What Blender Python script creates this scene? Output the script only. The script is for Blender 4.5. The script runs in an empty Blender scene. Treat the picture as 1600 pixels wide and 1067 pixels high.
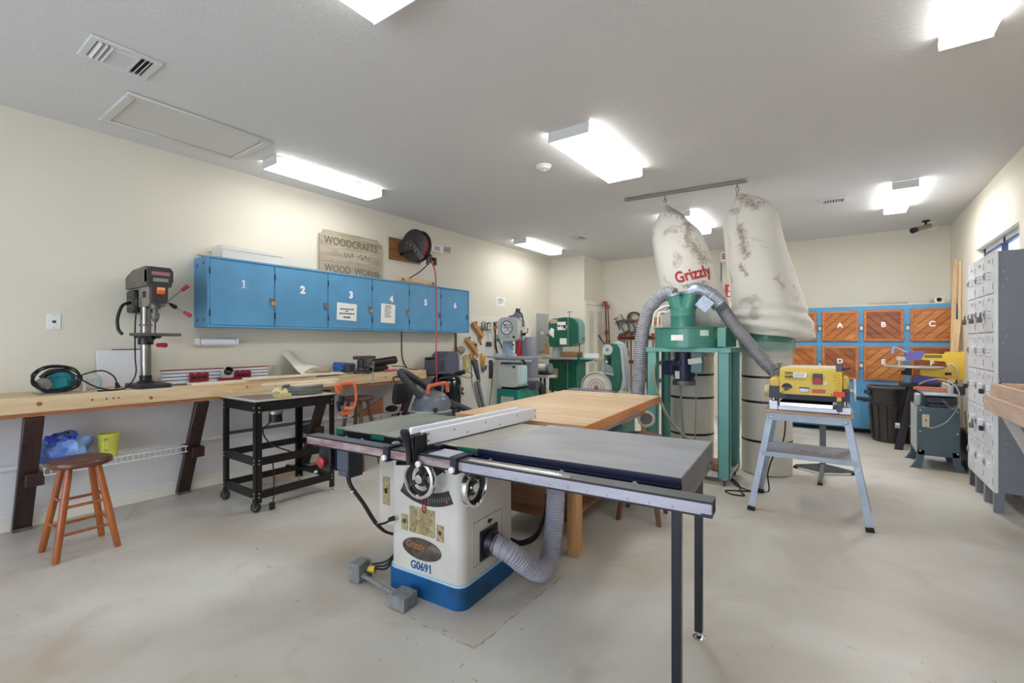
import bpy, bmesh, math, random
from mathutils import Matrix, Vector
random.seed(7)
R = math.radians
PI = math.pi
SC = bpy.context.scene
COL = SC.collection

# ------------------------------------------------------------------ camera, world, daylight, exposure
cam = bpy.data.cameras.new('camera'); cam.sensor_width = 36.0; cam.lens = 726 / 1600 * 36
cam.clip_start = 0.05; cam.clip_end = 100
camo = bpy.data.objects.new('camera', cam); COL.objects.link(camo)
camo.location = (0, 0, 1.365); camo.rotation_euler = (R(90), 0, R(35.35))
SC.camera = camo
LAMP = 20.0          # radiance of the fluorescent diffusers
w = bpy.data.worlds.new('daylight'); SC.world = w; w.use_nodes = True
wn = w.node_tree
bg = wn.nodes['Background']; bg.inputs['Color'].default_value = (0.72, 0.84, 1.0, 1); bg.inputs['Strength'].default_value = 3.5
dl = bpy.data.lights.new('daylight_doorway', 'AREA'); dl.shape = 'RECTANGLE'; dl.size = 4.4; dl.size_y = 2.3
dl.energy = 55; dl.color = (0.80, 0.89, 1.0)
dlo = bpy.data.objects.new('daylight_doorway', dl); COL.objects.link(dlo)
dlo.location = (-1.6, -3.35, 1.35); dlo.rotation_euler = (R(90), 0, 0)
SC.view_settings.view_transform = 'Standard'; SC.view_settings.look = 'None'
SC.view_settings.gamma = 1.0; SC.view_settings.use_curve_mapping = False
SC.view_settings.exposure = -0.08
SC.cycles.max_bounces = 10; SC.cycles.diffuse_bounces = 6

# ------------------------------------------------------------------ materials
def lin(c):
    return tuple((v / 12.92 if v <= 0.04045 else ((v + 0.055) / 1.055) ** 2.4) for v in (x / 255 for x in c)) + (1,)
MATS = {}
def mat(name, c, rough=0.5, metal=0.0, var=0.0, vs=8.0, bump=0.0, bs=60.0, c2=None, stretch=None, coat=0.0, detail=4.0, lo=0.4, hi=0.65, alpha=None, trans=0.0):
    """Principled material; var darkens it softly by noise, c2 mixes in a second colour through noise, bump adds fine relief."""
    if name in MATS: return MATS[name]
    m = bpy.data.materials.new(name); m.use_nodes = True
    nt = m.node_tree; N = nt.nodes; Lk = nt.links
    b = N['Principled BSDF']
    col = lin(c)
    b.inputs['Base Color'].default_value = col
    b.inputs['Roughness'].default_value = rough
    b.inputs['Metallic'].default_value = metal
    if coat: b.inputs['Coat Weight'].default_value = coat
    if trans: b.inputs['Transmission Weight'].default_value = trans
    if var or c2 or bump:
        tc = N.new('ShaderNodeTexCoord'); mp = N.new('ShaderNodeMapping')
        Lk.new(tc.outputs['Object'], mp.inputs['Vector'])
        if stretch: mp.inputs['Scale'].default_value = stretch
    if var or c2:
        nz = N.new('ShaderNodeTexNoise'); nz.inputs['Scale'].default_value = vs; nz.inputs['Detail'].default_value = detail
        Lk.new(mp.outputs['Vector'], nz.inputs['Vector'])
        rp = N.new('ShaderNodeValToRGB')
        rp.color_ramp.elements[0].position = lo; rp.color_ramp.elements[1].position = hi
        d = lin(c2) if c2 else tuple(v * (1 - var) for v in col[:3]) + (1,)
        rp.color_ramp.elements[0].color = col; rp.color_ramp.elements[1].color = d
        Lk.new(nz.outputs['Fac'], rp.inputs['Fac']); Lk.new(rp.outputs['Color'], b.inputs['Base Color'])
    if bump:
        nb = N.new('ShaderNodeTexNoise'); nb.inputs['Scale'].default_value = bs; nb.inputs['Detail'].default_value = 3
        Lk.new(mp.outputs['Vector'], nb.inputs['Vector'])
        bp = N.new('ShaderNodeBump'); bp.inputs['Strength'].default_value = bump; bp.inputs['Distance'].default_value = 0.01
        Lk.new(nb.outputs['Fac'], bp.inputs['Height']); Lk.new(bp.outputs['Normal'], b.inputs['Normal'])
    MATS[name] = m
    return m
def wood(name, c, c2, axis='Y', rough=0.5, scale=6.0, ring=14.0, coat=0.0):
    """Wood whose grain runs along an axis."""
    if name in MATS: return MATS[name]
    m = bpy.data.materials.new(name); m.use_nodes = True
    nt = m.node_tree; N = nt.nodes; Lk = nt.links
    b = N['Principled BSDF']; b.inputs['Roughness'].default_value = rough
    if coat: b.inputs['Coat Weight'].default_value = coat
    tc = N.new('ShaderNodeTexCoord'); mp = N.new('ShaderNodeMapping')
    s = {'X': (0.12, 1, 1), 'Y': (1, 0.12, 1), 'Z': (1, 1, 0.12)}[axis]
    mp.inputs['Scale'].default_value = tuple(v * scale for v in s)
    Lk.new(tc.outputs['Object'], mp.inputs['Vector'])
    n1 = N.new('ShaderNodeTexNoise'); n1.inputs['Scale'].default_value = 3; n1.inputs['Detail'].default_value = 6; n1.inputs['Distortion'].default_value = 0.6
    n2 = N.new('ShaderNodeTexNoise'); n2.inputs['Scale'].default_value = ring; n2.inputs['Detail'].default_value = 3
    Lk.new(mp.outputs['Vector'], n1.inputs['Vector']); Lk.new(mp.outputs['Vector'], n2.inputs['Vector'])
    ad = N.new('ShaderNodeMath'); ad.operation = 'ADD'
    ml = N.new('ShaderNodeMath'); ml.operation = 'MULTIPLY'; ml.inputs[1].default_value = 0.45
    Lk.new(n2.outputs['Fac'], ml.inputs[0]); Lk.new(n1.outputs['Fac'], ad.inputs[0]); Lk.new(ml.outputs[0], ad.inputs[1])
    rp = N.new('ShaderNodeValToRGB'); rp.color_ramp.elements[0].position = 0.55; rp.color_ramp.elements[1].position = 0.95
    rp.color_ramp.elements[0].color = lin(c); rp.color_ramp.elements[1].color = lin(c2)
    Lk.new(ad.outputs[0], rp.inputs['Fac']); Lk.new(rp.outputs['Color'], b.inputs['Base Color'])
    bp = N.new('ShaderNodeBump'); bp.inputs['Strength'].default_value = 0.12; bp.inputs['Distance'].default_value = 0.004
    Lk.new(ad.outputs[0], bp.inputs['Height']); Lk.new(bp.outputs['Normal'], b.inputs['Normal'])
    MATS[name] = m
    return m
def glow(name, c, s):
    m = bpy.data.materials.new(name); m.use_nodes = True
    b = m.node_tree.nodes['Principled BSDF']
    b.inputs['Base Color'].default_value = (0.9, 0.9, 0.9, 1); b.inputs['Emission Color'].default_value = c; b.inputs['Emission Strength'].default_value = s
    return m

wall_paint = mat('wall_paint', (227, 221, 206), 0.75, bump=0.05, bs=90, var=0.04, vs=1.3)
low_wall_daylit = mat('low_wall_daylit', (228, 226, 228), 0.7, var=0.10, vs=2.0)  # bluish daylight mixed into the wall colour below the bench
white_trim = mat('white_trim', (233, 229, 216), 0.5, var=0.05, vs=3)
black_paint = mat('black_paint', (13, 13, 15), 0.36, var=0.3, vs=20)
black_plastic = mat('black_plastic', (18, 18, 20), 0.45)
navy = mat('navy_enamel', (19, 22, 54), 0.3, var=0.2, vs=15, coat=0.2)
chrome = mat('chrome', (225, 225, 228), 0.12, 1.0)
steel = mat('steel', (170, 170, 174), 0.35, 1.0, var=0.25, vs=14)
dull_steel = mat('dull_steel', (128, 124, 120), 0.5, 0.8, var=0.35, vs=18)
galv = mat('galvanised', (176, 184, 196), 0.42, 0.75, var=0.2, vs=30)
white_plastic = mat('white_plastic', (238, 238, 238), 0.4)
paper = mat('paper', (240, 240, 236), 0.8)
ink = mat('ink', (70, 70, 74), 0.8)
white_ink = mat('white_ink', (244, 246, 248), 0.6)
brass = mat('brass', (190, 150, 96), 0.35, 0.9)
rubber = mat('rubber', (24, 23, 23), 0.75)
red_paint = mat('red_paint', (178, 38, 46), 0.4, var=0.2, vs=20)
blue_cab = mat('blue_cabinet_paint', (90, 156, 200), 0.42, var=0.12, vs=3.5, bump=0.03, bs=120)
blue_side = blue_cab
teal = mat('green_enamel', (12, 108, 92), 0.35, var=0.12, vs=6)
pale_teal = mat('pale_green_enamel', (84, 142, 138), 0.35, var=0.15, vs=6)
saw_green = mat('dark_green_enamel', (22, 96, 74), 0.38, var=0.2, vs=8)
lt_grey = mat('light_grey_enamel', (186, 186, 180), 0.42, var=0.1, vs=8)
mid_grey = mat('mid_grey_enamel', (118, 122, 130), 0.42, var=0.12, vs=6)
dark_grey = mat('dark_grey_enamel', (62, 64, 68), 0.45, var=0.15, vs=8)
pine = wood('pine', (225, 198, 160), (196, 150, 98), 'Y')
pine_x = wood('pine_x', (225, 198, 160), (190, 148, 100), 'X')
pine_z = wood('pine_z', (228, 200, 158), (205, 168, 118), 'Z')
red_wood = wood('reddish_wood', (176, 120, 84), (140, 82, 54), 'Y')
dark_wood = wood('dark_stained_wood', (66, 44, 40), (38, 26, 26), 'Z', rough=0.4)
stool_wood = wood('stool_leg_wood', (176, 98, 44), (142, 70, 28), 'Z', rough=0.35, coat=0.3)
seat_wood = wood('stool_seat_wood', (110, 62, 40), (74, 38, 26), 'Y', rough=0.3, coat=0.3)
old_wood = wood('old_brown_wood', (122, 82, 56), (84, 54, 38), 'Z')
clamp_orange = mat('orange_clamp_paint', (222, 108, 64), 0.45, var=0.25, vs=30)
rust = mat('rusty_iron', (112, 84, 70), 0.6, 0.4, var=0.4, vs=40)
hose_grey = mat('grey_hose', (158, 158, 166), 0.5, var=0.2, vs=12)

# ------------------------------------------------------------------ mesh builder
class B:
    def __init__(s, M=None):
        s.bm = bmesh.new(); s.M = M or Matrix()
    def _tf(s, verts, M=None):
        T = s.M @ M if M is not None else s.M
        for v in verts: v.co = T @ v.co
    def obox(s, c, size, rot=(0, 0, 0), bev=0.0, seg=1):
        M = Matrix.Translation(c) @ Matrix.Rotation(rot[2], 4, 'Z') @ Matrix.Rotation(rot[1], 4, 'Y') @ Matrix.Rotation(rot[0], 4, 'X')
        r = bmesh.ops.create_cube(s.bm, size=1.0); vs = r['verts']
        for v in vs: v.co = Vector((v.co.x * size[0], v.co.y * size[1], v.co.z * size[2]))
        if bev:
            es = list({e for v in vs for e in v.link_edges})
            n0 = set(s.bm.verts) - set(vs)
            bmesh.ops.bevel(s.bm, geom=es, offset=bev, segments=seg, affect='EDGES', profile=0.5, clamp_overlap=True)
            vs = [v for v in s.bm.verts if v not in n0]
        s._tf(vs, M); return s
    def box(s, x0, x1, y0, y1, z0, z1, bev=0.0, seg=1):
        return s.obox(((x0 + x1) / 2, (y0 + y1) / 2, (z0 + z1) / 2), (abs(x1 - x0), abs(y1 - y0), abs(z1 - z0)), bev=bev, seg=seg)
    def bar(s, p0, p1, wd, th, up=(0, 0, 1), bev=0.0):
        """box beam from p0 to p1; wd across, th along 'up'"""
        p0, p1 = Vector(p0), Vector(p1); d = p1 - p0; L = d.length; d.normalize()
        u = Vector(up); u = (u - d * u.dot(d)); u.normalize(); x = u.cross(d)
        M = Matrix(((x.x, u.x, d.x, 0), (x.y, u.y, d.y, 0), (x.z, u.z, d.z, 0), (0, 0, 0, 1)))
        M.translation = (p0 + p1) / 2
        r = bmesh.ops.create_cube(s.bm, size=1.0); vs = r['verts']
        for v in vs: v.co = Vector((v.co.x * wd, v.co.y * th, v.co.z * L))
        if bev:
            es = list({e for v in vs for e in v.link_edges}); n0 = set(s.bm.verts) - set(vs)
            bmesh.ops.bevel(s.bm, geom=es, offset=bev, segments=1, affect='EDGES', clamp_overlap=True)
            vs = [v for v in s.bm.verts if v not in n0]
        s._tf(vs, M); return s
    def cyl(s, p0, p1, r0, r1=None, n=16):
        p0, p1 = Vector(p0), Vector(p1); d = p1 - p0
        r = bmesh.ops.create_cone(s.bm, cap_ends=True, cap_tris=False, segments=n, radius1=r0, radius2=r0 if r1 is None else max(r1, 1e-4), depth=d.length)
        M = Matrix.Translation((p0 + p1) / 2) @ d.to_track_quat('Z', 'Y').to_matrix().to_4x4()
        s._tf(r['verts'], M); return s
    def sph(s, c, r, sc=(1, 1, 1), u=14, v=9):
        q = bmesh.ops.create_uvsphere(s.bm, u_segments=u, v_segments=v, radius=r)
        s._tf(q['verts'], Matrix.Translation(c) @ Matrix.Diagonal((*sc, 1))); return s
    def rings(s, rings, cap=True, closed=False):
        """skin a list of rings (lists of Vectors)"""
        vr = [[s.bm.verts.new(s.M @ Vector(p)) for p in ring] for ring in rings]
        n = len(vr[0]); m = len(vr)
        for i in range(m if closed else m - 1):
            a, b = vr[i], vr[(i + 1) % m]
            for j in range(n):
                k = (j + 1) % n
                s.bm.faces.new((a[j], a[k], b[k], b[j]))
        if cap and not closed:
            s.bm.faces.new(list(reversed(vr[0]))); s.bm.faces.new(vr[-1])
        return s
    def lathe(s, c, prof, n=24, d=(0, 0, 1), cap=True):
        q = Vector(d).to_track_quat('Z', 'Y').to_matrix().to_4x4(); M = Matrix.Translation(c) @ q
        return s.rings([[M @ Vector((max(r, 1e-4) * math.cos(2 * PI * j / n), max(r, 1e-4) * math.sin(2 * PI * j / n), z)) for j in range(n)] for r, z in prof], cap)
    def torus(s, c, d, Rr, r, n=24, m=8, sc=(1, 1)):
        q = Vector(d).to_track_quat('Z', 'Y').to_matrix().to_4x4(); M = Matrix.Translation(c) @ q
        rg = []
        for i in range(n):
            a = 2 * PI * i / n
            rg.append([M @ Vector(((Rr + r * math.cos(2 * PI * j / m)) * math.cos(a) * sc[0], (Rr + r * math.cos(2 * PI * j / m)) * math.sin(a) * sc[1], r * math.sin(2 * PI * j / m))) for j in range(m)])
        return s.rings(rg, False, True)
    def tube(s, pts, r, n=8, res=6, closed=False, rib=None, smooth=True):
        P = spline(pts, res, closed) if smooth else [Vector(p) for p in pts]
        if rib: P = resample(P, rib)
        m = len(P); rg = []; prev = None
        for i, p in enumerate(P):
            t = (P[(i + 1) % m] - P[i - 1]) if closed else (P[min(i + 1, m - 1)] - P[max(i - 1, 0)])
            t.normalize()
            if prev is None:
                a = Vector((0, 0, 1)) if abs(t.z) < 0.9 else Vector((1, 0, 0))
                u = (a - t * a.dot(t)).normalized()
            else:
                u = (prev - t * prev.dot(t)).normalized()
            prev = u; v = t.cross(u)
            rr = r(i / max(1, m - 1)) if callable(r) else r
            if rib: rr *= (1.0, 0.955, 0.885, 0.955)[i % 4]
            rg.append([p + (u * math.cos(2 * PI * j / n) + v * math.sin(2 * PI * j / n)) * rr for j in range(n)])
        return s.rings(rg, True, closed)
    def prism(s, poly, a0, a1, ax='Z', M=None):
        """polygon extruded along an axis; 'X': (y,z), 'Y': (x,z), 'Z': (x,y)"""
        def P(p, a): return {'X': Vector((a, p[0], p[1])), 'Y': Vector((p[0], a, p[1])), 'Z': Vector((p[0], p[1], a))}[ax]
        T = s.M @ M if M is not None else s.M
        A = [s.bm.verts.new(T @ P(p, a0)) for p in poly]; C = [s.bm.verts.new(T @ P(p, a1)) for p in poly]
        n = len(poly)
        for i in range(n):
            j = (i + 1) % n; s.bm.faces.new((A[i], A[j], C[j], C[i]))
        s.bm.faces.new(list(reversed(A))); s.bm.faces.new(C); return s
    def build(s, name, m, parent=None, local=False, sharp=38):
        bmesh.ops.recalc_face_normals(s.bm, faces=s.bm.faces[:])
        me = bpy.data.meshes.new(name); s.bm.to_mesh(me); s.bm.free()
        if parent is not None and not local: me.transform(MW[parent.name].inverted())
        me.polygons.foreach_set('use_smooth', [True] * len(me.polygons))
        me.set_sharp_from_angle(angle=R(sharp))
        me.materials.append(m)
        return link(name, me, parent)
MW = {}
def link(name, data, parent):
    o = bpy.data.objects.new(name, data); COL.objects.link(o)
    if parent is not None:
        o.parent = parent; MW[o.name] = MW[parent.name]
    else:
        MW[o.name] = Matrix()
    return o
def spline(pts, res=6, closed=False):
    P = [Vector(p) for p in pts]; n = len(P); out = []
    for i in range(n if closed else n - 1):
        a, b, c, d = (P[(i - 1) % n] if (closed or i > 0) else P[0] * 2 - P[1]), P[i], P[(i + 1) % n], (P[(i + 2) % n] if (closed or i < n - 2) else P[-1] * 2 - P[-2])
        for k in range(res):
            t = k / res
            out.append(0.5 * ((2 * b) + (c - a) * t + (2 * a - 5 * b + 4 * c - d) * t * t + (3 * b - a - 3 * c + d) * t ** 3))
    if not closed: out.append(P[-1])
    return out
def resample(P, step):
    out = [P[0].copy()]; acc = 0.0
    for a, b in zip(P, P[1:]):
        L = (b - a).length; t = step - acc
        while t <= L:
            out.append(a.lerp(b, t / L)); t += step
        acc = (acc + L) % step
    out.append(P[-1]); return out
def thing(name, label, cat, loc=(0, 0, 0), rz=0.0, group=None):
    o = bpy.data.objects.new(name, None); COL.objects.link(o); o.empty_display_size = 0.05
    o.location = loc; o.rotation_euler = (0, 0, R(rz)); o['label'] = label; o['category'] = cat
    if group: o['group'] = group
    MW[o.name] = Matrix.Translation(loc) @ Matrix.Rotation(R(rz), 4, 'Z')
    return o
def tag(o, label, cat, group=None):
    o['label'] = label; o['category'] = cat
    if group: o['group'] = group
    return o
def struct(o): o['kind'] = 'structure'; return o
def copytree(root, loc, rz=0.0, label=None, group=None):
    r = root.copy(); COL.objects.link(r); r.location = loc; r.rotation_euler = (0, 0, R(rz))
    MW[r.name] = Matrix.Translation(loc) @ Matrix.Rotation(R(rz), 4, 'Z')
    if label: r['label'] = label
    if group: r['group'] = group
    def rec(src, dst):
        for ch in list(src.children):
            c = ch.copy(); COL.objects.link(c); c.parent = dst; MW[c.name] = MW[dst.name]; rec(ch, c)
    rec(root, r); return r
def faceM(d, o, roll=0.0):
    """text frame on a face that looks along d ('+X','-X','-Y','+Z')"""
    m = {'+X': ((0, 0, 1), (1, 0, 0), (0, 1, 0)), '-X': ((0, 0, -1), (-1, 0, 0), (0, 1, 0)), '-Y': ((1, 0, 0), (0, 0, -1), (0, 1, 0)), '+Z': ((1, 0, 0), (0, 1, 0), (0, 0, 1))}[d]
    return Matrix.Translation(o) @ Matrix(m).to_4x4() @ Matrix.Rotation(roll, 4, 'Z')
def text(name, body, size, m, parent, M, bold=0.0, ext=0.001, sx=1.0, shear=0.0, local=False):
    cu = bpy.data.curves.new(name, 'FONT'); cu.body = body; cu.size = size; cu.align_x = 'CENTER'; cu.align_y = 'CENTER'
    cu.extrude = ext; cu.offset = bold; cu.shear = shear; cu.resolution_u = 3
    to = bpy.data.objects.new('scratch', cu); COL.objects.link(to)
    me = bpy.data.meshes.new_from_object(to); me.name = name
    bpy.data.objects.remove(to); bpy.data.curves.remove(cu)
    me.transform(M @ Matrix.Diagonal((sx, 1, 1, 1)))
    if parent is not None and not local: me.transform(MW[parent.name].inverted())
    me.materials.clear(); me.materials.append(m)
    return link(name, me, parent)
def digit_one(name, h, m, parent, M, base=True, local=False):
    w_ = h * 0.085
    p = [(-w_, -h / 2), (w_, -h / 2), (w_, h / 2), (-w_ * 0.6, h / 2), (-h * 0.24, h * 0.33), (-h * 0.24, h * 0.22), (-w_, h * 0.30)]
    b = B(M).prism(p, -0.001, 0.001, 'Z')
    if base: b.box(-h * 0.24, h * 0.24, -h / 2, -h / 2 + h * 0.12, -0.001, 0.001)
    return b.build(name, m, parent)
def rrect(x0, x1, y0, y1, r, n=5):
    out = []
    for cx, cy, a in ((x1 - r, y1 - r, 0), (x0 + r, y1 - r, 90), (x0 + r, y0 + r, 180), (x1 - r, y0 + r, 270)):
        for k in range(n + 1):
            t = R(a + 90 * k / n); out.append((cx + r * math.cos(t), cy + r * math.sin(t)))
    return out
def clip(poly, a, b, c):
    """keep a*x+b*y <= c"""
    out = []
    for i in range(len(poly)):
        p, q = poly[i], poly[(i + 1) % len(poly)]
        dp, dq = a * p[0] + b * p[1] - c, a * q[0] + b * q[1] - c
        if dp <= 0: out.append(p)
        if dp * dq < 0:
            t = dp / (dp - dq); out.append((p[0] + (q[0] - p[0]) * t, p[1] + (q[1] - p[1]) * t))
    return out
# ------------------------------------------------------------------ the room
XL, XR, YB, YC, YF, ZC = -4.88, 1.28, 9.13, 8.22, -3.4, 3.05
def ceiling_mat():
    m = bpy.data.materials.new('ceiling_knockdown'); m.use_nodes = True; nt = m.node_tree; N = nt.nodes; Lk = nt.links
    b = N['Principled BSDF']; b.inputs['Base Color'].default_value = lin((212, 211, 211)); b.inputs['Roughness'].default_value = 0.85
    tc = N.new('ShaderNodeTexCoord'); n1 = N.new('ShaderNodeTexNoise'); n1.inputs['Scale'].default_value = 34; n1.inputs['Detail'].default_value = 3; n1.inputs['Distortion'].default_value = 0.5
    Lk.new(tc.outputs['Object'], n1.inputs['Vector'])
    rp = N.new('ShaderNodeValToRGB'); rp.color_ramp.elements[0].position = 0.46; rp.color_ramp.elements[1].position = 0.56
    Lk.new(n1.outputs['Fac'], rp.inputs['Fac'])
    bp = N.new('ShaderNodeBump'); bp.inputs['Strength'].default_value = 0.16; bp.inputs['Distance'].default_value = 0.005
    Lk.new(rp.outputs['Color'], bp.inputs['Height']); Lk.new(bp.outputs['Normal'], b.inputs['Normal'])
    return m
def floor_mat():
    m = bpy.data.materials.new('painted_concrete'); m.use_nodes = True; nt = m.node_tree; N = nt.nodes; Lk = nt.links
    b = N['Principled BSDF']
    tc = N.new('ShaderNodeTexCoord')
    def noise(sc, det=5, dist=0.0, vec=None):
        n = N.new('ShaderNodeTexNoise'); n.inputs['Scale'].default_value = sc; n.inputs['Detail'].default_value = det; n.inputs['Distortion'].default_value = dist
        Lk.new(vec or tc.outputs['Object'], n.inputs['Vector']); return n.outputs['Fac']
    def ramp(f, stops):
        r = N.new('ShaderNodeValToRGB'); e = r.color_ramp.elements
        e[0].position, e[0].color = stops[0]; e[1].position, e[1].color = stops[-1]
        for p, c in stops[1:-1]:
            k = e.new(p); k.color = c
        Lk.new(f, r.inputs['Fac']); return r.outputs['Color']
    def mix(f, a, bcol):
        x = N.new('ShaderNodeMix'); x.data_type = 'RGBA'; Lk.new(f, x.inputs[0]); Lk.new(a, x.inputs[6])
        if isinstance(bcol, tuple): x.inputs[7].default_value = bcol
        else: Lk.new(bcol, x.inputs[7])
        return x.outputs[2]
    base = ramp(noise(0.9, 6, 0.4), [(0.32, lin((212, 209, 202))), (0.5, lin((196, 192, 184))), (0.7, lin((176, 165, 149)))])
    W = (1, 1, 1, 1); K = (0, 0, 0, 1)
    brown = ramp(noise(2.3, 8, 1.2), [(0.56, K), (0.76, (0.4, 0.4, 0.4, 1))])
    c = mix(brown, base, lin((168, 142, 108)))
    mp = N.new('ShaderNodeMapping'); mp.inputs['Scale'].default_value = (1.0, 2.6, 1); mp.inputs['Rotation'].default_value = (0, 0, 0.4); Lk.new(tc.outputs['Object'], mp.inputs['Vector'])
    specks = ramp(noise(15, 4, 0.6, mp.outputs['Vector']), [(0.70, K), (0.75, (0.75, 0.75, 0.75, 1))])
    c = mix(specks, c, lin((120, 104, 84)))
    sp2 = ramp(noise(42, 2, 0.2), [(0.735, K), (0.77, (0.7, 0.7, 0.7, 1))])
    c = mix(sp2, c, lin((96, 88, 78)))
    # the worn, rust-edged footprint where a machine base once stood beside the saw
    def rectmask(x0, x1, y0, y1, wd):
        sx = N.new('ShaderNodeSeparateXYZ'); Lk.new(tc.outputs['Object'], sx.inputs[0])
        def ab(o, mid, half):
            a = N.new('ShaderNodeMath'); a.operation = 'SUBTRACT'; Lk.new(o, a.inputs[0]); a.inputs[1].default_value = mid
            a2 = N.new('ShaderNodeMath'); a2.operation = 'ABSOLUTE'; Lk.new(a.outputs[0], a2.inputs[0])
            a3 = N.new('ShaderNodeMath'); a3.operation = 'SUBTRACT'; Lk.new(a2.outputs[0], a3.inputs[0]); a3.inputs[1].default_value = half
            return a3.outputs[0]
        mx = N.new('ShaderNodeMath'); mx.operation = 'MAXIMUM'
        Lk.new(ab(sx.outputs[0], (x0 + x1) / 2, (x1 - x0) / 2), mx.inputs[0]); Lk.new(ab(sx.outputs[1], (y0 + y1) / 2, (y1 - y0) / 2), mx.inputs[1])
        return mx.outputs[0]
    d = rectmask(-1.95, -1.33, 1.585, 2.35, 0)
    nz = N.new('ShaderNodeMath'); nz.operation = 'MULTIPLY_ADD'; Lk.new(noise(9, 5, 0.3), nz.inputs[0]); nz.inputs[1].default_value = 0.05; Lk.new(d, nz.inputs[2])
    line = ramp(nz.outputs[0], [(0.0, K), (0.018, K), (0.026, W), (0.034, K), (1.0, K)])
    br = ramp(noise(12, 4, 0.3), [(0.42, K), (0.6, (0.85, 0.85, 0.85, 1))])
    ml = N.new('ShaderNodeMix'); ml.data_type = 'RGBA'; ml.blend_type = 'MULTIPLY'; ml.inputs[0].default_value = 1.0; Lk.new(line, ml.inputs[6]); Lk.new(br, ml.inputs[7])
    c = mix(ml.outputs[2], c, lin((134, 96, 58)))
    inside = ramp(nz.outputs[0], [(0.0, (0.35, 0.35, 0.35, 1)), (0.03, K), (1.0, K)])
    c = mix(inside, c, lin((178, 164, 146)))
    Lk.new(c, b.inputs['Base Color'])
    rr = ramp(noise(1.7, 5, 0.3), [(0.3, (0.34,) * 3 + (1,)), (0.7, (0.52,) * 3 + (1,))])
    Lk.new(rr, b.inputs['Roughness'])
    bp = N.new('ShaderNodeBump'); bp.inputs['Strength'].default_value = 0.06; bp.inputs['Distance'].default_value = 0.004
    Lk.new(noise(25, 4), bp.inputs['Height']); Lk.new(bp.outputs['Normal'], b.inputs['Normal'])
    return m
T_ = 0.14
struct(B().box(XL - T_, XR + T_, YF - T_, YB + T_, -0.12, 0.0).build('floor', floor_mat()))
struct(B().box(XL - T_, XR + T_, YF - T_, YB + T_, ZC, ZC + 0.12).build('ceiling', ceiling_mat()))
struct(B().box(XL - T_, XL, YF - T_, YB + T_, 0, ZC).build('wall_left', wall_paint))
struct(B().box(XL, XR, YB, YB + T_, 0, ZC).build('wall_back', wall_paint))
# closet that juts into the far left corner, with its louvred door
struct(B().box(XL, -4.10, YC, YB, 0, ZC).build('wall_closet', wall_paint))
# right wall round the window opening
WY0, WY1, WZ0, WZ1 = 5.92, 7.58, 1.15, 2.45
b = B(); b.box(XR, XR + T_, YF - T_, WY0, 0, ZC); b.box(XR, XR + T_, WY1, YB + T_, 0, ZC); b.box(XR, XR + T_, WY0, WY1, 0, WZ0); b.box(XR, XR + T_, WY0, WY1, WZ1, ZC)
struct(b.build('wall_right', wall_paint))
# front wall behind the viewpoint with the open loading door that lets the daylight in
b = B(); b.box(XL, -4.1, YF - T_, YF, 0, ZC); b.box(0.8, XR, YF - T_, YF, 0, ZC); b.box(-4.1, 0.8, YF - T_, YF, 2.6, ZC)
struct(b.build('wall_front', wall_paint))
# baseboard and a paler panel below the bench, bluish daylight put into its colour
struct(B().box(XL, XL + 0.006, YF, 5.36, 0.10, 0.86).build('daylit_patch_1', low_wall_daylit))
b = B(); b.box(XL, XL + 0.016, YF, 8.22, 0, 0.085, 0.004); b.box(XL, XL + 0.011, YF, 8.22, 0.085, 0.112, 0.003)
struct(b.build('baseboard_left', white_trim))
struct(B().box(-4.10, XR, YB - 0.015, YB, 0, 0.1, 0.003).build('baseboard_back', white_trim))
# window in the right wall: reveal lining, frame, mullion and panes
win = struct(B().box(XR + 0.0, XR + T_, WY0, WY0 + 0.02, WZ0, WZ1).box(XR, XR + T_, WY1 - 0.02, WY1, WZ0, WZ1).box(XR, XR + T_, WY0, WY1, WZ1 - 0.02, WZ1).box(XR - 0.03, XR + T_, WY0 - 0.02, WY1 + 0.02, WZ0 - 0.03, WZ0).build('window_1', white_trim))
b = B(); fx0, fx1 = XR + 0.07, XR + 0.13
for y in (WY0 + 0.05, (WY0 + WY1) / 2, WY1 - 0.05): b.box(fx0, fx1, y - 0.03, y + 0.03, WZ0, WZ1 - 0.02)
for z in (WZ0 + 0.03, 1.8, WZ1 - 0.05): b.box(fx0, fx1, WY0 + 0.02, WY1 - 0.02, z - 0.03, z + 0.03)
b.build('window_frame', mat('window_frame_paint', (226, 230, 240), 0.4), win)
b = B()
for y0, y1 in ((WY0 + 0.08, 6.72), (6.78, WY1 - 0.08)):
    for y in (y0, y1): b.box(fx0 - 0.012, fx0 + 0.02, y - 0.012, y + 0.012, WZ0 + 0.06, WZ1 - 0.08)
    b.box(fx0 - 0.012, fx0 + 0.02, y0, y1, WZ1 - 0.10, WZ1 - 0.078)
b.build('sash', mat('dark_blue_sash', (40, 48, 92), 0.4), win)
gl = bpy.data.materials.new('clear_glass'); gl.use_nodes = True
nt = gl.node_tree; nt.nodes.clear()
mo = nt.nodes.new('ShaderNodeOutputMaterial'); mx = nt.nodes.new('ShaderNodeMixShader'); tr = nt.nodes.new('ShaderNodeBsdfTransparent'); gs = nt.nodes.new('ShaderNodeBsdfGlossy')
gs.inputs['Roughness'].default_value = 0.02; mx.inputs[0].default_value = 0.06
nt.links.new(tr.outputs[0], mx.inputs[1]); nt.links.new(gs.outputs[0], mx.inputs[2]); nt.links.new(mx.outputs[0], mo.inputs[0])
B().box(fx0 + 0.028, fx0 + 0.034, WY0 + 0.05, WY1 - 0.05, WZ0 + 0.03, WZ1 - 0.05).build('pane', gl, win)
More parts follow.
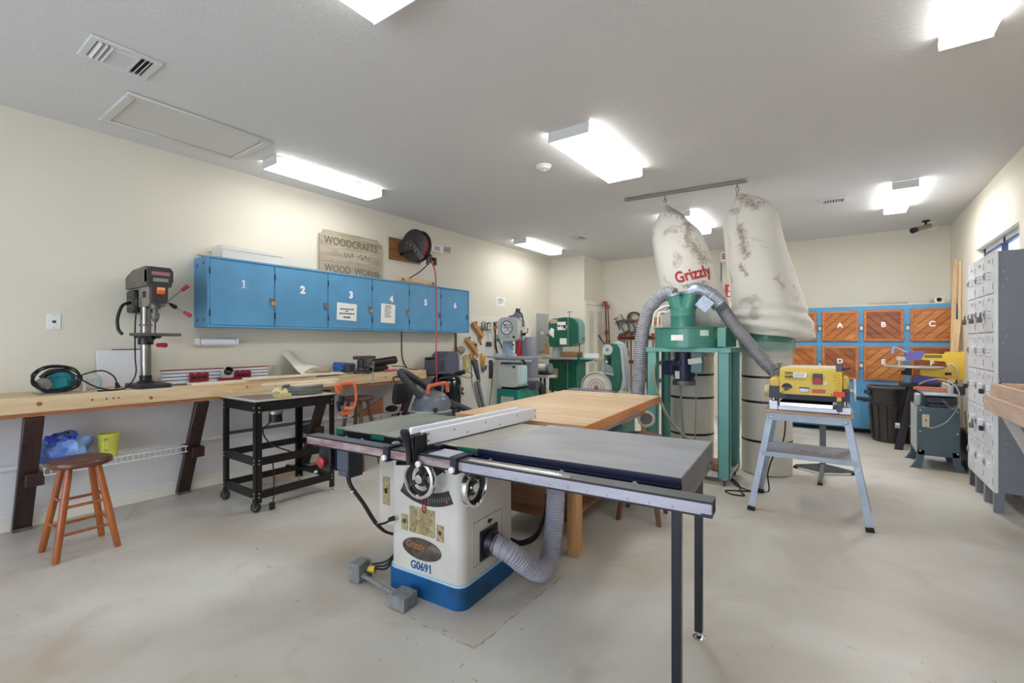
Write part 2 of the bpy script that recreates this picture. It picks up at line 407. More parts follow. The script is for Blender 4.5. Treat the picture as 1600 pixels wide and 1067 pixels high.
# louvred closet door on the closet's side, facing the room
dY0, dY1, dZ = 8.30, 9.08, 2.10
door = struct(B().box(-4.10, -4.075, dY0 - 0.07, dY0, 0, dZ + 0.07, 0.004).box(-4.10, -4.075, dY1, dY1 + 0.05, 0, dZ + 0.07, 0.004).box(-4.10, -4.075, dY0, dY1, dZ, dZ + 0.07, 0.004).build('door_1', white_trim))
for k, (ya, yb) in enumerate(((dY0 + 0.005, dY0 + 0.385), (dY0 + 0.395, dY1 - 0.005))):
    b = B(); st = 0.06
    b.box(-4.10, -4.07, ya, ya + st, 0.02, dZ - 0.01); b.box(-4.10, -4.07, yb - st, yb, 0.02, dZ - 0.01)
    for z0, z1 in ((0.02, 0.14), (0.98, 1.06), (dZ - 0.13, dZ - 0.01)): b.box(-4.10, -4.07, ya + st, yb - st, z0, z1)
    leaf = b.build('door_leaf', white_trim, door)
    b = B()
    for z0, z1 in ((0.14, 0.98), (1.06, dZ - 0.13)):
        n = int((z1 - z0) / 0.032)
        for i in range(n): b.obox((-4.088, (ya + yb) / 2, z0 + (i + 0.5) * (z1 - z0) / n), (0.006, yb - ya - 2 * st, 0.036), (0, R(35), 0))
    o = b.build('louvre_slats', white_trim, leaf); o['kind'] = 'stuff'
B().cyl((-4.07, dY0 + 0.35, 0.98), (-4.04, dY0 + 0.35, 0.98), 0.014, 0.018, 12).build('door_knob', brass, door)

# ------------------------------------------------------------------ ceiling lights
housing = mat('white_housing', (214, 214, 212), 0.5)
LIGHTS = [(-1.755, 3.82, 0.36, 1.15, 'wide wraparound ceiling light over the saws, one smoke detector beside it'),
          (-4.27, 2.77, 0.25, 0.72, 'slim ceiling light close to the left wall beyond the attic hatch'),
          (-1.755, 0.93, 0.36, 0.55, 'wide ceiling light cut off by the top edge, left of middle'),
          (0.545, 2.87, 0.22, 0.9, 'ceiling light cut off at the top right corner'),
          (0.545, 6.93, 0.22, 2.2, 'ceiling light near the security camera in the back right corner'),
          (-4.30, 6.87, 0.25, 0.75, 'slim ceiling light in the far left corner above the band saws'),
          (-1.755, 6.73, 0.36, 1.7, 'ceiling light half hidden behind the left hanging dust bag')]
for x, y, wd, power, lab in LIGHTS:
    t = thing('ceiling_light', lab, 'light', (x, y, ZC), group='fluorescent ceiling lights')
    h = wd / 2; L2 = 0.59
    B().box(x - h * 0.92, x + h * 0.92, y - L2 + 0.015, y + L2 - 0.015, ZC - 0.03, ZC - 0.002).build('housing', housing, t)
    for s_ in (-1, 1):
        B().box(x - h, x + h, y + s_ * (L2 - 0.004) - 0.004, y + s_ * (L2 - 0.004) + 0.004, ZC - 0.085, ZC - 0.002, 0.002).build('end_cap', housing, t)
    lens = glow('prismatic_lens', (1.0, 0.99, 0.965, 1), LAMP * power); edge_lens = glow('prismatic_lens_edge', (1.0, 0.99, 0.965, 1), LAMP * power * 0.3)
    B().box(x - h * 0.93, x + h * 0.93, y - L2 + 0.008, y + L2 - 0.008, ZC - 0.083, ZC - 0.076, 0.002).build('lens', lens, t)
    for s_ in (-1, 1):
        B().prism([(x + s_ * h * 0.97, ZC - 0.035), (x + s_ * h, ZC - 0.035), (x + s_ * h, ZC - 0.066), (x + s_ * h * 0.93, ZC - 0.082), (x + s_ * h * 0.92, ZC - 0.074)], y - L2 + 0.008, y + L2 - 0.008, 'Y').build('side_lens', edge_lens, t)

# ------------------------------------------------------------------ vents, hatch, detector, track, camera
def vent(x0, x1, y0, y1, lab, kind):
    cx, cy = (x0 + x1) / 2, (y0 + y1) / 2
    t = thing('air_vent', lab, 'vent', (cx, cy, ZC), group='ceiling air vents')
    f = 0.035; z0, z1 = ZC - 0.014, ZC - 0.001
    b = B(); b.box(x0, x0 + f, y0, y1, z0, z1, 0.003); b.box(x1 - f, x1, y0, y1, z0, z1, 0.003); b.box(x0 + f, x1 - f, y0, y0 + f, z0, z1, 0.003); b.box(x0 + f, x1 - f, y1 - f, y1, z0, z1, 0.003)
    b.build('frame', housing, t)
    B().box(x0 + f, x1 - f, y0 + f, y1 - f, ZC - 0.004, ZC - 0.001).build('backing', black_plastic, t)
    ix0, ix1, iy0, iy1 = x0 + f, x1 - f, y0 + f, y1 - f
    if kind == 3:
        q = (iy1 - iy0) / 3.6
        for i in range(3):
            B().obox((cx, iy0 + q * (i + 0.6) / 3, ZC - 0.012), (ix1 - ix0, 0.003, 0.024), (R(38), 0, 0)).build('slat', housing, t)
            B().obox((cx, iy1 - q * (i + 0.6) / 3, ZC - 0.012), (ix1 - ix0, 0.003, 0.024), (R(-38), 0, 0)).build('slat', housing, t)
        for i in range(7):
            B().obox((ix0 + (ix1 - ix0) * (i + 0.5) / 7, cy, ZC - 0.011), (0.003, iy1 - iy0 - 2 * q, 0.022), (0, R(40), 0)).build('slat', housing, t)
        for yy in (iy0 + q, iy1 - q): B().box(ix0, ix1, yy - 0.005, yy + 0.005, z0, z1).build('slat', housing, t)
    else:
        n = 8
        for i in range(n):
            B().obox((ix0 + (ix1 - ix0) * (i + 0.5) / n, cy, ZC - 0.010), (0.003, iy1 - iy0, 0.022), (0, R(38 if i < n / 2 else -38), 0)).build('slat', housing, t)
vent(-3.64, -3.34, 0.74, 1.07, 'white three-way louvred ceiling vent near the attic hatch', 3)
vent(-3.60, -3.34, 6.62, 6.92, 'small square ceiling vent beside the far left light', 1)
vent(-0.22, 0.06, 6.63, 6.85, 'white ceiling vent left of the back right light', 1)
t = thing('attic_hatch', 'flat white attic hatch with moulded frame in the ceiling above the bench', 'hatch', (-4.24, 1.54, ZC))
x0, x1, y0, y1 = -4.58, -3.90, 1.05, 2.03
b = B()
for q in ((x0, x0 + 0.06, y0, y1), (x1 - 0.06, x1, y0, y1), (x0 + 0.06, x1 - 0.06, y0, y0 + 0.06), (x0 + 0.06, x1 - 0.06, y1 - 0.06, y1)):
    b.box(*q, ZC - 0.022, ZC - 0.001, 0.007)
hatch_paint = mat('hatch_paint', (206, 204, 200), 0.6)
b.build('frame', hatch_paint, t)
B().box(x0 + 0.065, x1 - 0.065, y0 + 0.065, y1 - 0.065, ZC - 0.008, ZC - 0.001, 0.002).build('panel', hatch_paint, t)
t = thing('smoke_detector', 'round white smoke detector on the ceiling beside the middle light', 'detector', (-2.33, 3.81, ZC))
B().lathe((-2.33, 3.81, ZC - 0.001), [(0.075, 0), (0.075, -0.012), (0.062, -0.02), (0.058, -0.032), (0.03, -0.045)], 24).build('housing', white_plastic, t)
B().lathe((-2.33, 3.81, ZC - 0.045), [(0.022, 0.004), (0.02, -0.008), (0.008, -0.012)], 16).build('sensor', housing, t)
t = thing('ceiling_track', 'thin grey metal track screwed to the ceiling above the dust bags', 'track', (-1.45, 5.28, ZC))
b = B(); p0, p1 = Vector((-2.09, 5.24, ZC - 0.016)), Vector((-0.80, 5.34, ZC - 0.016))
b.bar(p0, p1, 0.045, 0.004); b.bar(p0 + Vector((0, -0.02, -0.006)), p1 + Vector((0, -0.02, -0.006)), 0.004, 0.018); b.bar(p0 + Vector((0, 0.02, -0.006)), p1 + Vector((0, 0.02, -0.006)), 0.004, 0.018)
b.build('channel', mat('track_grey', (150, 150, 150), 0.5), t)
for q in (0.03, 0.5, 0.97):
    c = p0.lerp(p1, q); B().cyl(c + Vector((0, 0, -0.004)), c + Vector((0, 0, 0.014)), 0.01, 0.01, 8).build('screw', steel, t)
t = thing('security_camera', 'small bullet security camera under the ceiling in the back right corner', 'camera', (0.96, 8.62, ZC))
B().cyl((0.96, 8.62, ZC - 0.001), (0.96, 8.62, ZC - 0.02), 0.045, 0.045, 16).build('mount', black_plastic, t)
b = B(); b.cyl((0.96, 8.62, ZC - 0.02), (0.95, 8.60, ZC - 0.09), 0.012, 0.012, 8); b.build('arm', black_plastic, t)
B().cyl((1.0, 8.64, ZC - 0.075), (0.84, 8.50, ZC - 0.135), 0.034, 0.034, 14).build('body', mat('camera_body', (150, 145, 130), 0.4), t)
B().cyl((0.842, 8.502, ZC - 0.134), (0.80, 8.465, ZC - 0.15), 0.036, 0.04, 14).build('hood', black_plastic, t)
B().torus((1.02, 8.60, ZC - 0.085), (0.3, 1, 0), 0.055, 0.004, 20, 6).build('cable', white_plastic, t)
# ------------------------------------------------------------------ long workbench on the left wall
BX, BZ = -4.40, 0.995            # front edge and top
t = thing('workbench', 'long pine workbench along the left wall on slanted dark legs', 'workbench', (-4.64, 1.8, 0))
bench_top = wood('bench_top_pine', (228, 208, 176), (208, 172, 124), 'Y', rough=0.55, scale=5)
bench_lip = wood('bench_lip_pine', (222, 202, 168), (200, 162, 112), 'Y', rough=0.5, scale=4)
B().box(XL + 0.001, BX - 0.04, -1.2, 4.28, BZ - 0.04, BZ, 0.003).build('worktop', bench_top, t)
fb = B().box(BX - 0.04, BX, -1.2, 4.28, BZ - 0.108, BZ + 0.001, 0.004).build('front_board', bench_lip, t)
b = B()
for y in (0.98, 1.06, 1.10, 1.13, 2.31, 3.0): b.cyl((BX - 0.002, y, BZ - 0.05), (BX + 0.001, y, BZ - 0.05), 0.006, 0.006, 8)
b.build('nail_hole', black_plastic, fb)
knot = mat('pine_knot', (150, 92, 52), 0.6)
for y, z, r in ((0.71, 0.945, 0.016), (1.33, 0.925, 0.014), (0.33, 0.95, 0.012), (2.05, 0.95, 0.011), (2.75, 0.93, 0.013), (3.62, 0.94, 0.012)):
    B().lathe((BX - 0.001, y, z), [(r, 0), (r * 0.9, 0.0016), (0, 0.0018)], 14, d=(1, 0, 0)).build('knot', knot, fb)
B().box(XL + 0.01, BX - 0.015, -1.2, 4.27, BZ - 0.135, BZ - 0.109).build('lower_board', red_wood, t)
for y in (-0.4, 0.69, 1.70, 2.86, 4.1):
    leg = B().bar((-4.85, y, 0.012), (-4.44, y, BZ - 0.135), 0.10, 0.05, up=(1, 0, 0.45), bev=0.004).build('leg', dark_wood, t)
    B().box(-4.868, -4.80, y - 0.052, y + 0.052, 0, 0.022, 0.003).build('foot_plate', dull_steel, leg)
    B().box(-4.86, -4.58, y - 0.02, y + 0.075, 0.355, 0.445, 0.004).build('shelf_bracket', dark_wood, t)
wire = mat('white_wire', (232, 232, 226), 0.45)
t = thing('wire_shelf', 'white wire shelf hung on the bench legs close to the floor', 'shelf', (-4.7, 2.2, 0.46))
for SY0, SY1 in ((0.76, 1.64), (2.95, 4.03)):
    b = B()
    for x in (-4.86, -4.78, -4.70, -4.62): b.box(x - 0.0035, x + 0.0035, SY0, SY1, 0.462, 0.469)
    y = SY0
    while y < SY1:
        b.box(-4.86, -4.572, y - 0.0014, y + 0.0014, 0.4695, 0.4723); y += 0.0254
    b.build('deck_wires', wire, t)['kind'] = 'stuff'
    b = B()
    for z in (0.470, 0.424): b.box(-4.572, -4.565, SY0, SY1, z - 0.0035, z + 0.0035)
    y = SY0
    while y < SY1:
        b.box(-4.571, -4.567, y - 0.0018, y + 0.0018, 0.424, 0.470); y += 0.036
    b.build('front_lip', wire, t)['kind'] = 'stuff'
tag(B().cyl((-4.857, -2.5, 0.46), (-4.857, 4.0, 0.45), 0.022, 0.022, 12).build('wall_pipe', white_plastic), 'white plastic pipe running along the left wall below the bench', 'pipe')
tag(B().bar((-4.80, 2.05, 0.487), (-4.79, 2.98, 0.487), 0.05, 0.022).build('metal_strip', mat('slate_green', (52, 84, 86), 0.5)), 'dark green metal strip lying along the wall behind the black cart', 'strip')

# things on the wire shelf
def crumple(c, rad, seed, n=22, m=14, amp=0.16, flat=0.0):
    rnd = random.Random(seed); ph = [(rnd.uniform(0, 6.28), rnd.randint(2, 7), rnd.uniform(1, 6)) for _ in range(6)]
    rg = []
    for i in range(m + 1):
        v = PI * (i + 0.02) / (m + 0.04)
        ring = []
        for j in range(n):
            a = 2 * PI * j / n
            k = 1 + amp * sum(math.sin(f * a + p + g * v) for p, f, g in ph) / 3 + rnd.uniform(-amp, amp) * 0.35
            x, y, z = math.sin(v) * math.cos(a) * k, math.sin(v) * math.sin(a) * k, -math.cos(v) * k
            z = max(z, -1 + flat)
            ring.append(Vector((c[0] + x * rad[0], c[1] + y * rad[1], c[2] + z * rad[2])))
        rg.append(ring)
    return rg
blue_plastic = mat('blue_bag_plastic', (146, 182, 236), 0.3, c2=(84, 120, 214), vs=9, coat=0.2, bump=0.5, bs=24)
t = thing('plastic_bag', 'crumpled translucent blue plastic bag on the wire shelf', 'bag', (-4.68, 0.90, 0.475))
B().rings(crumple((-4.70, 0.89, 0.575), (0.13, 0.15, 0.105), 3, amp=0.2, flat=0.06)).build('body', blue_plastic, t)
b = B()
for k in range(7):
    a = k * 0.9; b.cyl((-4.66 + 0.02 * math.cos(a), 0.86, 0.655), (-4.62 + 0.08 * math.cos(a), 0.86 + 0.085 * math.sin(a), 0.665 + 0.02 * math.sin(2 * a)), 0.006, 0.02, 6)
b.build('knot', mat('blue_bag_dark', (60, 84, 200), 0.35), t)
yel = mat('lime_plastic', (216, 216, 96), 0.4, var=0.08)
t = thing('pitcher', 'lime yellow plastic pitcher standing on the wire shelf', 'pitcher', (-4.66, 1.135, 0.473))
B().lathe((-4.66, 1.135, 0.473), [(0.052, 0), (0.056, 0.004), (0.068, 0.165), (0.073, 0.172), (0.071, 0.178), (0.064, 0.17), (0.052, 0.01), (0.0, 0.008)], 24).build('body', yel, t)
B().tube([(-4.60, 1.10, 0.615), (-4.562, 1.08, 0.61), (-4.56, 1.082, 0.55), (-4.606, 1.107, 0.525)], 0.008, 8, 4).build('handle', yel, t)
tag(B().box(-4.74, -4.60, 2.45, 2.95, 0.001, 0.026, 0.002).build('loose_board', pine), 'pale board lying on the floor against the wall behind the black cart', 'board')
t = thing('wood_offcut', 'dark triangular wood offcut on the wire shelf behind the taller stool', 'wood', (-4.66, 3.6, 0.473))
B().prism([(3.35, 0.474), (3.80, 0.474), (3.80, 0.66)], -4.70, -4.665, 'X').build('board', red_wood, t)
tag(B().sph((-4.66, 3.93, 0.515), 0.075, (0.9, 1.2, 0.52)).build('dark_bundle', rubber), 'small black cloth bundle on the wire shelf beside the offcut', 'bundle')

# ------------------------------------------------------------------ things on the workbench
t = thing('plunge_saw', 'teal circular saw wrapped in its coiled black cord on the bench end', 'power tool', (-4.62, 0.82, BZ))
tl = mat('teal_plastic', (28, 132, 140), 0.35, c2=(16, 86, 110), vs=10)
b = B(); b.sph((-4.62, 0.86, BZ + 0.085), 0.085, (0.75, 0.95, 0.95)); b.obox((-4.60, 0.82, BZ + 0.07), (0.10, 0.15, 0.1), (0.2, 0, 0), 0.02); b.build('body', tl, t)
b = B(); b.tube([(-4.60, 0.75, BZ + 0.11), (-4.60, 0.80, BZ + 0.155), (-4.60, 0.88, BZ + 0.15), (-4.60, 0.91, BZ + 0.10)], 0.018, 8); b.build('grip', black_plastic, t)
B().cyl((-4.60, 0.765, BZ + 0.07), (-4.54, 0.75, BZ + 0.07), 0.045, 0.045, 20).build('blade_guard', dull_steel, t)
B().box(-4.69, -4.52, 0.72, 0.94, BZ + 0.001, BZ + 0.008).build('base_plate', steel, t)
b = B()
rnd = random.Random(5); pts = []
for i in range(46):
    a = i / 9 * 2 * PI; rr = 1 + 0.13 * rnd.uniform(-1, 0.6)
    pts.append((-4.56 + 0.012 * math.sin(i * 1.7) - 0.03 * math.sin(a), 0.825 + 0.125 * rr * math.cos(a), BZ + 0.103 + 0.092 * rr * math.sin(a)))
b.tube(pts, 0.0055, 6, 4)
b.tube([pts[-1], (-4.55, 0.97, BZ + 0.13), (-4.55, 1.07, BZ + 0.15), (-4.55, 1.14, BZ + 0.10), (-4.55, 1.16, BZ + 0.03)], 0.005, 6)
b.tube([pts[-8], (-4.52, 1.0, BZ + 0.05), (-4.50, 1.1, BZ + 0.006), (-4.5, 1.14, BZ + 0.006)], 0.005, 6)
b.build('cord', rubber, t)
B().cyl((-4.55, 1.165, BZ + 0.012), (-4.55, 1.155, BZ + 0.055), 0.018, 0.010, 10).build('plug', rubber, t)
t = thing('plastic_jug', 'round white plastic jug in front of the white panel on the bench', 'jug', (-4.74, 1.04, BZ))
B().lathe((-4.74, 1.04, BZ), [(0.06, 0), (0.075, 0.02), (0.078, 0.07), (0.06, 0.11), (0.02, 0.128), (0.0, 0.13)], 20).build('body', mat('milky_plastic', (214, 212, 208), 0.35), t)
B().obox((-4.668, 1.055, BZ + 0.05), (0.004, 0.05, 0.07), (0, 0, 0.1)).build('label', mat('pale_blue_label', (170, 214, 240), 0.5), t)
B().box(-4.72, -4.66, 0.985, 1.0, BZ, BZ + 0.10).build('spout_tab', white_plastic, t)
t = thing('melamine_sheet', 'white melamine panel leaning on the wall behind the drill press', 'panel', (-4.84, 1.27, BZ))
B().obox((-4.835, 1.275, BZ + 0.15), (0.02, 0.34, 0.30), (0, R(-6), 0), 0.002).build('board', mat('white_melamine', (232, 232, 236), 0.35), t)
B().obox((-4.85, 1.30, BZ + 0.303), (0.022, 0.20, 0.006), (0, R(-6), 0)).build('edge_strip', dark_wood, t)

# drill press
t = thing('drill_press', 'grey and black bench drill press on the workbench, red feed handles', 'drill press', (-4.58, 1.36, BZ))
cast = mat('cast_grey_brown', (112, 106, 94), 0.5, 0.2, var=0.25, vs=14)
b = B(); b.box(-4.72, -4.40, 1.25, 1.47, BZ, BZ + 0.035, 0.006); b.build('base', mat('black_cast_iron', (52, 50, 52), 0.45, 0.3), t)
B().lathe((-4.62, 1.36, BZ + 0.035), [(0.06, 0), (0.06, 0.008), (0.042, 0.02), (0.042, 0.06), (0.038, 0.062)], 20).build('column_flange', black_paint, t)
B().cyl((-4.62, 1.36, BZ + 0.05), (-4.62, 1.36, 1.72), 0.036, 0.036, 24).build('column', mat('polished_column', (150, 146, 140), 0.25, 1.0, var=0.3, vs=4), t)
b = B(); b.box(-4.56, -4.40, 1.235, 1.535, 1.408, 1.432, 0.004); b.box(-4.66, -4.55, 1.29, 1.45, 1.39, 1.43, 0.01); b.build('table', mat('grey_cast_table', (96, 94, 92), 0.45, 0.4, var=0.2), t)
b = B(); b.cyl((-4.62, 1.36, 1.34), (-4.62, 1.36, 1.41), 0.052, 0.052, 20); b.bar((-4.58, 1.36, 1.36), (-4.45, 1.36, 1.40), 0.03, 0.03); b.build('table_bracket', black_paint, t)
B().cyl((-4.56, 1.42, 1.335), (-4.50, 1.46, 1.335), 0.016, 0.02, 10).build('table_knob', red_paint, t)
B().cyl((-4.62, 1.36, 1.49), (-4.62, 1.36, 1.505), 0.045, 0.045, 20).build('collar', dull_steel, t)
# head: casting, belt cover, front panel
b = B(); b.prism([(-4.72, 1.645), (-4.46, 1.645), (-4.43, 1.66), (-4.43, 1.80), (-4.86, 1.80), (-4.86, 1.775), (-4.72, 1.765)], 1.325, 1.44, 'Y'); b.build('head_casting', mat('warm_grey_casting', (150, 144, 130), 0.45, var=0.2), t)
b = B(); b.prism([(-4.88, 1.80), (-4.40, 1.80), (-4.385, 1.83), (-4.39, 1.935), (-4.42, 1.955), (-4.70, 1.945), (-4.85, 1.905), (-4.88, 1.885)], 1.298, 1.466, 'Y'); b.build('belt_cover', cast, t)
pn = B().prism([(1.298 + (y_ - 1.262) * 0.83, z_) for y_, z_ in ((1.262, 1.83), (1.262, 1.925), (1.285, 1.95), (1.44, 1.95), (1.468, 1.925), (1.468, 1.84), (1.425, 1.79), (1.425, 1.69), (1.41, 1.665), (1.31, 1.665), (1.30, 1.69), (1.30, 1.79))], -4.44, -4.375, 'X').build('front_panel', mat('dark_face_plate', (46, 45, 48), 0.35, var=0.2), t)
B().box(-4.376, -4.372, 1.325, 1.445, 1.885, 1.912).build('name_strip', mat('faded_red_strip', (166, 108, 112), 0.5), pn)
B().box(-4.376, -4.372, 1.335, 1.435, 1.835, 1.862).build('display', mat('grey_green_display', (130, 142, 132), 0.3), pn)
b = B(); b.box(-4.376, -4.355, 1.355, 1.41, 1.735, 1.79, 0.006); b.build('power_switch', mat('orange_switch', (226, 92, 44), 0.4), pn)
B().box(-4.378, -4.35, 1.357, 1.408, 1.765, 1.79, 0.004).build('switch_top', mat('pale_orange', (240, 160, 100), 0.4), pn)
b = B(); b.box(-4.87, -4.66, 1.30, 1.46, 1.60, 1.785, 0.012); b.build('motor', black_paint, t)
for z in (1.65, 1.70, 1.74): B().box(-4.84, -4.70, 1.296, 1.302, z, z + 0.012).build('motor_vent', dull_steel, t)
B().box(-4.56, -4.50, 1.32, 1.328, 1.715, 1.765).build('depth_window', black_plastic, t)
b = B(); sx_, sy_ = -4.462, 1.375; b.cyl((sx_, sy_, 1.625), (sx_, sy_, 1.655), 0.034, 0.038, 18); b.cyl((sx_, sy_, 1.59), (sx_, sy_, 1.628), 0.018, 0.018, 14); b.cyl((sx_, sy_, 1.545), (sx_, sy_, 1.592), 0.027, 0.029, 16); b.cyl((sx_, sy_, 1.52), (sx_, sy_, 1.546), 0.014, 0.024, 16)
b.build('chuck', dull_steel, t)
B().cyl((-4.462, 1.375, 1.432), (-4.462, 1.375, 1.525), 0.004, 0.006, 8).build('drill_bit', black_paint, t)
hub = B().cyl((-4.52, 1.44, 1.69), (-4.52, 1.485, 1.69), 0.026, 0.022, 14).build('feed_hub', steel, t)
for ang in (52, -42, 172):
    d = Vector((math.cos(R(ang)) * 0.35, 0, math.sin(R(ang)))) if ang == 52 else Vector((math.cos(R(ang)), 0, math.sin(R(ang))))
    d = Vector((0.55, 0.62, 0.75)) if ang == 52 else Vector((0.55, 0.62, -0.55)) if ang == -42 else Vector((0.6, 0.1, -0.25))
    d.normalize(); o = Vector((-4.52, 1.475, 1.69)); L_ = 0.145 if ang != 172 else 0.06
    B().cyl(o, o + d * L_, 0.006, 0.006, 8).build('feed_rod', steel, hub)
    B().cyl(o + d * L_, o + d * (L_ + 0.06), 0.013, 0.018, 12).build('feed_grip', red_paint if ang != 172 else black_plastic, hub)
b = B(); b.tube([(-4.70, 1.28, 1.68), (-4.66, 1.22, 1.65), (-4.66, 1.19, 1.55), (-4.64, 1.19, 1.46), (-4.62, 1.21, 1.42)], 0.012, 8, 6, rib=0.006); b.build('cord_sleeve', black_plastic, t)
b = B(); b.tube([(-4.60, 1.30, 1.70), (-4.60, 1.285, 1.5), (-4.60, 1.285, 1.25), (-4.58, 1.285, 1.12), (-4.52, 1.24, BZ + 0.05), (-4.47, 1.17, BZ + 0.008), (-4.45, 1.02, BZ + 0.007)], 0.005, 6, 8); b.build('cord', rubber, t)

# red and silver router fence
t = thing('router_fence', 'red and silver aluminium router fence lying along the bench', 'fence', (-4.72, 1.98, BZ))
alu = mat('anodised_aluminium', (228, 230, 238), 0.35, 0.2)
cr = mat('crimson_anodised', (158, 34, 50), 0.35, 0.3, var=0.15)
for y0, y1 in ((1.50, 1.985), (2.035, 2.40)):
    f = B().box(-4.755, -4.72, y0, y1, BZ + 0.002, BZ + 0.115).build('extrusion', alu, t)
    B().box(-4.757, -4.714, y0, y1, BZ + 0.116, BZ + 0.124).build('top_rail', cr, f)
    for z in (0.028, 0.058, 0.088): B().box(-4.721, -4.718, y0, y1, BZ + z, BZ + z + 0.007).build('slot', dark_grey, f)
B().box(-4.72, -4.64, 1.50, 2.40, BZ + 0.001, BZ + 0.006).build('bed', alu, t)
for y0, y1 in ((1.70, 1.85), (2.08, 2.22)):
    p = [(y0, BZ + 0.01), (y1, BZ + 0.01), (y1, BZ + 0.085), (y1 - 0.02, BZ + 0.092), (y1 - 0.04, BZ + 0.08), ((y0 + y1) / 2, BZ + 0.092), (y0 + 0.04, BZ + 0.08), (y0 + 0.02, BZ + 0.092), (y0, BZ + 0.085)]
    f = B().prism(p, -4.708, -4.69, 'X').build('featherboard', cr, t)
    for y in (y0 + 0.03, (y0 + y1) / 2, y1 - 0.03): B().cyl((-4.69, y, BZ + 0.05), (-4.67, y, BZ + 0.05), 0.011, 0.013, 12).build('knob', black_plastic, f)
B().box(-4.71, -4.64, 1.93, 2.06, BZ + 0.006, BZ + 0.03, 0.004).build('centre_base', cr, t)
B().box(-4.71, -4.655, 1.955, 2.045, BZ + 0.03, BZ + 0.10, 0.006).build('dust_box', lt_grey, t)
b = B(); b.lathe((-4.655, 1.995, BZ + 0.085), [(0.034, 0), (0.034, 0.04), (0.029, 0.04), (0.029, 0.005)], 18, d=(0.7, 0, 0.55)); b.build('dust_port', black_plastic, t)
tag(B().box(-4.75, -4.735, 2.455, 2.535, BZ, BZ + 0.13).build('steel_plate', mat('dull_plate', (168, 166, 158), 0.5, 0.3)), 'small grey square plate standing at the end of the red fence', 'plate')
tag(B().box(-4.60, -4.55, 1.50, 2.55, BZ + 0.001, BZ + 0.012).build('bench_rule', dull_steel), 'thin dark steel rule along the front of the red fence', 'rule')
for k, (y0, y1, x0, z, lab) in enumerate(((1.62, 2.75, -4.53, 0.0, 'long thin pale board on the bench behind the cart'), (2.05, 3.05, -4.50, 0.018, 'short pale board lying on top of the long thin board on the bench'))):
    tag(B().box(x0, x0 + 0.10, y0, y1, BZ + 0.001 + z, BZ + 0.018 + z, 0.001).build('pine_board', wood('whitewood', (238, 228, 206), (222, 204, 172), 'Y')), lab, 'board', 'boards on the bench')
# paper sack, rope, vise, black tool
sack = mat('paper_sack', (226, 222, 212), 0.7, var=0.08, vs=5, bump=0.4, bs=9)
t = thing('paper_sack', 'crumpled white paper sack slumped against the wall on the bench', 'sack', (-4.66, 3.0, BZ))
def sheet(P, th=0.004):
    """a bent sheet from a grid of points"""
    b = B(); n, m = len(P), len(P[0])
    for o in (0, th):
        pass
    V = [[b.bm.verts.new(Vector(p)) for p in row] for row in P]
    W = [[b.bm.verts.new(Vector(p) + Vector((0, 0, -th))) for p in row] for row in P]
    for i in range(n - 1):
        for j in range(m - 1):
            b.bm.faces.new((V[i][j], V[i + 1][j], V[i + 1][j + 1], V[i][j + 1])); b.bm.faces.new((W[i][j], W[i][j + 1], W[i + 1][j + 1], W[i + 1][j]))
    ed = [(i, 0) for i in range(n)] + [(n - 1, j) for j in range(1, m)] + [(i, m - 1) for i in range(n - 2, -1, -1)] + [(0, j) for j in range(m - 2, 0, -1)]
    for k in range(len(ed)):
        (i, j), (p, q) = ed[k], ed[(k + 1) % len(ed)]
        b.bm.faces.new((V[i][j], W[i][j], W[p][q], V[p][q]))
    return b
P = []
for i in range(13):
    u = i / 12; row = []
    for j in range(9):
        v = j / 8
        y = 2.62 + 0.50 * u; x = -4.865 + 0.34 * v
        h = 0.27 * (1 - v) ** 1.6 * max(0, 1 - abs(u - 0.12) * 1.25) + 0.055 * math.sin(PI * v) * (0.6 + 0.4 * math.sin(5 * u)) + 0.012
        row.append((x, y + 0.05 * v, BZ + 0.006 + h * (0.92 + 0.08 * math.sin(9 * u + 6 * v))))
    P.append(row)
sheet(P).build('sheet', sack, t)
t2 = B(); t2.rings(crumple((-4.62, 2.86, BZ + 0.045), (0.09, 0.17, 0.04), 9, amp=0.25, flat=0.05)); t2.build('rolled_mouth', mat('kraft_paper', (168, 152, 128), 0.8, bump=0.4, bs=20), t)
blue_rope = mat('blue_rope', (22, 92, 190), 0.5, c2=(120, 180, 240), vs=60, lo=0.5, hi=0.62)
t = thing('rope_coil', 'coil of blue rope on the bench behind the vise', 'rope', (-4.74, 3.24, BZ))
b = B(); pts = []
for i in range(60):
    a = i / 8 * 2 * PI; k = i / 60
    pts.append((-4.74 + 0.05 * math.cos(a), 3.17 + 0.25 * k, BZ + 0.07 + 0.055 * (1 - 0.4 * k) * math.sin(a)))
b.tube(pts, 0.011, 7, 4); b.build('winding', blue_rope, t)
b = B(); b.cyl((-4.74, 3.18, BZ + 0.055), (-4.74, 3.42, BZ + 0.045), 0.045, 0.035, 12); b.build('core', blue_rope, t)
t = thing('bench_vise', 'dark grey bench vise bolted to the workbench front', 'vise', (-4.5, 3.38, BZ))
vg = mat('vise_iron', (92, 90, 88), 0.5, 0.5, var=0.35, vs=25)
b = B(); b.lathe((-4.50, 3.37, BZ), [(0.10, 0), (0.10, 0.025), (0.07, 0.04), (0.06, 0.07)], 20); b.build('swivel_base', vg, t)
b = B(); b.box(-4.56, -4.47, 3.33, 3.41, BZ + 0.06, BZ + 0.16, 0.012); b.box(-4.53, -4.485, 3.255, 3.485, BZ + 0.165, BZ + 0.205, 0.006); b.build('fixed_jaw', vg, t)
b = B(); b.box(-4.455, -4.405, 3.255, 3.485, BZ + 0.165, BZ + 0.205, 0.006); b.box(-4.45, -4.36, 3.33, 3.41, BZ + 0.07, BZ + 0.16, 0.012); b.build('moving_jaw', vg, t)
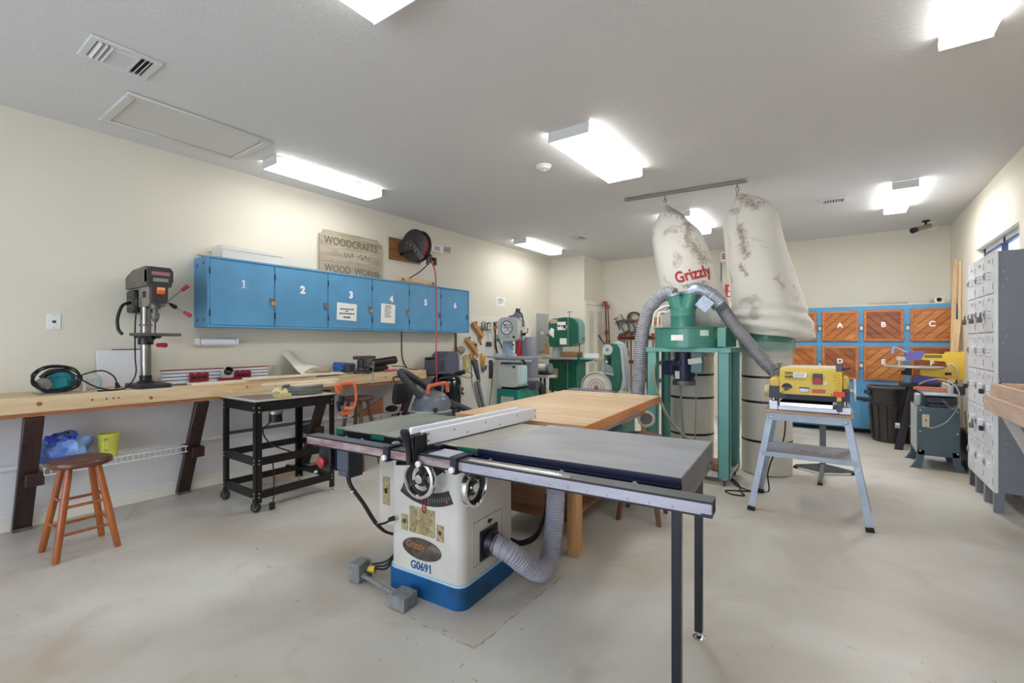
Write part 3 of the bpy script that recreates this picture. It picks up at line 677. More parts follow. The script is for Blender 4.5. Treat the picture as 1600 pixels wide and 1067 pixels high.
b = B(); b.cyl((-4.36, 3.37, BZ + 0.09), (-4.31, 3.37, BZ + 0.09), 0.018, 0.018, 12); b.build('screw', steel, t)
b = B(); b.cyl((-4.325, 3.37, BZ - 0.10), (-4.325, 3.385, BZ + 0.13), 0.006, 0.006, 8); b.sph((-4.325, 3.37, BZ - 0.10), 0.012); b.sph((-4.325, 3.385, BZ + 0.13), 0.012); b.build('handle', steel, t)
b = B(); b.box(-4.64, -4.56, 3.22, 3.31, BZ + 0.03, BZ + 0.11, 0.008); b.build('anvil', vg, t)
t = thing('leaf_blower_tube', 'fat black plastic blower tube lying on the bench beyond the vise', 'blower', (-4.66, 3.75, BZ))
B().cyl((-4.64, 3.52, BZ + 0.10), (-4.66, 3.98, BZ + 0.135), 0.045, 0.05, 18).build('tube', black_plastic, t)
b = B(); b.box(-4.68, -4.60, 3.58, 3.84, BZ + 0.001, BZ + 0.075, 0.02); b.build('body', black_plastic, t)
b = B(); b.box(-4.54, -4.49, 3.70, 3.88, BZ + 0.002, BZ + 0.03, 0.008); b.build('red_grip', mat('faded_red_grip', (176, 84, 90), 0.5), t)
b = B(); b.tube([(-4.62, 3.9, BZ + 0.06), (-4.56, 4.02, BZ + 0.05), (-4.5, 4.12, BZ + 0.012), (-4.46, 4.2, BZ + 0.007)], 0.005, 6); b.build('cord', rubber, t)

# ------------------------------------------------------------------ on the left wall
t = thing('wall_plate', 'white phone jack plate high on the left wall above the teal saw', 'plate', (XL, 0.865, 1.515))
B().box(XL, XL + 0.007, 0.826, 0.904, 1.457, 1.573, 0.003).build('cover', white_plastic, t)
B().box(XL + 0.006, XL + 0.010, 0.855, 0.876, 1.505, 1.525).build('jack', dark_grey, t)
for z in (1.468, 1.562): B().cyl((XL + 0.005, 0.865, z), (XL + 0.0095, 0.865, z), 0.004, 0.004, 8).build('screw', steel, t)
t = thing('paper_roll_holder', 'white paper roll fixed to the wall below the blue cabinets', 'roll', (-4.83, 1.99, 1.36))
B().cyl((-4.835, 1.83, 1.362), (-4.835, 2.13, 1.362), 0.036, 0.036, 20).build('roll', mat('white_roll', (236, 240, 248), 0.6), t)
b = B(); b.box(XL, -4.80, 1.80, 1.825, 1.33, 1.395, 0.006); b.box(XL, -4.80, 2.135, 2.16, 1.33, 1.395, 0.006); b.build('end_holder', white_plastic, t)

# blue wall cabinet with six numbered doors
CX, CY0, CY1, CZ0, CZ1 = -4.60, 1.80, 5.36, 1.495, 2.133
t = thing('wall_cabinet', 'long blue wall cabinet with six numbered doors above the bench', 'cabinet', (-4.74, 3.58, CZ0))
b = B(); b.box(XL + 0.001, CX - 0.018, CY0, CY1, CZ0, CZ1, 0.003); b.build('body', blue_cab, t)
b = B()
for z0, z1 in ((CZ0, CZ0 + 0.018), (CZ1 - 0.018, CZ1)): b.box(CX - 0.018, CX + 0.004, CY0, CY1, z0, z1, 0.002)
b.box(CX - 0.018, CX + 0.004, CY0, CY0 + 0.018, CZ0 + 0.018, CZ1 - 0.018); b.box(CX - 0.018, CX + 0.004, CY1 - 0.018, CY1, CZ0 + 0.018, CZ1 - 0.018)
b.build('face_frame', blue_cab, t)
for (x, z) in ((-4.80, 2.06), (-4.67, 2.07), (-4.80, 1.56), (-4.67, 1.56)):
    B().cyl((x, CY0 - 0.004, z), (x, CY0 + 0.002, z), 0.016, 0.016, 12).build('plug', dull_steel, t)
pitch = (CY1 - CY0 - 0.036) / 6
for k in range(6):
    y0 = CY0 + 0.018 + k * pitch + 0.004; y1 = y0 + pitch - 0.008
    d = B().box(CX - 0.016, CX, y0, y1, CZ0 + 0.022, CZ1 - 0.022, 0.002).build('door', blue_cab, t)
    cy = (y0 + y1) / 2
    if k == 0: digit_one('number', 0.078, white_ink, d, faceM('+X', (CX + 0.0012, cy, 1.905)))
    else: text('number', str(k + 1), 0.105, white_ink, d, faceM('+X', (CX + 0.0012, cy + 0.0, 1.905 - 0.004 * k)), bold=0.006)
    for z in (1.62, 2.0): B().cyl((CX + 0.003, y0 - 0.002, z - 0.03), (CX + 0.003, y0 - 0.002, z + 0.03), 0.006, 0.006, 8).build('hinge', black_paint, d)
    zl = 1.745 - 0.005 * k; rs = 0.3 if k % 2 else -0.25
    if True:
        B().box(CX, CX + 0.004, y1 - 0.05, y1 + 0.004, zl + 0.012, zl + 0.045).build('hasp', dull_steel, d)
        pl = B().obox((CX + 0.018, y1 - 0.022, zl - 0.008), (0.018, 0.044, 0.04), (rs, 0, 0), 0.004).build('padlock', brass if k in (0, 2, 3) else dull_steel, d)
def notice(name, lab, y0, y1, z0, z1, x, lines, big=()):
    t = thing(name, lab, 'notice', (x, (y0 + y1) / 2, z0))
    B().obox((x + 0.003, (y0 + y1) / 2, (z0 + z1) / 2), (0.0015, y1 - y0, z1 - z0), (R(-2), 0, 0)).build('sheet', paper, t)
    b = B(); rnd = random.Random(len(lab))
    for (zz, a, c, h) in lines:
        y = y0 + (y1 - y0) * a
        while y < y0 + (y1 - y0) * c:
            wd = rnd.uniform(0.012, 0.04) * (y1 - y0) / 0.2; b.box(x + 0.004, x + 0.0046, y, min(y + wd, y0 + (y1 - y0) * c), z0 + (z1 - z0) * zz, z0 + (z1 - z0) * (zz + h)); y += wd + 0.006
    o = b.build('print', ink, t); o['kind'] = 'stuff'
    return t
notice('taped_notice', 'white landscape notice taped to blue door three', 3.10, 3.36, 1.605, 1.80, CX, [(0.62, .16, .84, .07), (0.50, .42, .58, .06), (0.36, .12, .88, .07), (0.14, .32, .68, .08)])
notice('taped_notice', 'white portrait notice taped to blue door four below its number', 3.71, 3.93, 1.595, 1.83, CX, [(0.86, .3, .7, .05)] + [(0.78 - 0.07 * i, .25, .75 - 0.08 * (i % 3), .03) for i in range(8)])
# on top of the cabinet
t = thing('cardboard_box', 'shallow white box sitting on top of the blue wall cabinet', 'box', (-4.72, 2.21, CZ1))
bw = mat('white_box_card', (226, 224, 218), 0.6)
B().box(-4.85, -4.64, 1.94, 2.50, CZ1 + 0.001, CZ1 + 0.12, 0.003).build('tray', bw, t)
B().box(-4.855, -4.635, 1.935, 2.505, CZ1 + 0.085, CZ1 + 0.125, 0.003).build('lid', bw, t)
tag(B().box(-4.72, -4.65, 1.76, 1.93, CZ1 + 0.001, CZ1 + 0.018).build('wood_strip', pine), 'short pale strip on the left end of the blue wall cabinet', 'strip')
tag(B().box(-4.69, -4.645, 2.52, 3.05, CZ1 + 0.001, CZ1 + 0.014).build('wood_strip', pine), 'thin strip on the blue cabinet between the white box and the carved sign', 'strip')
t = thing('wood_block', 'pale wooden beam with pegs on top of blue door five', 'wood', (-4.68, 4.38, CZ1))
B().box(-4.74, -4.64, 4.06, 4.70, CZ1 + 0.012, CZ1 + 0.065, 0.006).build('beam', pine, t)
for y in (4.10, 4.64): B().cyl((-4.645, y, CZ1 + 0.04), (-4.632, y, CZ1 + 0.04), 0.016, 0.016, 10).build('peg', old_wood, t)
B().box(-4.73, -4.66, 4.03, 4.62, CZ1 + 0.001, CZ1 + 0.012).build('base_strip', old_wood, t)
# carved wooden sign
t = thing('carved_sign', 'weathered wooden sign carved with lettering standing on the blue cabinet', 'sign', (-4.86, 3.47, CZ1))
sy0, sy1, sz0, sz1, c_ = 3.045, 3.91, CZ1 + 0.001, 2.655, 0.055
def corner(y, z, sy, sz):
    return [(y + sy * c_ * math.cos(a), z + sz * c_ * math.sin(a)) for a in (R(0), R(30), R(60), R(90))]
poly = [(sy0, sz0), (sy1, sz0)] + list(corner(sy1, sz1, -1, -1))[::-1] + corner(sy0, sz1, 1, -1)
sgn = B().prism(poly, -4.865, -4.835, 'X').build('board', wood('weathered_board', (186, 176, 156), (150, 138, 116), 'Y', rough=0.7, scale=7), t)
carv = mat('carved_letters', (112, 98, 78), 0.8)
text('lettering', 'WOODCRAFTS', 0.125, carv, sgn, faceM('+X', (-4.8340, 3.47, 2.535)), bold=0.001, sx=0.86)
text('lettering', 'WOOD  WORMS', 0.115, carv, sgn, faceM('+X', (-4.8340, 3.49, 2.215)), bold=0.0, sx=0.88)
b = B()
for y0, p in ((3.36, [(0, .06), (.02, 0), (.05, .05), (.08, 0), (.11, .06), (.12, .01)]), (3.55, [(0, .02), (.05, .06), (.06, 0), (.10, .04), (.11, .06), (.15, .02), (.18, .05)])):
    b.tube([(-4.834, y0 + q[0], 2.37 + q[1]) for q in p], 0.004, 5, 4)
b.build('carved_scroll', carv, sgn)
# hose reel on its board
t = thing('hose_reel', 'black air hose reel on a brown board above the blue cabinets, red hose hanging', 'hose reel', (-4.87, 4.32, 2.6))
bd = B().box(XL, XL + 0.02, 4.06, 4.62, 2.455, 2.745, 0.002).build('mounting_board', wood('brown_plank', (150, 106, 60), (112, 76, 42), 'Y'), t)
B().box(XL + 0.02, XL + 0.04, 4.24, 4.42, 2.53, 2.69).build('wall_bracket', black_paint, t)
for y in (4.24, 4.41): pass
rl = B(); ax = (-0.1, 1, 0)
axv = Vector(ax).normalized(); cc = Vector((-4.62, 4.31, 2.635))
for s_ in (-0.055, 0.055):
    rl.lathe(cc + axv * (s_ - 0.006), [(0.03, 0), (0.205, 0.0), (0.215, 0.006), (0.205, 0.012), (0.03, 0.012)], 36, d=ax)
rl.lathe(cc - axv * 0.055, [(0.09, 0), (0.09, 0.11)], 24, d=ax); rl.build('drum', mat('reel_black', (44, 42, 42), 0.5), t)
b = B()
for k in range(4): b.torus(cc + axv * (-0.033 + 0.022 * k), ax, 0.165, 0.012, 36, 8)
b.build('hose_windings', mat('red_hose', (190, 64, 66), 0.5), t)
for s_ in (-0.1, 0.1):
    q = cc + axv * s_
    b = B(); b.bar(Vector((-4.85, q.y, 2.62)), q + Vector((0.03, 0, 0)), 0.012, 0.14, up=(0, 0, 1)); b.bar(q + Vector((0, 0, 0.02)), q + Vector((0.15, 0.06, -0.19)), 0.014, 0.07, up=(0, 0, 1))
    br = b.build('side_arm', mat('bracket_black', (58, 52, 50), 0.45), t)
    for dx, dz in ((-0.08, 0.03), (-0.08, -0.03), (0.0, 0.0), (0.08, -0.1)):
        B().cyl(q + Vector((dx, 0, dz)) - axv * 0.012, q + Vector((dx, 0, dz)) + axv * 0.012, 0.01, 0.01, 8).build('bolt', steel, br)
ge = cc + Vector((0.16, 0.12, -0.20))
b = B(); b.box(ge.x - 0.03, ge.x + 0.03, ge.y - 0.07, ge.y - 0.06, ge.z - 0.05, ge.z + 0.05); b.box(ge.x - 0.03, ge.x + 0.03, ge.y + 0.06, ge.y + 0.07, ge.z - 0.05, ge.z + 0.05); b.box(ge.x - 0.03, ge.x + 0.03, ge.y - 0.07, ge.y + 0.07, ge.z + 0.045, ge.z + 0.052); b.build('hose_guide', dull_steel, t)
b = B(); b.tube([ge + Vector((0, 0, 0.09)), ge, (-4.445, 4.49, 2.25), (-4.44, 4.50, 1.6), (-4.44, 4.50, 1.2), (-4.42, 4.49, 0.80)], 0.009, 8, 8); b.build('hose_drop', mat('red_hose', (190, 64, 66), 0.5), t)
b = B(); b.tube([ge, (-4.60, 4.36, 2.30), (-4.86, 4.28, 2.14), (-4.868, 4.28, 1.9), (-4.868, 4.28, 1.2), (-4.86, 4.36, 1.0)], 0.007, 8, 8); b.build('supply_hose', rubber, t)
# emergency light / exit unit
t = thing('emergency_light', 'white emergency light box on the left wall right of the hose reel', 'light', (XL, 4.96, 2.72))
B().box(XL, XL + 0.06, 4.80, 5.03, 2.67, 2.775, 0.006).build('case', white_plastic, t)
B().box(XL + 0.059, XL + 0.063, 4.85, 4.96, 2.69, 2.755).build('label', lt_grey, t)
B().cyl((XL + 0.05, 5.06, 2.74), (XL + 0.12, 5.13, 2.73), 0.03, 0.045, 14).build('lamp_head', lt_grey, t)
notice('taped_notice', 'small white notice on the bare left wall above the pegboard', 6.40, 6.66, 1.99, 2.14, XL, [(0.7, .2, .8, .1), (0.5, .15, .85, .08), (0.3, .2, .7, .08)])
# electrical panel
tag(B().box(XL + 0.001, XL + 0.008, 7.62, 8.17, 1.06, 1.97, 0.002).build('backing_board', white_trim), 'white backing board behind the grey electrical panel', 'board')
t = thing('electrical_panel', 'grey electrical panel on the left wall behind the tall grey drum', 'panel', (XL, 7.9, 1.15))
B().box(XL + 0.008, XL + 0.03, 7.68, 8.12, 1.13, 1.92, 0.004).build('case', MATS.get('panel_grey') or mat('panel_grey', (172, 172, 174), 0.45), t)
d = B().box(XL + 0.03, XL + 0.042, 7.72, 8.08, 1.17, 1.88, 0.003).build('door', mat('panel_grey', (172, 172, 174), 0.45), t)
B().box(XL + 0.042, XL + 0.044, 7.80, 7.90, 1.50, 1.56).build('label', paper, d)
B().cyl((XL + 0.042, 8.03, 1.49), (XL + 0.055, 8.03, 1.49), 0.018, 0.018, 12).build('latch', black_plastic, d)
# ------------------------------------------------------------------ pegboard and its tools
def peg_mat():
    m = bpy.data.materials.new('white_pegboard'); m.use_nodes = True; nt = m.node_tree; N = nt.nodes; Lk = nt.links
    b = N['Principled BSDF']; b.inputs['Roughness'].default_value = 0.55
    tc = N.new('ShaderNodeTexCoord'); sx = N.new('ShaderNodeSeparateXYZ'); Lk.new(tc.outputs['Object'], sx.inputs[0])
    acc = None
    for o in (1, 2):
        q = N.new('ShaderNodeMath'); q.operation = 'PINGPONG'; q.inputs[1].default_value = 0.0127; Lk.new(sx.outputs[o], q.inputs[0])
        p = N.new('ShaderNodeMath'); p.operation = 'POWER'; p.inputs[1].default_value = 2; Lk.new(q.outputs[0], p.inputs[0])
        if acc is None: acc = p
        else:
            a = N.new('ShaderNodeMath'); a.operation = 'ADD'; Lk.new(acc.outputs[0], a.inputs[0]); Lk.new(p.outputs[0], a.inputs[1]); acc = a
    lt = N.new('ShaderNodeMath'); lt.operation = 'LESS_THAN'; lt.inputs[1].default_value = 0.0034 ** 2; Lk.new(acc.outputs[0], lt.inputs[0])
    mx = N.new('ShaderNodeMix'); mx.data_type = 'RGBA'; mx.inputs[6].default_value = lin((234, 231, 220)); mx.inputs[7].default_value = lin((90, 84, 74)); Lk.new(lt.outputs[0], mx.inputs[0])
    Lk.new(mx.outputs[2], b.inputs['Base Color']); return m
t = thing('pegboard', 'large white pegboard on the left wall past the blue cabinets', 'pegboard', (XL, 6.1, 0.2))
B().box(XL + 0.012, XL + 0.02, 5.375, 6.95, 0.20, 1.79, 0.001).build('board', peg_mat(), t)
B().box(XL + 0.001, XL + 0.025, 5.345, 5.372, 0.0, 1.49).build('edge_strip', old_wood, t)
PX = XL + 0.02
peg_wood = wood('tool_beech', (206, 162, 104), (168, 112, 62), 'Y', scale=9)
def handplane(y, z, rot, lab):
    t = thing('wooden_hand_plane', lab, 'plane', (PX, y, z), group='wooden planes on the pegboard')
    M = Matrix.Translation((PX + 0.04, y, z)) @ Matrix.Rotation(R(rot), 4, 'X')
    b = B(M); b.box(-0.035, 0.035, -0.16, 0.16, -0.035, 0.035, 0.005); b.build('body', peg_wood, t)
    b = B(M); b.prism([(0.06, 0.03), (0.12, 0.03), (0.10, 0.10), (0.075, 0.11), (0.05, 0.09)], -0.012, 0.012, 'X'); b.build('handle', old_wood, t)
    b = B(M); b.cyl((0, -0.11, 0.03), (0, -0.11, 0.075), 0.014, 0.02, 12); b.build('knob', old_wood, t)
    b = B(M); b.obox((0, -0.01, 0.05), (0.045, 0.012, 0.11), (R(-38), 0, 0)); b.build('iron', dull_steel, t)
handplane(5.83, 1.55, -42, 'beech hand plane hung highest on the pegboard beside blue door six')
handplane(5.67, 1.30, -40, 'beech hand plane hung lower on the pegboard, below the other plane')
def marking(y, z, rot, lab):
    t = thing('marking_gauge', lab, 'gauge', (PX, y, z), group='wooden gauges on the pegboard')
    M = Matrix.Translation((PX + 0.03, y, z)) @ Matrix.Rotation(R(rot), 4, 'X')
    B(M).box(-0.012, 0.012, -0.012, 0.012, -0.10, 0.10, 0.003).build('stem', red_wood, t)
    B(M).box(-0.025, 0.025, -0.03, 0.03, -0.02, 0.02, 0.006).build('fence', peg_wood, t)
marking(5.90, 1.40, 20, 'small wooden gauge hanging under the upper hand plane')
marking(5.76, 1.18, -30, 'small wooden gauge hanging under the lower hand plane')
# G clamps in the upper row
def cclamp(name, lab, y, z, s, rot=0, m=None, x=PX + 0.03, group=None, rz=0, ysc=1.0):
    m = m or dull_steel
    t = thing(name, lab, 'clamp', (x, y, z), rz, group)
    M = MW[t.name] @ Matrix.Rotation(R(rot), 4, 'X') @ Matrix.Diagonal((1, ysc, 1, 1))
    b = B(M); b.tube([(0, 0.45 * s, 0.5 * s), (0, -0.2 * s, 0.55 * s), (0, -0.42 * s, 0.4 * s), (0, -0.5 * s, 0), (0, -0.42 * s, -0.4 * s), (0, -0.2 * s, -0.55 * s), (0, 0.45 * s, -0.5 * s)], 0.09 * s, 8, 5); b.build('frame', m, t)
    b = B(M); b.cyl((0, 0.38 * s, -0.95 * s), (0, 0.38 * s, 0.15 * s), 0.05 * s, 0.05 * s, 8); b.cyl((0, 0.38 * s, 0.15 * s), (0, 0.38 * s, 0.22 * s), 0.11 * s, 0.11 * s, 12); b.build('screw', steel, t)
    b = B(M); b.cyl((0, 0.12 * s, -0.92 * s), (0, 0.64 * s, -0.92 * s), 0.03 * s, 0.03 * s, 8); b.build('tommy_bar', steel, t)
    return t
for k, (y, z, s, r, lab) in enumerate(((6.00, 1.63, 0.10, 20, 'first of the three small grey clamps high on the pegboard'), (6.07, 1.61, 0.11, 0, 'middle of the three small grey clamps high on the pegboard'), (6.15, 1.62, 0.11, -10, 'last of the three small grey clamps high on the pegboard'))):
    cclamp('c_clamp', lab, y, z, s, r, group='grey clamps on the pegboard')
t = thing('bow_saw', 'thin steel frame saw hanging between clamps on the pegboard', 'saw', (PX, 6.18, 1.5))
b = B(); b.tube([(PX + 0.02, 6.10, 1.68), (PX + 0.02, 6.13, 1.45), (PX + 0.02, 6.15, 1.30)], 0.006, 6, 4); b.tube([(PX + 0.02, 6.17, 1.68), (PX + 0.02, 6.24, 1.45), (PX + 0.02, 6.30, 1.22)], 0.006, 6, 4); b.build('frame', lt_grey, t)
B().box(PX + 0.01, PX + 0.035, 6.08, 6.22, 1.28, 1.36, 0.01).build('handle', dark_grey, t)
t = thing('spring_pincer', 'rusty orange pincer clamp on the pegboard left of the white band saw', 'clamp', (PX, 6.33, 1.5))
b = B(); b.tube([(PX + 0.02, 6.30, 1.70), (PX + 0.02, 6.33, 1.58), (PX + 0.02, 6.34, 1.3), (PX + 0.02, 6.42, 1.1)], 0.013, 8, 5); b.build('bar', black_paint, t)
b = B(); b.obox((PX + 0.03, 6.33, 1.60), (0.03, 0.10, 0.05), (0.4, 0, 0), 0.008); b.obox((PX + 0.03, 6.34, 1.66), (0.02, 0.03, 0.11), (-0.3, 0, 0), 0.006); b.build('jaw', mat('rust_orange', (168, 98, 66), 0.6), t)
for k, (y, z, lab) in enumerate(((6.52, 1.28, 'grey bar clamp lying slanted behind the band saw table'), (6.72, 1.42, 'dark bar clamp beside the white band saw cover'))):
    t = thing('bar_clamp', lab, 'clamp', (PX, y, z))
    B().bar((PX + 0.02, y - 0.14, z + 0.2), (PX + 0.02, y + 0.14, z - 0.2), 0.022, 0.012, up=(1, 0, 0)).build('bar', dull_steel, t)
    B().obox((PX + 0.03, y - 0.10, z + 0.13), (0.03, 0.09, 0.04), (0.6, 0, 0), 0.006).build('jaw', dark_grey, t)
    B().obox((PX + 0.03, y + 0.10, z - 0.13), (0.03, 0.09, 0.04), (0.6, 0, 0), 0.006).build('jaw', dark_grey, t)
t = thing('sanding_disc', 'round dark sanding disc hanging at the pegboard edge', 'disc', (PX, 5.42, 0.93))
B().lathe((PX + 0.002, 5.42, 0.93), [(0.10, 0), (0.10, 0.014), (0.035, 0.018), (0.03, 0.03), (0.0, 0.03)], 24, d=(1, 0.05, 0)).build('disc', mat('disc_brown', (78, 70, 64), 0.7, var=0.2), t)
B().cyl((PX + 0.02, 5.42, 0.93), (PX + 0.04, 5.42, 0.93), 0.028, 0.02, 14).build('hub', lt_grey, t)
t = thing('wooden_template', 'pale olive wooden template hanging beside the round disc', 'template', (PX, 5.56, 1.02))
B().prism([(5.49, 0.90), (5.60, 0.89), (5.65, 0.93), (5.64, 1.12), (5.60, 1.15), (5.53, 1.14), (5.50, 1.08)], PX + 0.004, PX + 0.03, 'X').build('board', mat('olive_pale', (196, 188, 132), 0.6, var=0.2), t)
B().prism([(5.54, 0.94), (5.60, 0.94), (5.60, 1.08), (5.55, 1.08)], PX + 0.03, PX + 0.036, 'X').build('raised_centre', mat('olive_light', (214, 206, 158), 0.6), t)
tag(crumple and B().rings(crumple((PX + 0.03, 5.44, 1.23), (0.028, 0.08, 0.06), 4, 14, 8, 0.2)).build('wire_bundle', mat('wire_bundle', (172, 150, 132), 0.6)), 'small tan bundle of wire on the pegboard above the disc', 'bundle')
t = thing('hand_saw', 'hand saw hanging blade down on the pegboard, wooden handle at the top', 'saw', (PX, 5.78, 0.95))
B().prism([(5.70, 1.10), (5.86, 1.06), (5.94, 0.70), (5.90, 0.69)], PX + 0.012, PX + 0.015, 'X').build('blade', mat('saw_blade', (160, 160, 170), 0.3, 0.9), t)
B().bar((PX + 0.014, 5.69, 1.11), (PX + 0.014, 5.895, 0.69), 0.016, 0.012, up=(1, 0, 0)).build('spine', black_paint, t)
b = B(); b.torus((PX + 0.016, 5.78, 1.14), (1, 0, 0), 0.06, 0.018, 16, 8, sc=(1.3, 0.8)); b.obox((PX + 0.016, 5.70, 1.12), (0.03, 0.05, 0.12), (0.5, 0, 0), 0.008); b.build('handle', peg_wood, t)
t = thing('spring_clamp', 'yellow and orange spring clamp under the pegboard hand saw row', 'clamp', (PX, 5.99, 1.05))
b = B(); b.obox((PX + 0.03, 5.96, 1.06), (0.03, 0.04, 0.22), (0.15, 0, 0), 0.01); b.obox((PX + 0.03, 6.01, 1.0), (0.03, 0.035, 0.26), (-0.2, 0, 0), 0.01); b.build('jaw', mat('amber_plastic', (206, 156, 46), 0.4), t)
b = B(); b.obox((PX + 0.035, 5.98, 0.90), (0.03, 0.04, 0.1), (0.1, 0, 0), 0.012); b.obox((PX + 0.035, 6.05, 0.93), (0.03, 0.035, 0.09), (-0.2, 0, 0), 0.01); b.build('grip', mat('violet_grip', (86, 80, 140), 0.5), t)
tag(B().box(PX + 0.004, PX + 0.012, 6.17, 6.26, 0.74, 1.05, 0.002).build('steel_square', dark_grey), 'dark steel square blade hanging left of the white band saw stand', 'square')
t = thing('folding_level', 'long silver aluminium level leaning down the pegboard', 'level', (PX, 5.95, 0.45))
B().bar((PX + 0.03, 5.82, 0.73), (PX + 0.03, 6.06, 0.06), 0.10, 0.03, up=(1, 0, 0), bev=0.004).build('web', mat('level_silver', (178, 178, 188), 0.35, 0.6), t)
B().bar((PX + 0.046, 5.80, 0.72), (PX + 0.046, 6.03, 0.06), 0.02, 0.01, up=(1, 0, 0)).build('groove', dark_grey, t)
b = B(); b.tube([(PX + 0.01, 5.70, 1.05), (PX + 0.02, 5.72, 0.7), (PX + 0.07, 5.80, 0.35), (PX + 0.08, 5.93, 0.17), (PX + 0.08, 6.05, 0.2), (PX + 0.04, 6.20, 0.6), (PX + 0.01, 6.28, 1.0)], 0.006, 6, 8)
tag(b.build('hanging_cord', rubber), 'thin black cord looping down the pegboard beside the silver level', 'cord')
t = thing('mallet', 'red handled wooden mallet hanging low on the pegboard', 'mallet', (PX, 5.41, 0.48))
B().bar((PX + 0.02, 5.39, 0.58), (PX + 0.02, 5.43, 0.36), 0.035, 0.022, up=(1, 0, 0), bev=0.005).build('handle', mat('oxblood_handle', (104, 40, 34), 0.5), t)
b = B(); b.obox((PX + 0.03, 5.42, 0.60), (0.04, 0.15, 0.04), (0.5, 0, 0), 0.006); b.obox((PX + 0.03, 5.46, 0.565), (0.03, 0.09, 0.03), (-0.6, 0, 0), 0.006); b.build('head', old_wood, t)

# ------------------------------------------------------------------ stools
def make_stool(label, loc, h, rs, rf, rz, smat, lmat, rungs=(0.33, 0.62)):
    t = thing('wooden_stool', label, 'stool', loc, rz, 'round wooden stools')
    M = MW[t.name]
    B(M).lathe((0, 0, h - 0.042), [(rs - 0.016, 0), (rs - 0.003, 0.006), (rs, 0.016), (rs, 0.026), (rs - 0.006, 0.038), (rs - 0.02, 0.042), (rs * 0.6, 0.038), (0, 0.036)], 40).build('seat', smat, t)
    feet = []
    for k in range(4):
        a = R(45 + 90 * k); top = Vector((rs * 0.60 * math.cos(a), rs * 0.60 * math.sin(a), h - 0.04)); ft = Vector((rf * math.cos(a), rf * math.sin(a), 0.0))
        feet.append((ft, top))
        d = (top - ft)
        B(M).rings([[p + Vector((r * math.cos(2 * PI * j / 14), r * math.sin(2 * PI * j / 14), 0)) for j in range(14)] for p, r in ((ft, 0.016), (ft + d * 0.02, 0.019), (ft + d * 0.5, 0.0205), (top, 0.018))]).build('leg', lmat, t)
    for k in range(4):
        (f0, t0), (f1, t1) = feet[k], feet[(k + 1) % 4]
        for q in rungs:
            q2 = q - 0.05 * (k % 2)
            B(M).cyl(f0.lerp(t0, q2), f1.lerp(t1, q2), 0.0095, 0.0095, 10).build('rung', lmat, t)
    return t
make_stool('short round stool with brown seat and orange legs at the left bench', (-4.085, 0.85, 0), 0.60, 0.165, 0.215, 2, seat_wood, stool_wood)
brown_leg = wood('brown_stool_leg', (112, 76, 54), (80, 50, 36), 'Z', rough=0.4)
make_stool('taller brown stool against the bench behind the black cart', (-4.31, 3.17, 0), 0.765, 0.165, 0.235, 20, wood('brown_stool_seat', (92, 60, 48), (66, 40, 32), 'Y', rough=0.35), brown_leg, (0.28, 0.5))
make_stool('stool tucked under the butcher block table behind the saw extension', (-1.27, 3.55, 0), 0.64, 0.16, 0.215, 8, wood('umber_seat', (116, 88, 78), (88, 64, 58), 'Y', rough=0.4), wood('umber_leg', (128, 84, 62), (92, 56, 40), 'Z', rough=0.4))

# ------------------------------------------------------------------ black cart with router table
t = thing('router_cart', 'black bolted steel cart holding a router table, casters at one end', 'cart', (-4.08, 2.175, 0))
cx0, cx1, cy0, cy1, cz = -4.36, -3.79, 1.83, 2.53, 0.875
def angle_leg(x, y, z0, z1, sx, sy):
    b = B(); wdt, th = 0.05, 0.005
    b.box(x, x + sx * wdt, y, y + sy * th, z0, z1); b.box(x, x + sx * th, y, y + sy * wdt, z0, z1); return b
for x, y, sx, sy, z0 in ((cx1, cy0, -1, 1, 0.075), (cx0, cy0, 1, 1, 0.075), (cx1, cy1, -1, -1, 0.04), (cx0, cy1, 1, -1, 0.04)):
    lg = angle_leg(x, y, z0, cz - 0.002, sx, sy).build('leg', black_paint, t)
    b = B()
    for z in (0.12, 0.15, 0.385, 0.415, 0.80, 0.835):
        b.sph((x + sx * 0.025, y - sy * 0.003, z), 0.007, u=8, v=5); b.sph((x - sx * 0.003, y + sy * 0.025, z), 0.007, u=8, v=5)
    b.build('bolts', steel, lg)
for z0, z1 in ((0.105, 0.165), (0.37, 0.43), (0.80, 0.87)):
    for b in (B().box(cx0 + 0.003, cx1 - 0.003, cy0 + 0.003, cy0 + 0.007, z0, z1).box(cx0 + 0.003, cx1 - 0.003, cy0 + 0.007, cy0 + 0.03, z1 - 0.004, z1) , B().box(cx0 + 0.003, cx1 - 0.003, cy1 - 0.007, cy1 - 0.003, z0, z1).box(cx0 + 0.003, cx1 - 0.003, cy1 - 0.03, cy1 - 0.007, z1 - 0.004, z1),
              B().box(cx0 + 0.003, cx0 + 0.007, cy0 + 0.007, cy1 - 0.007, z0, z1), B().box(cx1 - 0.007, cx1 - 0.003, cy0 + 0.007, cy1 - 0.007, z0, z1).box(cx1 - 0.03, cx1 - 0.007, cy0 + 0.007, cy1 - 0.007, z1 - 0.003, z1)):
        b.build('rail', black_paint, t)
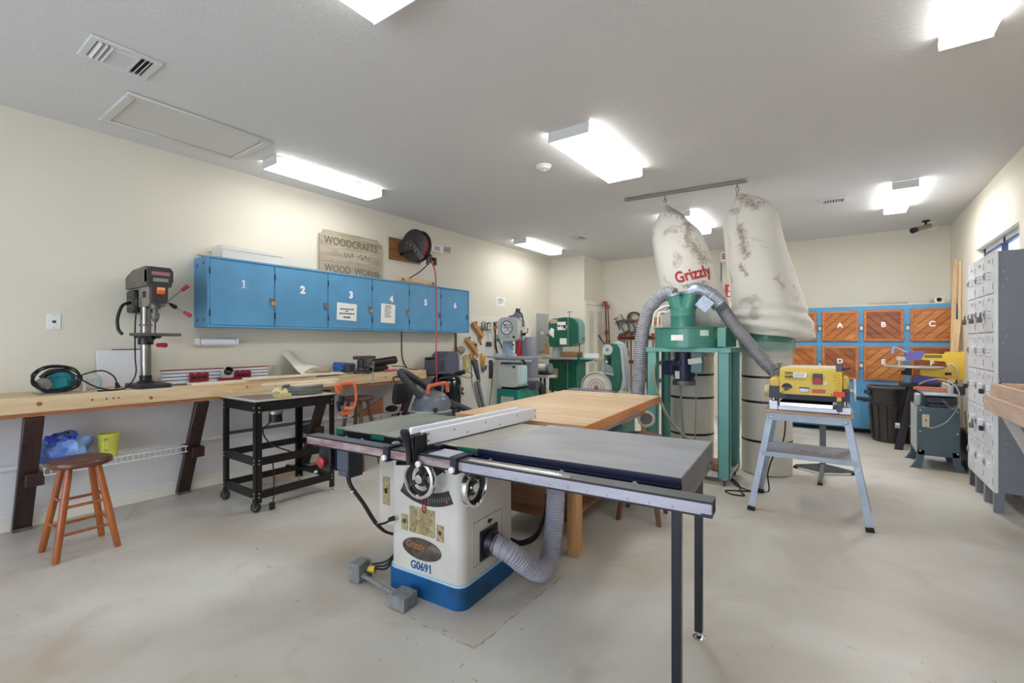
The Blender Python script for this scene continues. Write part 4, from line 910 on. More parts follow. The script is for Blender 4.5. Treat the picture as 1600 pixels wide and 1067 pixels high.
for x in (cx0, cx1):
    sx = 1 if x == cx0 else -1
    c = Vector((x + sx * 0.02, cy0 + 0.01, 0.04))
    c.z = 0.044; ft = B().torus(c, (-0.5, 1, 0), 0.031, 0.013, 24, 8).build('caster_wheel', rubber, t)
    b = B(); b.cyl(c + Vector((0.006, -0.013, 0)), c + Vector((-0.006, 0.013, 0)), 0.024, 0.024, 16); b.build('hub', dull_steel, ft)
    b = B(); b.box(c.x - 0.018, c.x + 0.018, c.y - 0.02, c.y - 0.016, 0.035, 0.085); b.box(c.x - 0.018, c.x + 0.018, c.y + 0.016, c.y + 0.02, 0.035, 0.085); b.box(c.x - 0.02, c.x + 0.02, c.y - 0.02, c.y + 0.02, 0.08, 0.086); b.build('fork', dull_steel, ft)
for x in (cx0 + 0.012, cx1 - 0.012):
    b = B(); b.cyl((x, cy1 - 0.015, 0.0), (x, cy1 - 0.015, 0.012), 0.018, 0.014, 12); b.cyl((x, cy1 - 0.015, 0.01), (x, cy1 - 0.015, 0.06), 0.006, 0.006, 8); b.build('levelling_foot', steel, t)
b = B(); b.box(cx0 - 0.03, cx1 + 0.012, cy0 - 0.015, cy1 + 0.015, cz + 0.008, cz + 0.016, 0.002); b.build('table_top', mat('router_table_top', (196, 190, 182), 0.4, var=0.1), t)
B().box(cx0 - 0.028, cx1 + 0.01, cy0 - 0.013, cy1 + 0.013, cz, cz + 0.008).build('top_tray', black_paint, t)
B().box(cx0 + 0.1, cx1 - 0.06, cy0 + 0.04, cy0 + 0.30, cz + 0.0162, cz + 0.0185).build('router_plate', mat('router_plate', (140, 130, 124), 0.35, 0.4), t)
b = B(); b.box(-4.14, -3.95, 2.02, 2.22, 0.765, 0.80, 0.004); b.box(-4.08, -4.0, 2.06, 2.14, 0.79, cz); b.build('router_bracket', lt_grey, t)
b = B(); b.cyl((-4.04, 2.12, 0.665), (-4.04, 2.12, 0.77), 0.055, 0.05, 20); b.build('router_motor', black_plastic, t)
b = B(); b.cyl((-4.04, 2.12, 0.735), (-4.04, 2.12, 0.762), 0.06, 0.06, 20); b.build('motor_band', steel, t)
b = B(); b.tube([(-4.04, 2.08, 0.67), (-4.02, 2.0, 0.60), (-3.99, 2.06, 0.48), (-3.86, 2.18, 0.40), (-3.83, 2.0, 0.39)], 0.006, 6, 8); b.tube([(-3.82, 1.98, 0.38), (-3.80, 1.98, 0.25), (-3.78, 1.97, 0.12), (-3.77, 1.95, 0.03)], 0.005, 6, 6); b.build('cord', rubber, t)
b = B(); b.box(-3.79, -3.755, 1.93, 1.97, 0.002, 0.06, 0.006); b.build('plug', rubber, t)
t = thing('bar_clamp', 'black bar clamp with silver knobs resting on the lowest rails of the black cart', 'clamp', (-4.08, 2.40, 0.165))
B().bar((-4.33, 2.38, 0.178), (-3.80, 2.44, 0.178), 0.03, 0.02).build('bar', black_paint, t)
b = B(); b.obox((-3.95, 2.425, 0.20), (0.06, 0.09, 0.05), (0, 0, 0.2), 0.008); b.build('jaw', black_plastic, t)
for q in ((-3.86, 2.49, 0.21), (-3.83, 2.37, 0.20)): B().sph(q, 0.02, u=10, v=7).build('knob', chrome, t)
# loads on the cart
t = thing('wood_pieces_tray', 'small yellowish tray heaped with pale wood bits on the black cart', 'tray', (-3.86, 2.08, cz + 0.016))
B().box(-3.90, -3.80, 2.02, 2.13, cz + 0.017, cz + 0.055, 0.003).build('tray', mat('straw_card', (196, 182, 124), 0.6), t)
rnd = random.Random(11)
for k in range(9):
    B().obox((rnd.uniform(-3.89, -3.81), rnd.uniform(2.03, 2.12), cz + 0.065 + 0.012 * (k % 3)), (0.05, 0.02, 0.018), (rnd.uniform(-.4, .4), rnd.uniform(-.4, .4), rnd.uniform(0, 3)), 0.002).build('block', mat('cream_wood', (232, 218, 178), 0.6), t)
tin = mat('grey_green_tin', (112, 118, 110), 0.4, 0.3, var=0.15)
t = thing('round_tin', 'wide round grey green tin on the black cart under two boards', 'tin', (-4.02, 2.36, cz + 0.016))
B().lathe((-4.02, 2.36, cz + 0.017), [(0.165, 0), (0.17, 0.006), (0.17, 0.034), (0.174, 0.038), (0.174, 0.044), (0.17, 0.048), (0.17, 0.072), (0.165, 0.076), (0, 0.076)], 40).build('body', tin, t)
B().torus((-4.02, 2.36, cz + 0.058), (0, 0, 1), 0.171, 0.0035, 40, 6).build('band', lt_grey, t)
for k, (z, x0, y0, y1, lab) in enumerate(((0.094, -3.99, 2.22, 2.62, 'lower pale board laid across the round tin'), (0.111, -4.08, 2.02, 2.72, 'upper longer pale board laid across the round tin'))):
    tag(B().box(x0, x0 + 0.09, y0, y1, cz + z, cz + z + 0.016, 0.002).build('pine_board', MATS['whitewood']), lab, 'board', 'boards on the round tin')
# orange clamps hung on the cart's far end
cclamp('c_clamp', 'big orange C clamp gripping the far end of the black cart', 2.645, 0.86, 0.22, 0, clamp_orange, x=-3.74, group='clamps on the cart', rz=146, ysc=0.6)
t = thing('quick_clamp', 'black and orange trigger clamp hung on the far end of the black cart', 'clamp', (-3.78, 2.56, 0.85), group='clamps on the cart')
b = B(); b.obox((-3.77, 2.565, 0.93), (0.03, 0.08, 0.09), (0.2, 0, 0), 0.01); b.build('jaw', clamp_orange, t)
B().bar((-3.76, 2.575, 0.93), (-3.75, 2.60, 0.66), 0.012, 0.022).build('bar', steel, t)
b = B(); b.obox((-3.76, 2.585, 0.82), (0.035, 0.06, 0.10), (-0.2, 0, 0), 0.012); b.obox((-3.755, 2.55, 0.77), (0.025, 0.03, 0.10), (0.3, 0, 0), 0.01); b.build('trigger_grip', black_plastic, t)
b = B(); b.obox((-3.75, 2.62, 0.70), (0.03, 0.10, 0.03), (0, 0, 0), 0.006); b.build('lower_jaw', clamp_orange, t)

# ------------------------------------------------------------------ air compressor, hanging bag, shop vacuum
t = thing('air_compressor', 'upright black air compressor in the corner between bench and pegboard', 'compressor', (-4.55, 4.80, 0))
B().lathe((-4.55, 4.80, 0.10), [(0.05, 0), (0.15, 0.02), (0.205, 0.10), (0.215, 0.16), (0.215, 0.66), (0.205, 0.72), (0.15, 0.775), (0.05, 0.79), (0, 0.79)], 32).build('tank', mat('gloss_black_tank', (20, 20, 30), 0.15, coat=0.5), t)
b = B()
for a in (30, 150, 270): b.bar((-4.55 + 0.17 * math.cos(R(a)), 4.80 + 0.17 * math.sin(R(a)), 0.18), (-4.55 + 0.20 * math.cos(R(a)), 4.80 + 0.20 * math.sin(R(a)), 0.0), 0.05, 0.02, up=(0, 0, 1))
b.build('feet', black_paint, t)
b = B(); b.box(-4.72, -4.40, 4.60, 5.0, 0.89, 0.91, 0.003); b.build('pump_plate', black_paint, t)
shr = mat('compressor_shroud', (88, 90, 106), 0.45, var=0.1)
b = B(); b.prism([(4.52, 0.93), (4.93, 0.93), (4.94, 1.05), (4.92, 1.17), (4.88, 1.225), (4.72, 1.225), (4.66, 1.17), (4.64, 1.13), (4.52, 1.12)], -4.68, -4.42, 'X'); b.build('shroud', shr, t)
for z in (0.97, 1.0, 1.03, 1.06, 1.09): B().box(-4.425, -4.415, 4.53, 4.64, z, z + 0.014).build('grille_slat', black_plastic, t)
b = B(); b.box(-4.44, -4.39, 4.93, 5.0, 0.95, 1.10, 0.012); b.build('pressure_switch', lt_grey, t)
b = B(); b.cyl((-4.44, 4.98, 0.93), (-4.38, 5.02, 0.93), 0.03, 0.03, 12); b.cyl((-4.44, 4.88, 0.915), (-4.36, 4.90, 0.915), 0.02, 0.02, 10); b.build('regulator', black_plastic, t)
b = B(); b.tube([(-4.42, 5.0, 0.93), (-4.38, 5.12, 0.92), (-4.38, 5.18, 0.86), (-4.42, 5.1, 0.84), (-4.45, 5.02, 0.88)], 0.006, 6, 6); b.build('air_line', dull_steel, t)
b = B(); b.cyl((-4.56, 4.42, 1.135), (-4.56, 4.58, 1.14), 0.018, 0.018, 10); b.build('carry_handle', black_plastic, t)
b = B(); b.tube([(-4.33, 4.45, 0.82), (-4.33, 4.45, 0.87), (-4.33, 4.52, 0.88), (-4.33, 4.80, 0.87), (-4.33, 4.86, 0.78)], 0.014, 8, 5); b.build('push_handle', black_paint, t)
t = thing('tool_bag', 'black nylon tool bag hanging from the end of the workbench', 'bag', (-4.33, 3.79, 0.86))
nyl = mat('black_nylon', (24, 24, 28), 0.6, bump=0.2, bs=60)
B().rings([[Vector((-4.33 + 0.05 * k * math.cos(a), 3.79 + s * 0.12 * math.sin(a) + 0.02 * (0.86 - z), z)) for a in [2 * PI * j / 16 for j in range(16)]] for z, k, s in ((0.86, 0.35, 0.7), (0.85, 0.7, 0.85), (0.78, 1.0, 1.0), (0.68, 1.15, 1.1), (0.63, 1.0, 1.05), (0.615, 0.6, 0.8))]).build('body', nyl, t)
b = B(); b.tube([(-4.32, 3.72, 0.85), (-4.385, 3.72, 0.93), (-4.385, 3.86, 0.93), (-4.32, 3.86, 0.85)], 0.008, 6, 5); b.build('strap', nyl, t)
b = B(); b.tube([(-4.30, 3.75, 0.62), (-4.31, 3.73, 0.45), (-4.30, 3.75, 0.25)], 0.004, 5, 5); b.tube([(-4.30, 3.85, 0.62), (-4.31, 3.83, 0.5), (-4.29, 3.80, 0.3)], 0.004, 5, 5); b.build('cord', rubber, t)
t = thing('shop_vacuum', 'grey and black shop vacuum with orange handle and coiled hose behind the saw', 'vacuum', (-3.88, 3.86, 0))
vc = (-3.88, 3.86)
B().lathe((*vc, 0.07), [(0.20, 0), (0.215, 0.01), (0.225, 0.42), (0.235, 0.44), (0.235, 0.47)], 36).build('drum', mat('vac_drum', (44, 46, 52), 0.4), t)
B().lathe((*vc, 0.54), [(0.235, 0), (0.24, 0.02), (0.225, 0.10), (0.205, 0.135), (0.20, 0.16), (0.15, 0.225), (0.08, 0.25), (0, 0.252)], 36).build('lid', mat('vac_lid', (98, 106, 114), 0.35, var=0.1), t)
b = B(); b.torus((*vc, 0.575), (0, 0, 1), 0.238, 0.008, 40, 6); b.build('trim_ring', lt_grey, t)
b = B(); b.tube([(-3.80, 3.72, 0.77), (-3.80, 3.73, 0.85), (-3.80, 3.80, 0.865), (-3.80, 3.95, 0.875), (-3.80, 4.02, 0.865), (-3.80, 4.04, 0.77)], 0.022, 10, 5); b.build('handle', clamp_orange, t)
for s_ in (0, 1, 2, 3):
    a = R(45 + 90 * s_); b = B(); b.sph((vc[0] + 0.24 * math.cos(a), vc[1] + 0.24 * math.sin(a), 0.035), 0.035, (0.7, 0.7, 1)); b.build('caster', rubber, t)
    b = B(); b.bar((vc[0] + 0.15 * math.cos(a), vc[1] + 0.15 * math.sin(a), 0.09), (vc[0] + 0.26 * math.cos(a), vc[1] + 0.26 * math.sin(a), 0.075), 0.05, 0.03); b.build('caster_arm', black_plastic, t)
b = B(); b.tube([(-3.90, 3.70, 0.74), (-3.93, 3.66, 0.80), (-3.98, 3.60, 0.89), (-4.03, 3.54, 0.985), (-4.07, 3.57, 1.02), (-4.09, 3.68, 0.985), (-4.10, 3.85, 0.90), (-4.11, 4.02, 0.80), (-4.08, 4.18, 0.68), (-3.98, 4.28, 0.60), (-3.84, 4.36, 0.54), (-3.70, 4.46, 0.46)], 0.042, 12, 6, rib=0.004); b.build('hose', mat('vac_hose', (54, 58, 64), 0.5), t, sharp=85)
b = B(); b.obox((-3.70, 3.80, 0.70), (0.006, 0.05, 0.02), (0, R(-30), R(-20))); b.build('lid_badge', white_plastic, t)
b = B(); b.obox((-3.70, 3.74, 0.60), (0.05, 0.10, 0.05), (0, 0, 0.7), 0.01); b.build('latch', black_plastic, t); b = B(); b.obox((-3.67, 3.98, 0.60), (0.05, 0.10, 0.05), (0, 0, -0.5), 0.01); b.build('latch', black_plastic, t)
# ------------------------------------------------------------------ cabinet table saw (built in its own frame: x right, y away, z up)
t = thing('table_saw', 'large white and blue cabinet table saw in the middle of the floor', 'table saw', (-1.84, 2.0, 0), 4)
SM = MW['table_saw']
def S(): return B(SM)
saw_white = mat('saw_cream_white', (214, 208, 200), 0.42, var=0.12, vs=4)
cast_iron = mat('cast_iron_top', (172, 170, 158), 0.34, 0.35, var=0.18, vs=5)
b = S()
prof = [rrect(-0.25, 0.262, -0.255, 0.26, 0.055, 5), rrect(-0.25, 0.262, -0.255, 0.26, 0.055, 5)]
b.rings([[Vector((x, y, z)) for x, y in rrect(-0.25 - e, 0.262 + e, -0.255 - e, 0.26 + e, 0.055, 5)] for z, e in ((0.10, 0), (0.45, 0), (0.80, 0.0), (0.81, 0.0))])
cab = b.build('cabinet', saw_white, t)
b = S(); b.rings([[Vector((x, y, z)) for x, y in rrect(-0.262, 0.274, -0.267, 0.272, 0.06, 5)] for z in (0.0, 0.112)]); b.build('base', mat('saw_blue_base', (8, 86, 144), 0.4, c2=(14, 56, 84), vs=5, lo=0.5, hi=0.8), t)
b = S(); b.rings([[Vector((x, y, z)) for x, y in rrect(-0.257, 0.269, -0.262, 0.267, 0.058, 5)] for z in (0.112, 0.124)]); b.build('pale_stripe', mat('pale_blue_stripe', (176, 206, 226), 0.4), t)
mc = S().box(-0.505, -0.245, -0.10, 0.22, 0.25, 0.74, 0.015, 2).build('motor_cover', saw_white, t)
lbl = mat('safety_label', (176, 160, 118), 0.5, c2=(140, 124, 86), vs=60, lo=0.5, hi=0.6)
S().box(-0.462, -0.405, -0.103, -0.099, 0.37, 0.54).build('warning_label', lbl, mc)
S().box(-0.445, -0.422, -0.1045, -0.1025, 0.44, 0.47).build('warning_pictogram', black_plastic, mc)
# labels, name plate, number
S().box(-0.092, 0.085, -0.2595, -0.2545, 0.335, 0.475).build('instruction_plate', lbl, cab)
b = S(); rnd = random.Random(2)
for i in range(16):
    z = 0.462 - i * 0.0078
    for x0, x1 in ((-0.085, -0.03), (-0.02, 0.075)): b.box(x0, x0 + (x1 - x0) * rnd.uniform(0.6, 1), -0.2603, -0.2594, z - 0.002, z)
o = b.build('small_print', mat('label_print', (112, 96, 62), 0.7), cab); o['kind'] = 'stuff'
S().box(-0.152, -0.106, -0.2595, -0.2545, 0.335, 0.42).build('warning_label', lbl, cab)
S().box(0.099, 0.145, -0.2595, -0.2545, 0.325, 0.41).build('warning_label', lbl, cab)
for x, z in ((-0.129, 0.385), (0.122, 0.37)): S().cyl((x, -0.2605, z), (x, -0.258, z), 0.013, 0.013, 10).build('warning_pictogram', mat('pictogram', (74, 62, 40), 0.6), cab)
np_ = S().lathe((-0.006, -0.2545, 0.256), [(0.135, 0), (0.135, 0.006), (0.128, 0.009), (0, 0.009)], 40, d=(0, -1, 0))
for v in np_.bm.verts:
    pass
zc = 0.256
for v in np_.bm.verts:
    v.co = SM @ (Vector((1, 1, 0.54)) * (SM.inverted() @ v.co) + Vector((0, 0, zc * 0.46))) if False else SM @ Vector((lambda q: (q.x, q.y, zc + (q.z - zc) * 0.42))(SM.inverted() @ v.co))
np_ = np_.build('name_plate', mat('dull_name_plate', (104, 92, 84), 0.45, 0.5, var=0.35, vs=30), cab)
text('name_lettering', 'Grizzly', 0.055, mat('copper_lettering', (182, 122, 66), 0.4, 0.4), np_, SM @ faceM('-Y', (-0.045, -0.2642, 0.272)), bold=0.0008, shear=0.15, sx=0.85)
for x in (-0.125, 0.113): S().cyl((x, -0.262, 0.256), (x, -0.266, 0.256), 0.005, 0.005, 8).build('rivet', dark_grey, np_)
mn = text('model_number', 'G069', 0.060, mat('blue_lettering', (14, 84, 138), 0.5), cab, SM @ faceM('-Y', (-0.024, -0.2562, 0.160)), bold=0.0015, sx=0.92)
mx_ = max(v.co.x for v in mn.data.vertices); mz_ = [v.co.z for v in mn.data.vertices]
digit_one('model_number', max(mz_) - min(mz_), MATS['blue_lettering'], cab, SM @ faceM('-Y', (mx_ + 0.016, -0.2562, (max(mz_) + min(mz_)) / 2)), base=False)
# curved slots with angle scale
def arc_band(cx, cz, r0, r1, a0, a1, y0, y1, n=14):
    p = [(cx + r1 * math.cos(R(a0 + (a1 - a0) * i / n)), cz + r1 * math.sin(R(a0 + (a1 - a0) * i / n))) for i in range(n + 1)]
    p += [(cx + r0 * math.cos(R(a1 + (a0 - a1) * i / n)), cz + r0 * math.sin(R(a1 + (a0 - a1) * i / n))) for i in range(n + 1)]
    return S().prism(p, y0, y1, 'Y')
arc_band(0.0, 0.86, 0.16, 0.22, -88, -38, -0.2585, -0.2545).build('tilt_slot', black_plastic, cab)
sc_ = arc_band(0.03, 0.90, 0.335, 0.405, -118, -64, -0.2585, -0.2545).build('angle_scale', mat('scale_black', (36, 36, 40), 0.5), cab)
b = S()
for i in range(21):
    a = R(-116 + 50 * i / 20); r0, r1 = 0.362, 0.382
    b.bar((0.03 + r0 * math.cos(a), -0.2592, 0.90 + r0 * math.sin(a)), (0.03 + r1 * math.cos(a), -0.2592, 0.90 + r1 * math.sin(a)), 0.0016, 0.0012, up=(0, 1, 0))
b.build('scale_marks', lt_grey, sc_)
b = S()
for a in (-88, -68): b.box(0.03 + 0.37 * math.cos(R(a)) - 0.006, 0.03 + 0.37 * math.cos(R(a)) + 0.006, -0.2594, -0.2585, 0.90 + 0.39 * math.sin(R(a)) - 0.007, 0.90 + 0.39 * math.sin(R(a)) + 0.007)
b.build('scale_figures', red_paint, sc_)
S().cyl((0.15, -0.253, 0.69), (0.15, -0.258, 0.69), 0.006, 0.006, 8).build('screw', black_plastic, cab)
b = S(); b.tube([(0.005, -0.262, 0.535), (0.005, -0.264, 0.475), (0.016, -0.264, 0.455), (0.027, -0.264, 0.475), (0.027, -0.262, 0.535)], 0.0022, 6, 5); b.torus((0.016, -0.264, 0.476), (0, 1, 0), 0.012, 0.0025, 16, 6); b.build('red_key', red_paint, cab)
# handwheels
def handwheel(c, d, Rr, spin):
    c = Vector(c); d = Vector(d).normalized()
    q = d.to_track_quat('Z', 'Y').to_matrix().to_4x4(); M = SM @ Matrix.Translation(c) @ q @ Matrix.Rotation(R(spin), 4, 'Z')
    wl = B(M).lathe((0, 0, 0), [(Rr - 0.018, -0.016), (Rr, -0.016), (Rr + 0.004, 0), (Rr, 0.014), (Rr - 0.014, 0.016), (Rr - 0.02, 0.0), (Rr - 0.018, -0.016)], 48, cap=False).build('handwheel', chrome, t)
    b = B(M)
    for k in range(3):
        a = R(120 * k + 90); b.bar((0.01 * math.cos(a), 0.01 * math.sin(a), -0.012), ((Rr - 0.012) * math.cos(a), (Rr - 0.012) * math.sin(a), -0.004), 0.026, 0.01, up=(0, 0, 1), bev=0.003)
    b.lathe((0, 0, -0.014), [(0.04, 0), (0.04, 0.006), (0, 0.006)], 24); b.lathe((0, 0, -0.012), [(Rr - 0.034, 0), (Rr - 0.017, 0), (Rr - 0.017, 0.008), (Rr - 0.034, 0.008), (Rr - 0.034, 0)], 36, cap=False); b.build('spoke', black_paint, wl)
    b = B(M); b.lathe((0, 0, -0.05), [(0.026, 0), (0.026, 0.05), (0.022, 0.062), (0, 0.064)], 20); b.build('hub', chrome, wl)
    b = B(M); b.cyl((0, -(Rr - 0.012), 0.012), (0, -(Rr - 0.012), 0.016), 0.012, 0.012, 12); b.build('handle_socket', chrome, wl)
    a = R(118); h0 = Vector(((Rr - 0.012) * math.cos(a), (Rr - 0.012) * math.sin(a), 0.012))
    b = B(M); b.cyl(h0, h0 + Vector((-0.045, 0.01, 0.07)), 0.008, 0.011, 12); b.build('crank_handle', black_plastic, wl)
handwheel((0.053, -0.335, 0.660), (0, -1, 0.02), 0.098, 0)
handwheel((0.318, -0.225, 0.630), (1, 0, 0.02), 0.096, 0)
# side door with dust port
S().box(0.2615, 0.266, -0.165, 0.11, 0.185, 0.415, 0.001).build('side_door', saw_white, cab)
b = S(); b.box(0.266, 0.2665, -0.165, 0.11, 0.413, 0.415); b.box(0.266, 0.2665, -0.165, 0.11, 0.185, 0.187); b.box(0.266, 0.2665, -0.165, -0.163, 0.185, 0.415); b.box(0.266, 0.2665, 0.108, 0.11, 0.185, 0.415); b.build('door_gap', dark_grey, cab)
b = S(); b.cyl((0.266, -0.02, 0.385), (0.275, -0.02, 0.385), 0.011, 0.011, 12); b.box(0.272, 0.278, -0.03, 0.0, 0.385, 0.393); b.build('door_latch', black_plastic, cab)
dp = S().box(0.266, 0.274, -0.108, 0.06, 0.195, 0.355, 0.002).build('dust_port', mat('port_black', (34, 34, 44), 0.35), t)
b = S(); b.cyl((0.274, -0.012, 0.268), (0.305, -0.012, 0.264), 0.072, 0.06, 24); b.build('port_collar', mat('port_black', (34, 34, 44), 0.35), dp)
hs = S().tube([(0.296, -0.012, 0.264), (0.34, -0.005, 0.25), (0.39, 0.01, 0.225), (0.45, 0.08, 0.145), (0.485, 0.17, 0.085), (0.475, 0.28, 0.075), (0.455, 0.36, 0.13), (0.45, 0.41, 0.26), (0.45, 0.435, 0.45), (0.45, 0.44, 0.62), (0.45, 0.46, 0.76)], 0.058, 20, 10, rib=0.004).build('dust_hose', mat('ribbed_hose_lavender', (168, 166, 178), 0.4, var=0.25, vs=9), t, sharp=85)
b = S(); b.torus((0.312, -0.010, 0.260), (0.95, 0.1, -0.2), 0.060, 0.004, 28, 6); b.build('hose_clamp', steel, hs)
# tops
b = S(); b.box(-0.245, 0.42, -0.335, 0.355, 0.815, 0.86, 0.003); b.build('table', cast_iron, t)
wing_y = (-0.335, 0.355)
b = S(); b.box(-0.59, -0.249, *wing_y, 0.815, 0.86, 0.003); b.build('left_wing', mat('cast_iron_wing', (160, 160, 148), 0.36, 0.35, var=0.18, vs=5), t)
b = S(); b.box(-0.247, -0.2455, -0.334, 0.354, 0.85, 0.8601); b.box(-0.10, -0.08, -0.336, 0.356, 0.852, 0.8603); b.build('seam', dark_grey, t)
b = S(); b.box(0.06, 0.13, -0.09, 0.25, 0.8598, 0.8606); b.build('throat_plate', mat('throat_plate', (112, 110, 106), 0.4, 0.5), t)
for x0, x1, z0 in ((-0.592, -0.53, 0.816), (-0.30, -0.20, 0.816), (0.30, 0.42, 0.838)): S().box(x0, x1, -0.341, -0.335, z0, 0.858).build('green_edge', saw_green, t)
for x0, x1 in ((-0.53, -0.30), (-0.20, 0.30)): S().box(x0, x1, -0.341, -0.335, 0.80, 0.853).build('angle_plate', black_paint, t)
b = S(); b.box(0.421, 1.335, -0.335, 0.40, 0.822, 0.86, 0.002); ext = b.build('extension_table', mat('worn_laminate', (160, 161, 168), 0.36, var=0.3, vs=4, stretch=(0.4, 1, 1), bump=0.03, bs=30), t)
b = S(); b.box(1.336, 1.341, -0.34, 0.405, 0.80, 0.86); b.box(1.310, 1.341, -0.34, 0.405, 0.735, 0.80, 0.003); b.build('end_frame', mat('dull_dark_frame', (112, 108, 110), 0.45, 0.4, var=0.2), t)
b = S(); b.box(0.421, 1.34, -0.341, -0.335, 0.82, 0.861); b.prism([(-0.56, 0.782), (1.31, 0.782), (1.335, 0.80), (1.335, 0.828), (-0.56, 0.828)], -0.348, -0.341, 'Y'); b.box(-0.56, 1.335, -0.41, -0.341, 0.780, 0.786); b.build('front_angle', navy, t)
for i, x in enumerate((-0.49, -0.36, -0.02, 0.50, 0.86, 1.17)):
    S().lathe((x, -0.348, 0.815), [(0.013, 0), (0.012, 0.006), (0.006, 0.01), (0, 0.011)], 12, d=(0, -1, 0)).build('bolt', steel, t)
for y, z in ((-0.22, 0.77), (0.24, 0.765), (0.34, 0.77)):
    S().lathe((1.341, y, z), [(0.012, 0), (0.011, 0.006), (0.005, 0.009), (0, 0.01)], 12, d=(1, 0, 0)).build('bolt', dull_steel, t)
S().box(-0.56, 1.31, 0.36, 0.366, 0.775, 0.84).build('rear_angle', navy, t)
# hollow front rail with worn tape
b = S(); rx0, rx1, ry0, ry1, rz0, rz1, th = -0.66, 1.465, -0.485, -0.41, 0.785, 0.838, 0.004
b.box(rx0, rx1, ry0, ry1, rz1 - th, rz1, 0.001); b.box(rx0, rx1, ry0, ry1, rz0, rz0 + th, 0.001); b.box(rx0, rx1, ry0, ry0 + th, rz0 + th, rz1 - th); b.box(rx0, rx1, ry1 - th, ry1, rz0 + th, rz1 - th)
rail = b.build('front_rail', mat('rail_steel', (112, 112, 116), 0.35, 0.6, var=0.2, vs=6), t)
b = S(); b.box(rx0, rx1, ry0 - 0.0008, ry0, rz0, rz0 + 0.007); b.box(rx0, rx1, ry0 - 0.0008, ry0, rz1 - 0.008, rz1); b.build('dark_edges', black_paint, rail)
b = S(); b.box(rx0 + 0.002, 0.44, ry0 - 0.0006, ry0, rz0 + 0.007, rz1 - 0.008); b.build('worn_tape', mat('worn_pink_tape', (168, 152, 154), 0.5, c2=(124, 92, 88), vs=16, stretch=(0.5, 1, 2)), rail)
b = S(); b.box(0.44, rx1 - 0.003, ry0 - 0.0006, ry0, rz0 + 0.007, rz1 - 0.008); b.build('steel_tape', mat('pale_steel_tape', (178, 174, 188), 0.4, 0.3, var=0.18, vs=12, stretch=(0.3, 1, 1)), rail)
b = S(); rnd = random.Random(8)
for i in range(26): 
    x = -0.6 + i * 0.0775; b.box(x, x + 0.002, ry0 - 0.001, ry0 - 0.0006, rz0 + 0.012, rz0 + 0.012 + rnd.choice((0.008, 0.008, 0.016)))
b.build('tape_marks', ink, rail)
S().box(0.455, 0.95, -0.470, -0.442, rz1, rz1 + 0.001).build('bright_strip', chrome, rail)  # bright chrome strip along part of the rail top
b = S(); b.box(rx1 - 0.035, rx1 + 0.001, ry0 - 0.0016, ry0 - 0.0008, rz0, rz0 + 0.012); b.build('end_tab', navy, rail)
# fence
FM = SM @ Matrix.Translation((0.185, -0.44, 0)) @ Matrix.Rotation(R(-5.2), 4, 'Z')
fen = mat('fence_white', (236, 238, 246), 0.35)
f1 = B(FM).box(-0.016, 0.0, -0.02, 0.965, 0.865, 0.94, 0.004).build('fence_face', fen, t)
B(FM).box(-0.118, -0.102, 0.0, 0.90, 0.865, 0.94, 0.004).build('fence_face', fen, t)
b = B(FM); b.box(-0.102, -0.016, 0.0, 0.94, 0.872, 0.928, 0.003); b.build('fence_tube', mat('fence_tube', (190, 192, 204), 0.4, 0.2), t)
b = B(FM)
for y, z in ((0.02, 0.887), (0.02, 0.92), (0.20, 0.915), (0.30, 0.885), (0.45, 0.915), (0.58, 0.885), (0.75, 0.915), (0.945, 0.885), (0.945, 0.92)): b.cyl((-0.001, y, z), (0.0008, y, z), 0.0045, 0.0045, 8)
b.build('screws', black_plastic, f1)
# T square, clamp lugs, lever
b = S(); b.box(-0.035, 0.42, -0.50, -0.495, 0.79, 0.846); b.box(-0.035, 0.0, -0.515, -0.40, 0.78, 0.85, 0.003); b.box(0.385, 0.42, -0.515, -0.40, 0.78, 0.85, 0.003)
b = S(); b.box(-0.035, -0.0, -0.505, -0.40, 0.776, 0.850, 0.003); b.box(0.385, 0.42, -0.505, -0.40, 0.776, 0.850, 0.003); b.box(-0.035, 0.42, -0.415, -0.36, 0.836, 0.842); b.box(0.13, 0.235, -0.40, -0.36, 0.842, 0.866, 0.003); b.box(0.17, 0.42, -0.50, -0.40, 0.840, 0.846)
ts = b.build('fence_bracket', mat('bracket_navy', (40, 44, 60), 0.35, 0.3), t)
S().box(0.255, 0.375, -0.495, -0.38, 0.8462, 0.849).build('clear_cursor', mat('cursor_pale', (190, 194, 206), 0.2, 0.3), ts)
for x in (-0.018, 0.402, 0.205):
    b = S(); b.lathe((x, -0.505, 0.797), [(0.013, 0), (0.015, 0.006), (0.013, 0.014), (0.006, 0.016), (0.005, 0.01), (0, 0.01)], 16, d=(0, -1, 0)); b.build('white_knob', white_plastic, ts)
b = S(); b.lathe((-0.01, -0.44, 0.85), [(0.02, 0), (0.022, 0.008), (0.012, 0.014), (0, 0.015)], 14); b.build('adjusting_nut', steel, ts)
b = S(); b.obox((0.17, -0.515, 0.86), (0.042, 0.03, 0.13), (R(8), 0, 0), 0.006); b.box(0.155, 0.20, -0.52, -0.44, 0.845, 0.93, 0.004); b.build('lever_mount', black_paint, ts)
b = S(); b.rings([[Vector((0.168 + r * math.cos(2 * PI * j / 12), yy + 0.8 * r * math.sin(2 * PI * j / 12), z)) for j in range(12)] for z, r, yy in ((0.795, 0.012, -0.535), (0.83, 0.014, -0.535), (0.87, 0.013, -0.538), (0.90, 0.017, -0.545), (0.93, 0.024, -0.555), (0.95, 0.025, -0.56), (0.962, 0.016, -0.562))]); b.build('lever', black_plastic, ts)
